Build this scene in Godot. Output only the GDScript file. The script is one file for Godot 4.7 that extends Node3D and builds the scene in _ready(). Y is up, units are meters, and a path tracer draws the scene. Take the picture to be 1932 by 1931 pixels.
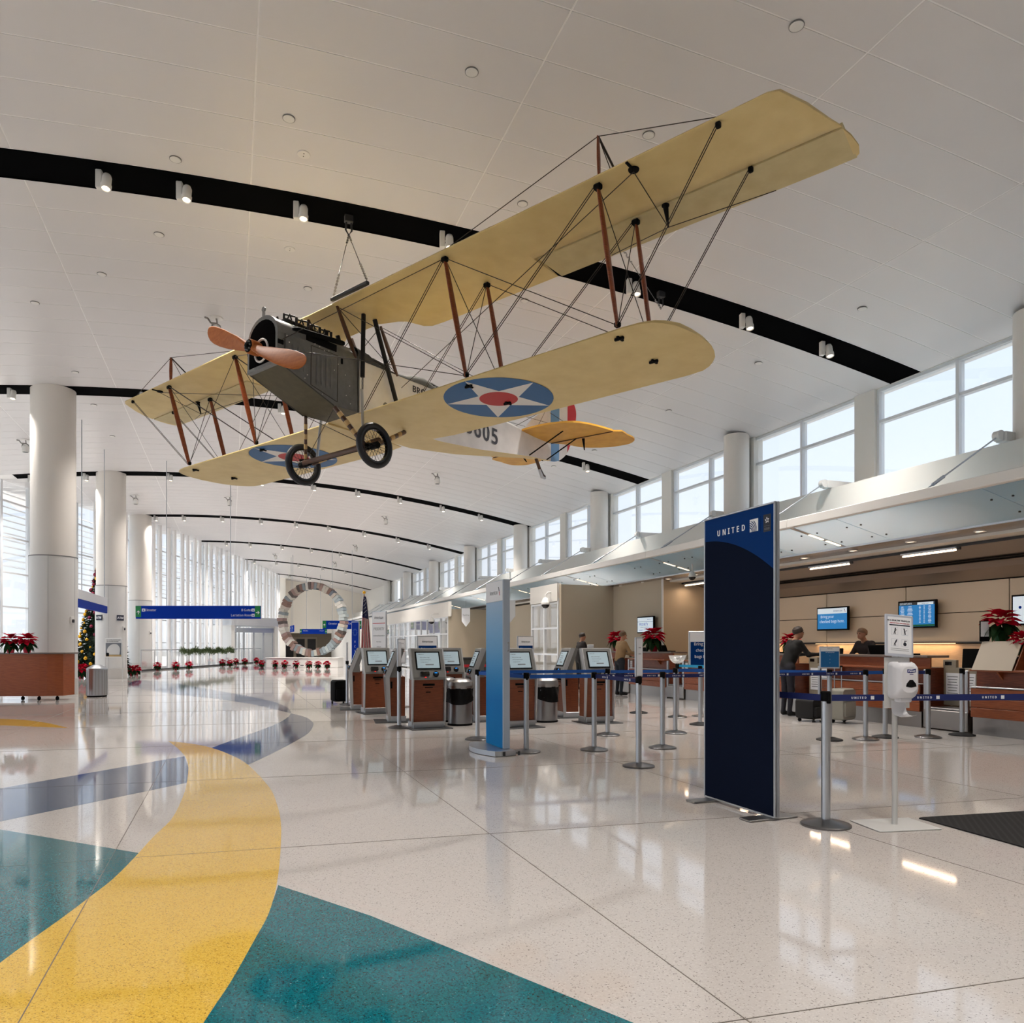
extends Node3D
# World: x right across the hall, y up, -z down the hall, metres. Photograph frame 1932 x 1931.
const F := 1400.0
const EYE := 1.345
const TH := 0.36257
const SKEW := 0.077
const TROUGH := 10.668
const MOD := 0.762
const RX := 13.38
var ct := cos(TH)
var sn := sin(TH)
var M := {}
var counts := {}
var rng := RandomNumberGenerator.new()
var font := SystemFont.new()
var bold := SystemFont.new()

# ---------------------------------------------------------------- pixels to places
func ray(px: float, py: float) -> Vector3:
	var u := (px - 966.0) / F
	return Vector3(u * ct + sn, (1219.0 - py) / F, -(ct - u * sn))

func fl(px: float, py: float, y := 0.0) -> Vector3:
	var r := ray(px, py)
	return Vector3(0, EYE, 0) + r * ((y - EYE) / r.y)

func dep(px: float, py: float, z: float) -> Vector3:
	return Vector3(0, EYE, 0) + ray(px, py) * z

func onx(px: float, py: float, x: float) -> Vector3:
	var r := ray(px, py)
	return Vector3(0, EYE, 0) + r * (x / r.x)

func prof(x: float) -> float:
	return 8.61 - 0.0052 * x - 0.00845 * x * x

func trough_d(k: int, x: float) -> float:
	return 12.78 + (k - 1) * TROUGH - SKEW * x

func ontrough(px: float, k: int) -> Vector3:
	var r := ray(px, 0.0)
	var q := (12.78 + (k - 1) * TROUGH) / (-r.z + r.x * SKEW)
	var x := r.x * q
	return Vector3(x, prof(x), r.z * q)

func onceil(px: float, py: float) -> Vector3:
	var r := ray(px, py)
	var q := 5.0
	for i in 40:
		q = (prof(clampf(r.x * q, -14.0, 14.0)) - EYE) / r.y
	return Vector3(0, EYE, 0) + r * q

# ---------------------------------------------------------------- mesh collector
class MB:
	var v := PackedVector3Array()
	var n := PackedVector3Array()
	var uv := PackedVector2Array()
	func tri(a: Vector3, b: Vector3, c: Vector3, na: Vector3, nb: Vector3, nc: Vector3) -> void:
		var g := (c - a).cross(b - a)
		if g.dot(na + nb + nc) < 0.0:
			v.append(a); v.append(c); v.append(b)
			n.append(na); n.append(nc); n.append(nb)
		else:
			v.append(a); v.append(b); v.append(c)
			n.append(na); n.append(nb); n.append(nc)
	func quad(a: Vector3, b: Vector3, c: Vector3, d: Vector3, nn: Vector3) -> void:
		tri(a, b, c, nn, nn, nn)
		tri(a, c, d, nn, nn, nn)
	func box(c: Vector3, s: Vector3, b := Basis()) -> MB:
		var h := s * 0.5
		for ax in 3:
			for sg in [-1.0, 1.0]:
				var d := Vector3.ZERO
				d[ax] = sg
				var e := Vector3.ZERO
				e[(ax + 1) % 3] = h[(ax + 1) % 3]
				var f := Vector3.ZERO
				f[(ax + 2) % 3] = h[(ax + 2) % 3]
				var o: Vector3 = d * h[ax]
				quad(c + b * (o - e - f), c + b * (o + e - f), c + b * (o + e + f), c + b * (o - e + f), b * d)
		return self
	# box with its twelve edges chamfered by k
	func cbox(c: Vector3, s: Vector3, k: float, b := Basis()) -> MB:
		var h := s * 0.5
		for ax in 3:
			var a1 := (ax + 1) % 3
			var a2 := (ax + 2) % 3
			for sg in [-1.0, 1.0]:
				var d := Vector3.ZERO
				d[ax] = sg
				var e := Vector3.ZERO
				e[a1] = h[a1] - k
				var f := Vector3.ZERO
				f[a2] = h[a2] - k
				var o: Vector3 = d * h[ax]
				quad(c + b * (o - e - f), c + b * (o + e - f), c + b * (o + e + f), c + b * (o - e + f), b * d)
			# edges that run along axis ax
			for s1 in [-1.0, 1.0]:
				for s2 in [-1.0, 1.0]:
					var p := Vector3.ZERO
					p[a1] = s1 * h[a1]
					p[a2] = s2 * (h[a2] - k)
					var q := Vector3.ZERO
					q[a1] = s1 * (h[a1] - k)
					q[a2] = s2 * h[a2]
					var l := Vector3.ZERO
					l[ax] = h[ax] - k
					var nn := Vector3.ZERO
					nn[a1] = s1 * 0.7071
					nn[a2] = s2 * 0.7071
					quad(c + b * (p - l), c + b * (p + l), c + b * (q + l), c + b * (q - l), b * nn)
		for sx in [-1.0, 1.0]:
			for sy in [-1.0, 1.0]:
				for sz in [-1.0, 1.0]:
					var nn := b * Vector3(sx, sy, sz).normalized()
					tri(c + b * Vector3(sx * h.x, sy * (h.y - k), sz * (h.z - k)), c + b * Vector3(sx * (h.x - k), sy * h.y, sz * (h.z - k)), c + b * Vector3(sx * (h.x - k), sy * (h.y - k), sz * h.z), nn, nn, nn)
		return self
	func rod(a: Vector3, b: Vector3, r: float, sides := 8, r2 := -1.0) -> MB:
		return tube([a, b], [r, r if r2 < 0.0 else r2], sides)
	# round tube along points; flat = second radius factor across
	func tube(pts: Array, rad, sides := 8, cap := true, flat := 1.0, wide := Vector3.ZERO) -> MB:
		var rows := []
		var nrm := []
		var up := wide
		for i in pts.size():
			var t: Vector3 = (pts[mini(i + 1, pts.size() - 1)] - pts[maxi(i - 1, 0)]).normalized()
			if up == Vector3.ZERO or absf(up.normalized().dot(t)) > 0.98:
				up = Vector3.UP if absf(t.y) < 0.9 else Vector3.RIGHT
			var x := (up - t * up.dot(t)).normalized()
			up = x
			var y := t.cross(x)
			var r: float = rad[i] if rad is Array else rad
			var row := []
			var nr := []
			for j in sides:
				var a := TAU * j / sides
				row.append(pts[i] + x * cos(a) * r + y * sin(a) * r * flat)
				nr.append((x * cos(a) * flat + y * sin(a)).normalized())
			rows.append(row)
			nrm.append(nr)
		for i in pts.size() - 1:
			for j in sides:
				var k := (j + 1) % sides
				tri(rows[i][j], rows[i][k], rows[i + 1][k], nrm[i][j], nrm[i][k], nrm[i + 1][k])
				tri(rows[i][j], rows[i + 1][k], rows[i + 1][j], nrm[i][j], nrm[i + 1][k], nrm[i + 1][j])
		if cap:
			for e in [0, pts.size() - 1]:
				var d: Vector3 = (pts[0] - pts[1]).normalized() if e == 0 else (pts[-1] - pts[-2]).normalized()
				for j in sides:
					tri(pts[e], rows[e][j], rows[e][(j + 1) % sides], d, d, d)
		return self
	# profile of [radius, height] turned about y of xf
	func lathe(prof: Array, segs := 24, xf := Transform3D(), sx := 1.0, sz := 1.0) -> MB:
		for i in prof.size() - 1:
			var p: Array = prof[i]
			var q: Array = prof[i + 1]
			var d := Vector2(q[0] - p[0], q[1] - p[1])
			if d.length() < 1e-6:
				continue
			var m := Vector2(d.y, -d.x).normalized()
			for j in segs:
				var a := TAU * j / segs
				var b := TAU * (j + 1) / segs
				var ca := Vector3(cos(a) * sx, 0, sin(a) * sz)
				var cb := Vector3(cos(b) * sx, 0, sin(b) * sz)
				var na := xf.basis * (Vector3(cos(a) / sx, 0, sin(a) / sz) * m.x + Vector3(0, m.y, 0)).normalized()
				var nb := xf.basis * (Vector3(cos(b) / sx, 0, sin(b) / sz) * m.x + Vector3(0, m.y, 0)).normalized()
				var A: Vector3 = xf * (ca * p[0] + Vector3(0, p[1], 0))
				var B: Vector3 = xf * (cb * p[0] + Vector3(0, p[1], 0))
				var C: Vector3 = xf * (cb * q[0] + Vector3(0, q[1], 0))
				var D: Vector3 = xf * (ca * q[0] + Vector3(0, q[1], 0))
				if p[0] > 1e-6:
					tri(A, B, C, na, nb, nb)
				if q[0] > 1e-6:
					tri(A, C, D, na, nb, na)
		return self
	# polygon in local xy, from z = 0 to z = depth
	func prism(poly: PackedVector2Array, depth: float, xf := Transform3D()) -> MB:
		if Geometry2D.is_polygon_clockwise(poly):
			poly = poly.duplicate()
			poly.reverse()
		var ix := Geometry2D.triangulate_polygon(poly)
		var zn := xf.basis.z.normalized() * (1.0 if depth >= 0.0 else -1.0)
		for i in range(0, ix.size(), 3):
			var p := [poly[ix[i]], poly[ix[i + 1]], poly[ix[i + 2]]]
			tri(xf * Vector3(p[0].x, p[0].y, depth), xf * Vector3(p[1].x, p[1].y, depth), xf * Vector3(p[2].x, p[2].y, depth), zn, zn, zn)
			tri(xf * Vector3(p[0].x, p[0].y, 0), xf * Vector3(p[1].x, p[1].y, 0), xf * Vector3(p[2].x, p[2].y, 0), -zn, -zn, -zn)
		for i in poly.size():
			var a := poly[i]
			var b := poly[(i + 1) % poly.size()]
			if a.is_equal_approx(b):
				continue
			var nn := xf.basis * Vector3(b.y - a.y, a.x - b.x, 0).normalized()
			quad(xf * Vector3(a.x, a.y, 0), xf * Vector3(b.x, b.y, 0), xf * Vector3(b.x, b.y, depth), xf * Vector3(a.x, a.y, depth), nn)
		return self
	# rows of points; closed: each row is a loop about its middle; else faces lean to 'up'
	func grid(rows: Array, closed: bool, caps := false, up := Vector3.UP) -> MB:
		var R := rows.size()
		var C: int = rows[0].size()
		var nn := []
		for i in R:
			var mid := Vector3.ZERO
			for p in rows[i]:
				mid += p
			mid /= C
			var line := []
			for j in C:
				var ja: int = (j - 1 + C) % C if closed else maxi(j - 1, 0)
				var jb: int = (j + 1) % C if closed else mini(j + 1, C - 1)
				var du: Vector3 = rows[i][jb] - rows[i][ja]
				var dv: Vector3 = rows[mini(i + 1, R - 1)][j] - rows[maxi(i - 1, 0)][j]
				var m := du.cross(dv)
				if m.length() < 1e-12:
					m = rows[i][j] - mid
				m = m.normalized()
				var ref: Vector3 = rows[i][j] - mid if closed else up
				line.append(-m if m.dot(ref) < 0.0 else m)
			nn.append(line)
		for i in R - 1:
			for j in (C if closed else C - 1):
				var k := (j + 1) % C
				tri(rows[i][j], rows[i][k], rows[i + 1][k], nn[i][j], nn[i][k], nn[i + 1][k])
				tri(rows[i][j], rows[i + 1][k], rows[i + 1][j], nn[i][j], nn[i + 1][k], nn[i + 1][j])
		if caps and closed:
			for e in [0, R - 1]:
				var mid := Vector3.ZERO
				for p in rows[e]:
					mid += p
				mid /= C
				var o: Vector3 = rows[e][0] - rows[1 if e == 0 else R - 2][0]
				for j in C:
					var k := (j + 1) % C
					var d: Vector3 = (rows[e][j] - mid).cross(rows[e][k] - mid)
					if d.length() < 1e-12:
						continue
					d = d.normalized()
					d = -d if d.dot(o) < 0.0 else d
					tri(mid, rows[e][j], rows[e][k], d, d, d)
		return self
	func ball(c: Vector3, r: float, seg := 10, ring := 6) -> MB:
		var p := []
		for i in ring + 1:
			var a := PI * i / ring - PI / 2
			p.append([cos(a) * r, sin(a) * r])
		var s := v.size()
		lathe(p, seg, Transform3D(Basis(), c))
		for i in range(s, v.size()):
			n[i] = (v[i] - c).normalized()
		return self
	func add(o: MB, xf: Transform3D) -> MB:
		for i in o.v.size():
			v.append(xf * o.v[i])
			n.append((xf.basis * o.n[i]).normalized())
		return self
	func mesh() -> ArrayMesh:
		var a := []
		a.resize(Mesh.ARRAY_MAX)
		a[Mesh.ARRAY_VERTEX] = v
		a[Mesh.ARRAY_NORMAL] = n
		var m := ArrayMesh.new()
		m.add_surface_from_arrays(Mesh.PRIMITIVE_TRIANGLES, a)
		return m

# ---------------------------------------------------------------- nodes
func numbered(s: String) -> String:
	counts[s] = counts.get(s, -1) + 1
	return s if counts[s] == 0 else "%s_%03d" % [s, counts[s]]

func tag(o: Node3D, label: String, category: String, group := "", kind := "") -> void:
	o.set_meta("label", label)
	o.set_meta("category", category)
	if group:
		o.set_meta("group", group)
	if kind:
		o.set_meta("kind", kind)

func thing(called: String, label: String, category: String, at := Vector3.ZERO, turn := 0.0, group := "", kind := "") -> Node3D:
	var o := Node3D.new()
	o.name = numbered(called)
	add_child(o)
	o.position = at
	o.rotation.y = turn
	tag(o, label, category, group, kind)
	return o

func part(parent: Node3D, called: String, shape, m: Material, at := Vector3.ZERO) -> MeshInstance3D:
	var o := MeshInstance3D.new()
	o.name = called
	o.mesh = shape.mesh() if shape is MB else shape
	o.material_override = m
	o.position = at
	parent.add_child(o, true)
	return o

func solo(called: String, label: String, category: String, shape, m: Material, at := Vector3.ZERO, group := "", kind := "") -> MeshInstance3D:
	var o := part(self, numbered(called), shape, m, at)
	tag(o, label, category, group, kind)
	return o

func copy(src: Node3D, at: Vector3, turn: float, label := "") -> Node3D:
	var o: Node3D = src.duplicate()
	var base := String(src.name)
	o.name = numbered(base)
	add_child(o)
	o.position = at
	o.rotation.y = turn
	if label:
		o.set_meta("label", label)
	return o

# flat lettering; stands in local xy facing +z; h = height of a capital
func words(parent: Node3D, text: String, h: float, m: Material, xf: Transform3D, heavy := false, align := HORIZONTAL_ALIGNMENT_CENTER, called := "lettering") -> MeshInstance3D:
	var t := TextMesh.new()
	t.text = text
	t.font = bold if heavy else font
	t.font_size = 24
	t.pixel_size = h / 17.2
	t.depth = 0.001
	t.curve_step = 2.0
	t.horizontal_alignment = align
	t.vertical_alignment = VERTICAL_ALIGNMENT_CENTER
	var o := MeshInstance3D.new()
	o.name = called
	o.mesh = t
	o.material_override = m
	o.transform = xf
	parent.add_child(o, true)
	return o

func fwd(p: Vector3, yaw := 0.0, tilt := 0.0) -> Transform3D:
	return Transform3D(Basis(Vector3.UP, yaw) * Basis(Vector3.RIGHT, tilt), p)

# ---------------------------------------------------------------- materials
func mat(key: String, c: Color, rough := 0.6, metal := 0.0, spec := 0.5) -> StandardMaterial3D:
	if M.has(key):
		return M[key]
	var m := StandardMaterial3D.new()
	m.resource_name = key
	m.albedo_color = c
	m.roughness = rough
	m.metallic = metal
	m.metallic_specular = spec
	M[key] = m
	return m

func c8(r: int, g: int, b: int) -> Color:
	return Color(r / 255.0, g / 255.0, b / 255.0)

func glow(key: String, c: Color, e: float) -> StandardMaterial3D:
	var m := mat(key, c, 0.4)
	m.emission_enabled = true
	m.emission = c
	m.emission_energy_multiplier = e
	return m

func triplanar(m: StandardMaterial3D, tex: Texture2D, scale: float, world := true) -> void:
	m.albedo_texture = tex
	m.uv1_triplanar = true
	m.uv1_world_triplanar = world
	m.uv1_scale = Vector3.ONE * scale

# terrazzo: ground colour with thrown chips of other colours
func chips(base: Color, list: Array, side := 1024) -> ImageTexture:
	var im := Image.create(side, side, false, Image.FORMAT_RGB8)
	im.fill(base)
	for l in list:
		for i in l[1]:
			var x := rng.randi_range(0, side - 1)
			var y := rng.randi_range(0, side - 1)
			var c: Color = l[0]
			c = c.lerp(base, rng.randf() * l[3])
			var k: int = rng.randi_range(l[2][0], l[2][1])   # grains in the chip
			im.set_pixel(x, y, c)
			for j in k - 1:
				im.set_pixel((x + rng.randi_range(0, 1 + k / 3)) % side, (y + rng.randi_range(0, 1 + k / 4)) % side, c)
	return ImageTexture.create_from_image(im)

func grain(a: Color, b: Color, freq: float, sx: int, sy: int, seed_ := 3) -> ImageTexture:
	var no := FastNoiseLite.new()
	no.seed = seed_
	no.frequency = freq
	no.fractal_octaves = 4
	var im := Image.create(sx, sy, false, Image.FORMAT_RGB8)
	for y in sy:
		for x in sx:
			var t := clampf(0.5 + no.get_noise_2d(x * 1.0, y * 14.0) * 0.9, 0.0, 1.0)
			im.set_pixel(x, y, a.lerp(b, t))
	return ImageTexture.create_from_image(im)

func cloudy(a: Color, b: Color, freq: float, side := 256, seed_ := 5) -> ImageTexture:
	var no := FastNoiseLite.new()
	no.seed = seed_
	no.frequency = freq
	no.fractal_octaves = 5
	var im := Image.create(side, side, false, Image.FORMAT_RGB8)
	for y in side:
		for x in side:
			var t := clampf(0.5 + no.get_noise_3d(cos(TAU * x / side) * side / TAU, sin(TAU * x / side) * side / TAU, absf(y - side * 0.5)) * 0.9, 0.0, 1.0)
			im.set_pixel(x, y, a.lerp(b, t))
	return ImageTexture.create_from_image(im)

func make_materials() -> void:
	var m: StandardMaterial3D
	m = mat("terrazzo_white", Color.WHITE, 0.05)
	triplanar(m, chips(c8(205, 200, 196), [[c8(190, 182, 176), 26000, [2, 5], 0.6], [c8(226, 222, 218), 20000, [2, 6], 0.5], [c8(92, 78, 74), 5200, [2, 5], 0.45], [c8(40, 34, 34), 2300, [2, 4], 0.2]]), 0.5)
	m = mat("terrazzo_yellow", Color.WHITE, 0.055)
	triplanar(m, chips(c8(230, 190, 78), [[c8(204, 156, 52), 60000, [2, 6], 0.5], [c8(244, 212, 112), 40000, [2, 5], 0.5], [c8(96, 66, 22), 16000, [2, 4], 0.4]]), 0.5)
	m = mat("terrazzo_teal", Color.WHITE, 0.055)
	triplanar(m, chips(c8(2, 108, 120), [[c8(2, 46, 58), 90000, [2, 6], 0.5], [c8(16, 140, 152), 50000, [2, 5], 0.5], [c8(190, 220, 220), 1500, [2, 4], 0.4]]), 0.5)
	m = mat("terrazzo_blue", Color.WHITE, 0.055)
	triplanar(m, chips(c8(52, 74, 112), [[c8(32, 48, 80), 60000, [2, 6], 0.5], [c8(86, 108, 146), 40000, [2, 5], 0.5]]), 0.5)
	m = mat("terrazzo_plum", Color.WHITE, 0.055)
	triplanar(m, chips(c8(120, 84, 104), [[c8(90, 60, 76), 60000, [2, 6], 0.5]], 512), 0.5)
	mat("divider", c8(128, 121, 114), 0.5, 0.2)
	m = mat("ceiling_panel", c8(222, 220, 220), 0.36)
	mat("ceiling_joint", c8(252, 251, 250), 0.8)
	mat("black", c8(8, 8, 9), 0.7, 0.0, 0.25)
	mat("trough_black", c8(5, 5, 6), 0.9, 0.0, 0.1)
	mat("black_gloss", c8(10, 10, 12), 0.2)
	mat("rubber", c8(20, 20, 22), 0.75)
	mat("white", c8(232, 231, 228), 0.45)
	mat("white_wall", c8(224, 222, 216), 0.7)
	mat("column", c8(226, 222, 216), 0.38)
	mat("frame_white", c8(222, 226, 230), 0.35)
	mat("concrete", c8(206, 203, 198), 0.85)
	mat("pale_paving", c8(226, 224, 220), 0.9)
	m = mat("pane", Color(0.93, 0.97, 0.98, 0.06), 0.02)
	m.transparency = BaseMaterial3D.TRANSPARENCY_ALPHA
	m = mat("clear_acrylic", Color(0.95, 0.97, 0.97, 0.25), 0.05)
	m.transparency = BaseMaterial3D.TRANSPARENCY_ALPHA
	m = mat("canopy_glass", c8(122, 178, 204), 0.2)
	m.backlight_enabled = true
	m.backlight = Color(0.95, 0.95, 0.95)
	mat("steel", c8(150, 150, 152), 0.36, 1.0)
	mat("brushed", c8(160, 158, 156), 0.38, 1.0)
	mat("alu", c8(188, 192, 198), 0.34, 0.9)
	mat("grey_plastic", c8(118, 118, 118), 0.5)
	mat("dark_grey", c8(52, 53, 56), 0.5)
	mat("beige_wall", c8(182, 170, 150), 0.75)
	mat("beige_panel", c8(206, 194, 176), 0.55)
	mat("soffit", c8(150, 138, 130), 0.22, 0.55)
	mat("granite", c8(112, 100, 94), 0.3)
	m = mat("cherry", Color.WHITE, 0.42)
	triplanar(m, grain(c8(128, 64, 32), c8(156, 84, 44), 0.012, 256, 256), 1.3, false)
	m = mat("cherry_dark", Color.WHITE, 0.4)
	triplanar(m, grain(c8(104, 48, 28), c8(138, 70, 42), 0.012, 256, 256, 8), 1.3, false)
	m = mat("maple", Color.WHITE, 0.45)
	triplanar(m, grain(c8(214, 182, 146), c8(228, 200, 166), 0.012, 256, 256, 9), 1.3, false)
	mat("navy", c8(14, 26, 54), 0.6)
	mat("royal", c8(0, 50, 112), 0.6, 0.0, 0.2)
	mat("belt_blue", c8(20, 88, 176), 0.7)
	mat("belt_navy", c8(14, 32, 96), 0.7)
	mat("sign_blue", c8(6, 54, 166), 0.6, 0.0, 0.2)
	mat("sign_green", c8(0, 128, 62), 0.5)
	mat("print_white", c8(238, 240, 244), 0.6)
	mat("print_grey", c8(120, 124, 130), 0.6)
	mat("print_dark", c8(28, 34, 48), 0.6)
	mat("print_red", c8(186, 30, 42), 0.6)
	# aeroplane
	m = mat("fabric", Color.WHITE, 0.5)
	triplanar(m, cloudy(c8(212, 189, 130), c8(222, 201, 144), 0.02), 0.5, false)
	m = mat("fabric_yellow", Color.WHITE, 0.42)
	triplanar(m, cloudy(c8(206, 150, 44), c8(222, 172, 70), 0.02, 256, 6), 0.6, false)
	m = mat("fabric_white", Color.WHITE, 0.5)
	triplanar(m, cloudy(c8(232, 231, 232), c8(244, 243, 244), 0.02, 256, 7), 0.6, false)
	m = mat("aileron_fabric", Color.WHITE, 0.5)
	triplanar(m, cloudy(c8(194, 178, 130), c8(208, 194, 148), 0.02, 256, 8), 0.6, false)
	m = mat("cowl", Color.WHITE, 0.42)
	triplanar(m, cloudy(c8(104, 106, 106), c8(118, 120, 120), 0.03, 256, 9), 0.9, false)
	mat("cowl_dark", c8(62, 62, 56), 0.5)
	m = mat("olive", Color.WHITE, 0.55)
	triplanar(m, cloudy(c8(70, 64, 42), c8(86, 78, 52), 0.03, 256, 10), 0.9, false)
	m = mat("strut_wood", Color.WHITE, 0.3)
	triplanar(m, grain(c8(112, 52, 24), c8(150, 76, 38), 0.01, 128, 256, 12), 2.0, false)
	m = mat("dark_wood", Color.WHITE, 0.4)
	triplanar(m, grain(c8(66, 42, 28), c8(92, 60, 40), 0.01, 128, 256, 13), 2.0, false)
	m = mat("prop_wood", Color.WHITE, 0.55, 0.0, 0.3)
	triplanar(m, grain(c8(158, 86, 36), c8(184, 108, 52), 0.012, 256, 128, 14), 1.2, false)
	mat("wire", c8(58, 52, 46), 0.4, 0.6)
	mat("tape", c8(196, 164, 112), 0.7)
	mat("roundel_blue", c8(24, 92, 146), 0.55)
	mat("roundel_red", c8(178, 24, 34), 0.55)
	mat("roundel_white", c8(222, 220, 216), 0.55)
	mat("rudder_blue", c8(112, 160, 208), 0.5)
	mat("rudder_red", c8(214, 40, 58), 0.5)
	# plants and dress
	m = mat("bract", c8(190, 16, 48), 0.8, 0.0, 0.15)
	m = mat("leaf", c8(28, 54, 26), 0.7, 0.0, 0.2)
	mat("pot_red", c8(178, 20, 52), 0.3)
	mat("pot_green", c8(20, 96, 54), 0.22)
	mat("fir", c8(26, 50, 30), 0.7)
	mat("gold", c8(222, 168, 48), 0.2, 0.7)
	mat("burgundy", c8(118, 30, 58), 0.22, 0.4)
	mat("skin", c8(176, 126, 100), 0.6)
	mat("bag_plastic", c8(9, 9, 10), 0.5, 0.0, 0.3)
	mat("end_cream", c8(248, 243, 232), 0.7)
	mat("fin_white", c8(250, 250, 250), 0.5)
	mat("engine_metal", c8(54, 52, 50), 0.4, 0.8)
	mat("post_foot", c8(112, 112, 114), 0.3, 1.0)
	mat("plinth", c8(200, 198, 194), 0.3)
	mat("column_clad", c8(216, 216, 214), 0.3)
	glow("slot_light", Color(1.0, 0.9, 0.78), 1.6)
	glow("strip_light", Color(1.0, 0.84, 0.64), 1.5)
	glow("tube_glow", Color(1.0, 0.88, 0.76), 3.0)
	glow("lamp_lens", Color(1.0, 0.93, 0.84), 3.0)
	glow("screen_white", c8(200, 214, 226), 0.55)
	glow("screen_blue", c8(22, 116, 182), 0.55)
	glow("screen_grey", c8(150, 168, 176), 0.4)
	glow("led_red", Color(1, 0.06, 0.05), 1.5)
	glow("led_blue", Color(0.1, 0.55, 0.9), 0.8)
	mat("number_grey", c8(78, 80, 90), 0.6)
	mat("tyre", c8(26, 30, 38), 0.42)
	m = mat("navy_print", Color.WHITE, 0.8, 0.0, 0.15)
	triplanar(m, cloudy(c8(14, 21, 38), c8(20, 29, 50), 0.3, 256, 31), 4.0, false)
	mat("totem_grey", c8(178, 190, 206), 0.45)
	m = mat("totem_print", Color.WHITE, 0.6, 0.0, 0.2)
	var gr := Gradient.new()
	gr.offsets = PackedFloat32Array([0.0, 0.35, 0.68, 1.0])
	gr.colors = PackedColorArray([c8(170, 198, 226), c8(110, 170, 218), c8(20, 122, 196), c8(12, 128, 196)])
	var gt := GradientTexture2D.new()   # the carrier's printed colour run, pale at the head and bright at the foot
	gt.gradient = gr
	gt.width = 8
	gt.height = 256
	gt.fill_from = Vector2(0, 0)
	gt.fill_to = Vector2(0, 1)
	m.albedo_texture = gt
	mat("screen_print", c8(16, 104, 168), 0.35)
	mat("belt_cyan", c8(24, 150, 200), 0.7)
	mat("kiosk_grey", c8(122, 122, 120), 0.4)
	mat("kiosk_light", c8(176, 178, 180), 0.4)
	m = mat("cherry_k", Color.WHITE, 0.45)
	triplanar(m, grain(c8(110, 54, 28), c8(134, 70, 38), 0.012, 256, 256, 18), 1.3, false)
	mat("cabinet_grey", c8(70, 68, 64), 0.45)
	mat("scale_beige", c8(150, 140, 122), 0.5)
	m = mat("mat_black", Color.WHITE, 0.85)
	var mi := Image.create(16, 16, false, Image.FORMAT_RGB8)
	for y in 16:
		for x in 16:
			mi.set_pixel(x, y, c8(34, 33, 34) if (x + y) % 8 < 3 else c8(14, 14, 15))
	triplanar(m, ImageTexture.create_from_image(mi), 8.0)
	mat("stand_white", c8(206, 206, 204), 0.4)
	mat("frame_silver", c8(206, 212, 224), 0.3, 0.3)
	mat("white_plastic", c8(226, 226, 230), 0.3)
	mat("sign_blue_dark", c8(22, 34, 110), 0.4)
	m = mat("cherry_orange", Color.WHITE, 0.4)
	triplanar(m, grain(c8(140, 66, 24), c8(164, 84, 36), 0.012, 256, 256, 21), 1.0, false)
	mat("garland", c8(84, 104, 60), 0.7)
	mat("fascia_grey", c8(196, 200, 206), 0.5)
	mat("flag_blue", c8(26, 34, 78), 0.7)
	mat("flag_red", c8(164, 30, 48), 0.7)
	mat("flag_white", c8(214, 210, 208), 0.7)
	mat("suitcase_navy", c8(28, 30, 48), 0.6)
	mat("suitcase_red", c8(78, 18, 38), 0.6)
	mat("case_grey", c8(150, 148, 138), 0.5)
	m = mat("cloth", Color.WHITE, 0.8)
	m.vertex_color_use_as_albedo = true
	mat("coaming", c8(70, 70, 66), 0.75, 0.0, 0.2)

# ---------------------------------------------------------------- scene
func _ready() -> void:
	rng.seed = 20
	font.font_names = PackedStringArray(["Droid Sans"])
	bold.font_names = PackedStringArray(["Droid Sans"])
	bold.font_weight = 700
	var cam := Camera3D.new()
	cam.name = "camera"
	add_child(cam)
	cam.position = Vector3(0, EYE, 0)
	cam.rotation.y = -TH
	cam.set_frustum(1931.0 / F * 0.05, Vector2(0, 253.5 / F * 0.05), 0.05, 400.0)
	cam.current = true
	var we := WorldEnvironment.new()
	we.name = "world_environment"
	var env := Environment.new()
	var sky := Sky.new()
	var sm := ProceduralSkyMaterial.new()
	sm.sky_top_color = c8(208, 227, 252)
	sm.sky_horizon_color = c8(240, 246, 253)
	sm.ground_horizon_color = c8(214, 216, 216)
	sm.ground_bottom_color = c8(180, 178, 174)
	sm.sky_curve = 0.2
	sm.sky_energy_multiplier = SKY_E
	sm.ground_energy_multiplier = SKY_E
	sky.sky_material = sm
	env.background_mode = Environment.BG_SKY
	env.sky = sky
	env.tonemap_mode = Environment.TONE_MAPPER_LINEAR
	env.tonemap_exposure = EXPOSURE
	env.sdfgi_enabled = true
	env.ssao_enabled = true
	env.ssil_enabled = true
	we.environment = env
	add_child(we)
	# low winter sun outside; it runs along the glass wall and lights the paving, not the hall
	var sun := DirectionalLight3D.new()
	sun.name = "sun"
	sun.light_color = Color(1.0, 0.97, 0.92)
	sun.light_energy = 3.0
	sun.light_angular_distance = 0.5
	sun.shadow_enabled = true
	add_child(sun)
	sun.look_at_from_position(Vector3(0, 30, 0), Vector3(0, 30, 0) + Vector3(0.19, -0.62, -0.78), Vector3.UP)
	make_materials()
	build_floor()
	build_ceiling()
	build_right_wall()
	build_canopy()
	build_check_in_hall()
	build_left_wall()
	build_end_wall()
	build_columns()
	build_aeroplane()
	build_track_lights()
	build_ceiling_fittings()
	build_totems()
	build_stanchions()
	build_kiosks()
	build_counters()
	build_sanitizer()
	build_left_furniture()
	build_far_things()
	build_people()

const SKY_E := 1.06
const EXPOSURE := 1.16
const LAMP_E := 2.0

func xwall(d: float) -> float:
	return -8.65 + (d - 35.1) * 0.2934

func flat_xf(y: float) -> Transform3D:
	return Transform3D(Basis(Vector3(1, 0, 0), Vector3(0, 0, -1), Vector3(0, 1, 0)), Vector3(0, y, 0))

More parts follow.
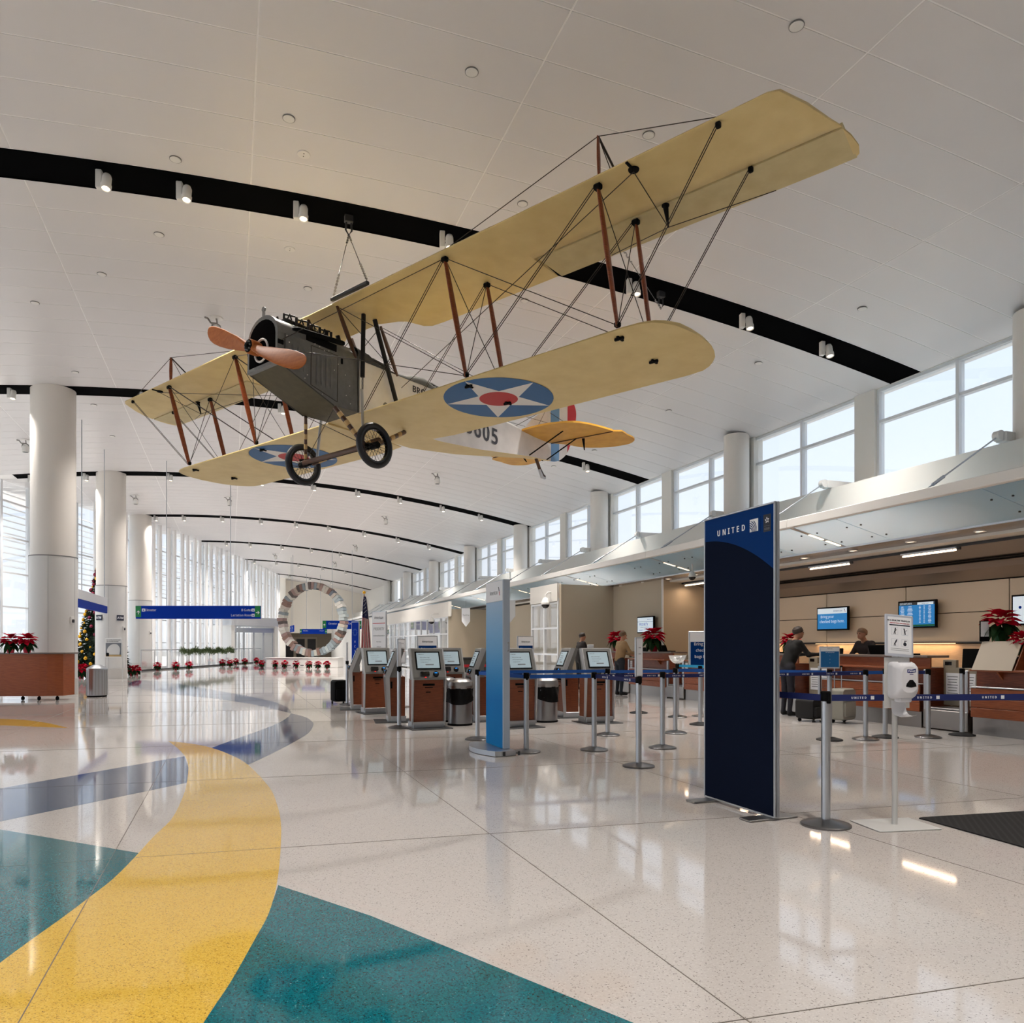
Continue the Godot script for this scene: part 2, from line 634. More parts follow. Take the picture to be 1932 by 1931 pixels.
func smooth(p: Array, k := 5) -> PackedVector2Array:
	var o := PackedVector2Array()
	for i in p.size() - 1:
		var a: Vector2 = p[maxi(i - 1, 0)]
		var b: Vector2 = p[i]
		var c: Vector2 = p[i + 1]
		var d: Vector2 = p[mini(i + 2, p.size() - 1)]
		for j in k:
			o.append(b.cubic_interpolate(c, a, d, float(j) / k))
	o.append(p[-1])
	return o

func floor_line(px: Array, k := 5) -> PackedVector2Array:
	var q := []
	for p in px:
		var g := fl(p[0], p[1])
		q.append(Vector2(g.x, -g.z))
	return smooth(q, k)

func build_floor() -> void:
	var f := thing("floor", "polished cream terrazzo floor with coloured inlaid ribbons", "floor", Vector3.ZERO, 0.0, "", "structure")
	part(f, "floor_bed", MB.new().box(Vector3(-4, -0.104, -39), Vector3(42, 0.2, 98)), M.terrazzo_white)
	var w := 2.44
	var dz := 2.82
	var sk := 0.1
	var g := 0.0022
	var poly := PackedVector2Array([Vector2(g, g), Vector2(w - g, g - sk * (w - g)), Vector2(w - g, dz - g - sk * (w - g)), Vector2(g, dz - g)])
	var slab := MB.new().prism(poly, 0.006, flat_xf(-0.006)).mesh()
	for i in range(-6, 4):
		for j in range(-2, 12):
			var x := 1.733 + i * w
			part(f, "terrazzo_slab", slab, M.terrazzo_white, Vector3(x, 0, -(2.2 + j * dz - sk * (x - 1.733))))
	for i in range(-6, 5):
		part(f, "divider_strip", MB.new().box(Vector3(1.733 + i * w, -0.002, -14.5), Vector3(0.0044, 0.0076, 38)), M.divider)
	for j in range(-2, 13):
		var d0 := 2.2 + j * dz + sk * 1.733
		part(f, "divider_strip", MB.new().prism(PackedVector2Array([Vector2(-13, d0 + 13 * sk - 0.0018), Vector2(11.4, d0 - 11.4 * sk - 0.0018), Vector2(11.4, d0 - 11.4 * sk + 0.0018), Vector2(-13, d0 + 13 * sk + 0.0018)]), 0.0076, flat_xf(-0.0058)), M.divider)
	# inlaid ribbons and fields
	var out_edge := floor_line([[330, 2040], [384, 1931], [435, 1854], [482, 1771], [507, 1724], [522, 1670], [529, 1608], [530, 1554], [522, 1517], [507, 1485], [467, 1443], [435, 1425], [398.6, 1411.6], [362, 1404], [318, 1399]])
	var in_edge := floor_line([[335, 1412], [348, 1426], [354, 1440], [355, 1459], [348, 1495.6], [326, 1542.7], [290, 1579], [253.6, 1619], [213.8, 1658.7], [170, 1693], [119.6, 1731], [54, 1778], [0, 1818], [-120, 1910], [-220, 1990]])
	var rib := PackedVector2Array(out_edge)
	rib.append_array(in_edge)
	part(f, "yellow_ribbon_inlay", MB.new().prism(rib, 0.0012, flat_xf(0)), M.terrazzo_yellow)
	var teal := floor_line([[525, 1671], [700, 1729], [1195, 1931], [1330, 1990]], 1)
	teal.append_array(floor_line([[900, 2200], [330, 2040], [384, 1931], [435, 1854], [482, 1771], [507, 1724]], 1))
	part(f, "teal_inlay", MB.new().prism(teal, 0.0008, flat_xf(0)), M.terrazzo_teal)
	var teal2 := floor_line([[-260, 1525], [0, 1565.6], [262.7, 1610.5]], 1)
	teal2.append_array(floor_line([[240, 1640], [190, 1690], [130, 1735], [60, 1788], [-40, 1860], [-260, 1930]], 1))
	part(f, "teal_inlay", MB.new().prism(teal2, 0.0008, flat_xf(0)), M.terrazzo_teal)
	part(f, "blue_inlay", MB.new().prism(floor_line([[-200, 1523], [0, 1488.4], [348, 1427.5], [356, 1450], [353, 1477.5], [0, 1550.7], [-200, 1592]], 1), 0.0008, flat_xf(0)), M.terrazzo_blue)
	var s1 := floor_line([[242, 1292], [250, 1287], [265, 1284.5], [300, 1286], [350, 1293], [433.6, 1308], [477.6, 1316], [516.4, 1325], [542.3, 1335.4], [549.6, 1345]])
	s1.append_array(floor_line([[547, 1346], [516.4, 1338.5], [477.6, 1330], [413, 1319.4], [335, 1311], [288.7, 1303.6], [252, 1297]]))
	part(f, "blue_ribbon_inlay", MB.new().prism(s1, 0.0008, flat_xf(0)), M.terrazzo_blue)
	var s2 := floor_line([[549, 1346.5], [576, 1353.5], [589, 1362.6], [591, 1369], [583.7, 1382], [563, 1396], [516.4, 1420.8], [468.6, 1443.3]])
	s2.append_array(floor_line([[440, 1430], [399, 1412]], 1))
	s2.append_array(floor_line([[451.7, 1392], [490.6, 1379], [529.4, 1362.6], [545, 1352]]))
	part(f, "blue_ribbon_inlay", MB.new().prism(s2, 0.0008, flat_xf(0)), M.terrazzo_blue)
	var s3 := floor_line([[438, 1262], [455, 1259], [500, 1258.4], [540, 1259], [575, 1261.5]])
	s3.append_array(floor_line([[540, 1262.4], [490, 1264], [450, 1264]]))
	part(f, "plum_ribbon_inlay", MB.new().prism(s3, 0.0008, flat_xf(0)), M.terrazzo_plum)
	var s4 := floor_line([[-80, 1358], [0, 1357], [50, 1359.5], [90, 1365], [128, 1374]])
	s4.append_array(floor_line([[60, 1371.5], [0, 1369], [-80, 1368]]))
	part(f, "yellow_ribbon_inlay", MB.new().prism(s4, 0.0008, flat_xf(0)), M.terrazzo_yellow)

func panel_mesh(x0: float, x1: float) -> MB:
	var m := MB.new()
	var g := 0.011
	var seg := 8
	var hd := MOD * 0.5 - g
	for i in seg:
		var a := lerpf(x0 + g, x1 - g, float(i) / seg)
		var b := lerpf(x0 + g, x1 - g, float(i + 1) / seg)
		var ya := prof(a)
		var yb := prof(b)
		var na := Vector3(-0.0052 - 0.0169 * a, -1, 0).normalized()
		var nb := Vector3(-0.0052 - 0.0169 * b, -1, 0).normalized()
		var p := Vector3(a, ya, hd + SKEW * a)
		var q := Vector3(b, yb, hd + SKEW * b)
		var r := Vector3(b, yb, -hd + SKEW * b)
		var s := Vector3(a, ya, -hd + SKEW * a)
		m.tri(p, q, r, na, nb, nb)
		m.tri(p, r, s, na, nb, na)
		var u := Vector3(0, 0.005, 0)
		m.quad(p, q, q + u, p + u, Vector3(0, 0, 1))
		m.quad(s, r, r + u, s + u, Vector3(0, 0, -1))
		if i == 0:
			m.quad(p, s, s + u, p + u, Vector3(-1, 0, 0))
		if i == seg - 1:
			m.quad(q, r, r + u, q + u, Vector3(1, 0, 0))
	return m

func build_ceiling() -> void:
	var c := thing("ceiling", "vaulted white panel ceiling with black lighting troughs", "ceiling", Vector3.ZERO, 0.0, "", "structure")
	var rows := []
	for i in 31:
		var d := -8.0 + i * 3.03
		var xl := maxf(-16.2, xwall(d) - 0.4)
		var low := []
		var high := []
		for j in 65:
			var x := lerpf(xl, RX + 0.3, j / 64.0)
			low.append(Vector3(x, prof(x) + 0.005, -d))
			high.append(Vector3(x, prof(x) + 0.4, -d))
		high.reverse()
		low.append_array(high)
		rows.append(low)
	var back := MB.new()
	for i in 30:
		for j in 130:
			var k := (j + 1) % 130
			var nn := Vector3.DOWN if j < 64 else Vector3.UP
			nn = Vector3.LEFT if j == 129 else Vector3.RIGHT if j == 64 else nn
			back.tri(rows[i][j], rows[i][k], rows[i + 1][k], nn, nn, nn)
			back.tri(rows[i][j], rows[i + 1][k], rows[i + 1][j], nn, nn, nn)
	part(c, "ceiling_deck", back, M.ceiling_joint)
	var rest := MB.new()
	var edges := []
	for k in range(-5, 5):
		edges.append(0.3 + 3.28 * k if k < 4 else RX)
	for k in edges.size() - 1:
		var pm := panel_mesh(edges[k], edges[k + 1])
		var mesh := pm.mesh()
		for j in range(-26, 93):
			if posmod(j, 14) == 0:
				continue
			var d := 12.78 + j * MOD
			if xwall(d) > edges[k + 1] - 0.6:
				continue
			var mid := Vector3((edges[k] + edges[k + 1]) * 0.5, 8.0, -d)
			var cam_z := (-mid.z) * ct + mid.x * sn
			var px := 966.0 + F * (mid.x * ct + mid.z * sn) / maxf(cam_z, 0.1)
			var py := 1219.0 - F * 7.0 / maxf(cam_z, 0.1)
			if j < 28 and cam_z > 5.0 and px > -330.0 and px < 2330.0 and py > -180.0:
				part(c, "ceiling_panel", mesh, M.ceiling_panel, Vector3(0, 0, -d))
			else:
				rest.add(pm, Transform3D(Basis(), Vector3(0, 0, -d)))
	var o := part(c, "distant_panels", rest, M.ceiling_panel)
	o.set_meta("kind", "stuff")
	for k in range(-1, 8):
		var left := -15.0
		for i in 3:
			left = maxf(-15.0, xwall(trough_d(k, left)) + 0.7)
		var m := MB.new()
		var hd := MOD * 0.5 - 0.012
		for i in 48:
			var a := lerpf(left, RX, i / 48.0)
			var b := lerpf(left, RX, (i + 1) / 48.0)
			for s in [-1.0, 1.0]:
				# side cheeks of the trough
				m.quad(Vector3(a, prof(a) - 0.012, -trough_d(k, a) + s * hd), Vector3(b, prof(b) - 0.012, -trough_d(k, b) + s * hd), Vector3(b, prof(b) + 0.006, -trough_d(k, b) + s * hd), Vector3(a, prof(a) + 0.006, -trough_d(k, a) + s * hd), Vector3(0, 0, -s))
			m.quad(Vector3(a, prof(a) + 0.0015, -trough_d(k, a) + hd), Vector3(b, prof(b) + 0.0015, -trough_d(k, b) + hd), Vector3(b, prof(b) + 0.0015, -trough_d(k, b) - hd), Vector3(a, prof(a) + 0.0015, -trough_d(k, a) - hd), Vector3.DOWN)
		part(c, "lighting_trough", m, M.trough_black)

func build_right_wall() -> void:
	var w := thing("wall_right", "tall white side wall below the clerestory windows", "wall", Vector3.ZERO, 0.0, "", "structure")
	part(w, "spandrel", MB.new().box(Vector3(12.98, 4.08, -38), Vector3(0.86, 1.58, 92)), M.white_wall)
	part(w, "head_band", MB.new().box(Vector3(RX + 0.15, 7.2, -38), Vector3(0.3, 0.36, 92)), M.white_wall)
	part(w, "far_solid_wall", MB.new().box(Vector3(RX + 0.15, 5.95, -74.2), Vector3(0.3, 2.17, 20)), M.white_wall)
	part(w, "low_roof", MB.new().box(Vector3(14.7, 3.72, -38), Vector3(2.4, 0.2, 92)), M.concrete)
	part(w, "near_solid_wall", MB.new().box(Vector3(RX + 0.15, 5.95, 5.5), Vector3(0.3, 2.17, 5)), M.white_wall)
	var n := 0
	for k in range(-2, 7):
		for q in [[9.02, 12.52, 1.55], [13.07, 16.67, 1.78]]:
			var a: float = q[0] + 8.1 * k
			var b: float = q[1] + 8.1 * k
			var mu: float = a + q[2]
			if b > 64.5 or a < -5:
				continue
			n += 1
			var win := thing("window_%d" % n, "clerestory window with white frame and four panes", "window", Vector3(RX + 0.1, 4.87, -a), 0.0, "", "structure")
			var ln := b - a
			var hgt := 2.15
			for e in [0.03, ln - 0.03]:
				part(win, "jamb", MB.new().box(Vector3(0, hgt * 0.5, -e), Vector3(0.14, hgt, 0.06)), M.frame_white)
			part(win, "mullion", MB.new().box(Vector3(0, hgt * 0.5, -(mu - a)), Vector3(0.16, hgt, 0.07)), M.frame_white)
			part(win, "sill", MB.new().box(Vector3(0, 0.03, -ln * 0.5), Vector3(0.16, 0.06, ln - 0.12)), M.frame_white)
			part(win, "head", MB.new().box(Vector3(0, hgt - 0.03, -ln * 0.5), Vector3(0.14, 0.06, ln - 0.12)), M.frame_white)
			for sgm in [[0.06, mu - a - 0.035], [mu - a + 0.035, ln - 0.06]]:
				var s0: float = sgm[0]
				var s1: float = sgm[1]
				part(win, "transom", MB.new().box(Vector3(0, 1.43, -(s0 + s1) * 0.5), Vector3(0.14, 0.06, s1 - s0)), M.frame_white)
				part(win, "pane", MB.new().box(Vector3(0, 0.73, -(s0 + s1) * 0.5), Vector3(0.012, 1.34, s1 - s0)), M.pane)
				part(win, "pane", MB.new().box(Vector3(0, 1.775, -(s0 + s1) * 0.5), Vector3(0.012, 0.63, s1 - s0)), M.pane)
	# piers between the windows, round columns in front of every second one
	for k in range(-3, 14):
		var d := 12.8 + 4.05 * k
		if d > 66 or d < -6:
			continue
		part(w, "pier", MB.new().box(Vector3(RX + 0.1, 5.95, -d), Vector3(0.3, 2.17, 0.56)), M.white_wall)
		var odd := posmod(k, 2) == 1
		if odd and d > 0:
			solo("clerestory_column", "round white column between clerestory windows", "column", MB.new().lathe([[0.34, 4.872], [0.34, prof(12.95) - 0.02]], 32, Transform3D(Basis(), Vector3(12.98, 0, -d))), M.column, Vector3.ZERO, "round columns of the clerestory")
			if k > 2:
				part(w, "drain_pipe", MB.new().rod(Vector3(13.1, 4.872, -d - 0.62), Vector3(13.1, prof(13.1) - 0.02, -d - 0.62), 0.05, 10), M.alu)
		if d > 3:
			var t := thing("canopy_tie", "white bracket with thin steel tie rod holding up the glass canopy", "tie rod", Vector3(12.45, 4.97, -d - 0.25), 0.0, "tie rods of the glass canopy")
			part(t, "bracket", MB.new().cbox(Vector3(0.36, -0.012, 0), Vector3(0.72, 0.17, 0.2), 0.015), M.white)
			part(t, "clevis", MB.new().lathe([[0.0, -0.06], [0.09, -0.06], [0.09, 0.06], [0.0, 0.06]], 14, Transform3D(Basis(Vector3.RIGHT, PI / 2), Vector3(-0.05, 0, 0))), M.white)
			part(t, "tie_rod", MB.new().rod(Vector3(-0.08, -0.02, 0), Vector3(-1.83, -1.08, 0.05), 0.014, 8), M.alu)
			part(t, "turnbuckle", MB.new().rod(Vector3(-1.4, -0.82, 0.038), Vector3(-1.65, -0.971, 0.045), 0.03, 8), M.alu)

func build_canopy() -> void:
	var c := thing("glass_canopy", "long frosted glass canopy with white edge beam above the check-in counters", "canopy", Vector3.ZERO)
	var A := Vector2(10.64, 3.735)
	var B := Vector2(12.0, 3.425)
	for k in range(-3, 12):
		var slot := 12.04 + 5.45 * k
		var seg := [[slot - 5.39, slot - 4.07], [slot - 4.05, slot - 1.17], [slot - 1.15, slot - 0.06]]
		part(c, "edge_beam", MB.new().cbox(Vector3(10.56, 3.81, -(slot - 2.725)), Vector3(0.13, 0.17, 5.44), 0.01), M.white)
		for q in seg:
			var d0: float = q[0]
			var d1: float = q[1]
			if d1 < -6.0:
				continue
			var dir := (B - A).normalized()
			var mid := (A + B) * 0.5
			var bs := Basis(Vector3(dir.x, dir.y, 0), Vector3(-dir.y, dir.x, 0), Vector3(0, 0, 1))
			var p := part(c, "glass_panel", MB.new().box(Vector3.ZERO, Vector3(A.distance_to(B), 0.016, d1 - d0), bs), M.canopy_glass, Vector3(mid.x, mid.y, -(d0 + d1) * 0.5))
			if k < 4 and k > -2:
				for u in [-0.25, 0.4]:
					for s in [-1.0, 1.0]:
						part(p, "bolt", MB.new().lathe([[0.0, -0.03], [0.018, -0.028], [0.018, -0.006], [0.0, -0.006]], 8, Transform3D(bs, bs * Vector3(u, 0, s * ((d1 - d0) * 0.5 - 0.16)))), M.dark_grey)
		var dd := (B - A)
		part(c, "slot_channel", MB.new().box(Vector3.ZERO, Vector3(dd.length(), 0.03, 0.09), Basis(Vector3(0, 0, 1), dd.angle())), M.alu, Vector3((A.x + B.x) * 0.5, (A.y + B.y) * 0.5, -slot))
		for u in [0.45, 0.78]:
			part(c, "slot_light", MB.new().box(Vector3.ZERO, Vector3(0.36, 0.01, 0.07), Basis(Vector3(0, 0, 1), dd.angle())), M.slot_light, Vector3(A.x + dd.x * u, A.y + dd.y * u - 0.021, -slot))
	part(c, "rear_rail", MB.new().box(Vector3(12.02, 3.41, -38), Vector3(0.05, 0.05, 84)), M.alu)

func build_check_in_hall() -> void:
	var s := thing("ceiling_check_in", "low metallic ceiling over the check-in counters", "ceiling", Vector3.ZERO, 0.0, "", "structure")
	var sec := PackedVector2Array([Vector2(12.03, 3.39), Vector2(13.1, 3.3), Vector2(14.2, 3.05), Vector2(14.28, 2.92), Vector2(14.6, 2.72), Vector2(14.7, 2.72), Vector2(14.7, 3.4), Vector2(12.03, 3.6)])
	part(s, "soffit", MB.new().prism(sec, 80.0, Transform3D(Basis(), Vector3(0, 0, -76))), M.soffit)
	for y in [0.0, 0.13]:
		part(s, "air_slot", MB.new().box(Vector3(14.0 + y, 3.083 - y * 0.23, -14), Vector3(0.045, 0.02, 40), Basis(Vector3(0, 0, 1), -0.22)), M.black)
	part(s, "track_rail", MB.new().box(Vector3(13.0, 3.26, -14), Vector3(0.05, 0.05, 36)), M.dark_grey)
	part(s, "bulkhead_front", MB.new().box(Vector3(13.55, 3.45, -38), Vector3(0.4, 0.3, 90)), M.white_wall)
	# back wall with panels
	var w := thing("wall_check_in", "beige panelled wall behind the check-in counters", "wall", Vector3.ZERO, 0.0, "", "structure")
	part(w, "wall_core", MB.new().box(Vector3(14.75, 1.5, -38), Vector3(0.2, 3.0, 92)), M.black)
	for k in range(-5, 12):
		var d := 12.82 + 2.44 * k
		part(w, "wall_panel", MB.new().cbox(Vector3(14.635, 2.38, -d - 1.22), Vector3(0.05, 0.63, 2.42), 0.004), M.beige_panel)
		part(w, "wall_panel", MB.new().cbox(Vector3(14.635, 1.74, -d - 1.22), Vector3(0.05, 0.62, 2.42), 0.004), M.beige_panel)
		part(w, "maple_panel", MB.new().cbox(Vector3(14.645, 0.7, -d - 1.22), Vector3(0.03, 1.38, 2.42), 0.003), M.maple)
	part(w, "ledge", MB.new().box(Vector3(14.6, 1.415, -18), Vector3(0.06, 0.025, 50)), M.dark_grey)
	for k in range(0, 8):
		# lit strips under the ledge
		var d := 5.0 + 2.44 * k
		var a := AreaLight3D.new()
		a.name = "ledge_light"
		a.area_size = Vector2(0.04, 1.6)
		a.light_color = Color(1.0, 0.82, 0.62)
		a.light_energy = 0.2 * LAMP_E
		a.shadow_enabled = true
		a.position = Vector3(14.52, 1.385, -d)
		a.rotation = Vector3(-PI / 2, 0, 0)
		add_child(a)
		part(w, "strip_light", MB.new().box(Vector3(14.54, 1.398, -d), Vector3(0.04, 0.012, 1.6)), M.strip_light)
	# block that stands out, cross wall, glass office
	part(w, "projecting_wall", MB.new().box(Vector3(13.45, 1.7, -21.05), Vector3(2.3, 3.4, 3.1)), M.beige_wall)
	part(w, "corner_trim", MB.new().box(Vector3(12.3, 1.7, -19.49), Vector3(0.05, 3.4, 0.05)), M.frame_white)
	part(w, "cross_wall", MB.new().box(Vector3(11.32, 1.7, -22.68), Vector3(1.98, 3.4, 0.15)), M.beige_wall)
	part(w, "recess_wall", MB.new().box(Vector3(12.6, 1.6, -31), Vector3(0.15, 3.2, 11)), M.beige_wall)
	part(w, "recess_wall", MB.new().box(Vector3(11.4, 1.6, -36.2), Vector3(2.2, 3.2, 0.15)), M.beige_wall)
	part(w, "office_back", MB.new().box(Vector3(12.4, 1.6, -45), Vector3(0.15, 3.2, 19)), M.white_wall)
	part(w, "office_header", MB.new().box(Vector3(10.32, 3.2, -52), Vector3(0.16, 0.75, 32)), M.white_wall)
	part(w, "far_wall_low", MB.new().box(Vector3(10.36, 1.6, -69), Vector3(0.2, 3.3, 27)), M.white_wall)
	for g in [[22.78, 25.1, 2], [36.3, 55.0, 13]]:
		var n: int = g[2]
		for i in n + 1:
			var d: float = lerpf(g[0], g[1], float(i) / n)
			part(w, "office_mullion", MB.new().box(Vector3(10.32, 1.5, -d), Vector3(0.09, 2.9, 0.08)), M.frame_white)
			if i < n:
				var l: float = (g[1] - g[0]) / n
				for y in [0.08, 1.05, 1.95, 2.8]:
					part(w, "office_transom", MB.new().box(Vector3(10.32, y, -d - l * 0.5), Vector3(0.08, 0.06, l - 0.08)), M.frame_white)
				for y in [[0.11, 1.02], [1.08, 1.92], [1.98, 2.77]]:
					part(w, "office_pane", MB.new().box(Vector3(10.32, (y[0] + y[1]) * 0.5, -d - l * 0.5), Vector3(0.012, y[1] - y[0], l - 0.08)), M.pane)
	part(w, "corner_header", MB.new().box(Vector3(10.32, 3.15, -23.95), Vector3(0.14, 0.6, 2.4)), M.white_wall)
	part(w, "end_return", MB.new().box(Vector3(12.5, 1.6, 5.9), Vector3(4.4, 3.2, 0.2)), M.beige_wall)
	# slim hanging lamps and round downlights
	for k in range(-1, 9):
		var d := 13.85 - 5.0 + 0.03 + 2.62 * (k - 1) + 2.0
		var t := thing("linear_lamp", "slim warm fluorescent batten hung under the check-in ceiling", "lamp", Vector3(13.0, 3.19, -d), 0.0, "fluorescent battens above the counters")
		part(t, "housing", MB.new().cbox(Vector3(0, 0.035, 0), Vector3(0.09, 0.04, 1.26), 0.008), M.alu)
		part(t, "tube", MB.new().rod(Vector3(0, -0.005, -0.6), Vector3(0, -0.005, 0.6), 0.019, 10), M.tube_glow)
		for i in 9:
			part(t, "baffle", MB.new().box(Vector3(-0.035, 0.006, -0.56 + i * 0.14), Vector3(0.02, 0.028, 0.012)), M.alu)
		part(t, "hanger", MB.new().cbox(Vector3(0, 0.04, 0.66), Vector3(0.06, 0.1, 0.07), 0.01), M.dark_grey)
		var a := AreaLight3D.new()
		a.name = "batten_light"
		a.area_size = Vector2(0.05, 1.2)
		a.light_color = Color(1.0, 0.86, 0.72)
		a.light_energy = 0.42 * LAMP_E
		a.shadow_enabled = true
		a.position = Vector3(0, -0.04, 0)
		a.rotation = Vector3(-PI / 2, 0, 0)
		t.add_child(a)
	for k in range(-1, 10):
		var d := 9.3 + 1.42 * k
		var dn := thing("round_downlight", "small round recessed downlight in the check-in ceiling", "downlight", Vector3(12.35, 3.362, -d), 0.0, "recessed downlights above the counters")
		part(dn, "ring", MB.new().lathe([[0.075, 0.0], [0.075, -0.008], [0.1, -0.008], [0.1, 0.01]], 18), M.white)
		part(dn, "lens", MB.new().lathe([[0.0, -0.003], [0.075, -0.003]], 18), M.slot_light)

func wall_pt(s: float, y: float, off := 0.0) -> Vector3:
	# along the slanting glass wall; off to the inside
	return Vector3(-8.65 + 0.2815 * s + 0.9596 * off, y, -(35.1 + 0.9596 * s - 0.2815 * off))

func build_left_wall() -> void:
	var w := thing("wall_left", "tall slanting glass wall with white mullions and round fins", "glass wall", Vector3.ZERO, 0.0, "", "structure")
	var yaw := atan2(0.2815, -0.9596)
	var bs := Basis(Vector3.UP, yaw)
	var cuts := []
	var s := -44.0
	while s < 0.0:
		cuts.append(s)
		s += 4.0
	while s < 46.1:
		cuts.append(s)
		s += 2.0
	var ys := [0.0, 1.5, 2.9, 4.3, 5.75, 7.2]
	for i in cuts.size():
		var a: float = cuts[i]
		var top := prof(clampf(wall_pt(a, 0).x, -16.0, 14.0)) + 0.1
		part(w, "mullion", MB.new().box(Vector3(0, top * 0.5, 0), Vector3(0.16, top, 0.12), bs), M.frame_white, wall_pt(a, 0))
		if i == cuts.size() - 1:
			break
		var b: float = cuts[i + 1]
		var mid := wall_pt((a + b) * 0.5, 0)
		for y in ys:
			part(w, "transom", MB.new().box(Vector3.ZERO, Vector3(0.1, 0.07, b - a - 0.12), bs), M.frame_white, mid + Vector3(0, y + 0.035, 0))
		for j in ys.size():
			var y0: float = ys[j] + 0.07
			var y1: float = ys[j + 1] if j < ys.size() - 1 else top - 0.1
			part(w, "pane", MB.new().box(Vector3.ZERO, Vector3(0.012, y1 - y0, b - a - 0.12), bs), M.pane, mid + Vector3(0, (y0 + y1) * 0.5, 0))
	var k := 0
	s = 6.4
	while s < 45.0:
		var p := wall_pt(s, 0, 0.75)
		part(w, "fin", MB.new().lathe([[0.115, 0.0], [0.115, prof(p.x) + 0.004]], 14), M.fin_white, p)
		k += 1
		s += 0.95 if k % 2 else 1.35
	for i in 13:
		var y := 4.5 + i * 0.28
		var c := wall_pt(22.0, y, -1.0)
		part(w, "sunshade_slat", MB.new().box(Vector3.ZERO, Vector3(0.14, 0.03, 46.0), bs * Basis(Vector3(0, 0, 1), 0.5)), M.fin_white, c)
	# ground and a pale garage outside
	solo("forecourt", "pale concrete forecourt outside the glass wall", "pavement", MB.new().prism(PackedVector2Array([Vector2(-21.9, -9), Vector2(9.0, 96.2), Vector2(-60, 120), Vector2(-90, -9)]), 0.04, flat_xf(-0.02)), M.pale_paving, Vector3.ZERO, "", "structure")
	var g := thing("parking_garage", "pale concrete parking garage seen through the glass wall", "building", wall_pt(8, 0, -34.0), yaw)
	for i in 2:
		part(g, "spandrel", MB.new().box(Vector3(0, 1.6 + i * 3.2, 0), Vector3(0.4, 1.1, 60)), M.concrete)
		part(g, "deck", MB.new().box(Vector3(-4, 1.2 + i * 3.2, 0), Vector3(8, 0.25, 60)), M.concrete)
	for i in 11:
		part(g, "pillar", MB.new().box(Vector3(-0.3, 2.6, -29.5 + i * 5.9), Vector3(0.5, 5.2, 0.6)), M.concrete)

func build_end_wall() -> void:
	var w := thing("wall_end", "cream end wall of the hall with a low recess", "wall", Vector3.ZERO, 0.0, "", "structure")
	part(w, "upper_wall", MB.new().box(Vector3(9.3, 5.9, -82.2), Vector3(9.6, 6.4, 0.3)), M.end_cream)
	part(w, "recess_back", MB.new().box(Vector3(9.3, 1.4, -86.0), Vector3(11, 2.9, 0.2)), M.beige_wall)
	part(w, "recess_ceiling", MB.new().box(Vector3(9.3, 2.78, -84.2), Vector3(11, 0.1, 3.8)), M.beige_wall)
	part(w, "recess_side", MB.new().box(Vector3(4.6, 1.4, -84.2), Vector3(0.3, 2.9, 3.8)), M.beige_wall)
	part(w, "side_pier", MB.new().box(Vector3(4.9, 4.5, -81.2), Vector3(0.9, 9.0, 1.8)), M.end_cream)
	part(w, "lower_block", MB.new().box(Vector3(12.0, 1.4, -82.3), Vector3(3.2, 2.9, 0.3)), M.end_cream)
	var back := thing("wall_back", "plain wall closing the hall", "wall", Vector3.ZERO, 0.0, "", "structure")
	part(back, "wall_slab", MB.new().box(Vector3(-3.5, 4.4, 8.2), Vector3(38, 9.0, 0.3)), M.white_wall)
	var d := thing("door_1", "dark glazed double door in the far end wall", "door", Vector3(7.3, 0, -85.8), 0.0, "", "structure")
	part(d, "frame", MB.new().box(Vector3(0, 1.16, 0), Vector3(3.6, 2.3, 0.08)), M.beige_panel)
	for x in [-1.2, 0.0, 1.2]:
		part(d, "glass_leaf", MB.new().box(Vector3(x, 1.1, 0.06), Vector3(0.9, 2.0, 0.04)), M.dark_grey)

func build_columns() -> void:
	for k in 3:
		var d := trough_d(2 + k, -4.6)
		var t := thing("round_column", ["massive round white column beside the curved wooden desk", "massive round white column carrying two small ATM signs", "massive round white column next to the glass railing"][k], "column", Vector3(-4.6, 0, -d), 0.0, "massive round columns")
		part(t, "plinth", MB.new().lathe([[0.0, 0.0], [0.6, 0.0], [0.6, 0.42], [0.58, 0.43]], 48), M.plinth)
		part(t, "cladding", MB.new().lathe([[0.585, 0.43], [0.585, 3.8], [0.55, 3.82]], 48), M.column_clad)
		part(t, "shaft", MB.new().lathe([[0.55, 3.82], [0.55, prof(-4.6) + 0.004]], 48), M.column)
		for a in [0.35, 1.6, 2.85, 4.1, 5.35]:
			part(t, "cladding_joint", MB.new().box(Vector3(cos(a) * 0.584, 2.1, sin(a) * 0.584), Vector3(0.006, 3.36, 0.006), Basis(Vector3.UP, -a)), M.print_grey)
		part(t, "painted_shadow_ring", MB.new().lathe([[0.56, 3.79], [0.592, 3.79], [0.592, 3.815], [0.56, 3.815]], 48), M.grey_plastic)  # grey band painted as a shadow line around the cladding top

# ---------------------------------------------------------------- aeroplane: x to the nose, y to its port side, z up
const DIH := 0.006
const FC := [0.0, 0.012, 0.05, 0.13, 0.28, 0.48, 0.68, 0.86, 1.0]
const FU := [0.0, 0.3, 0.64, 0.93, 1.0, 0.86, 0.58, 0.27, 0.05]
const FB := [0.0, -0.03, -0.03, -0.02, 0.0, 0.0, 0.0, 0.0, 0.0]

func b(x: float, y: float, z: float) -> Vector3:
	return Vector3(x, z, -y)

func ev(t: Array, c: float) -> float:
	for i in FC.size() - 1:
		if c <= FC[i + 1]:
			return lerpf(t[i], t[i + 1], (c - FC[i]) / (FC[i + 1] - FC[i]))
	return t[-1]

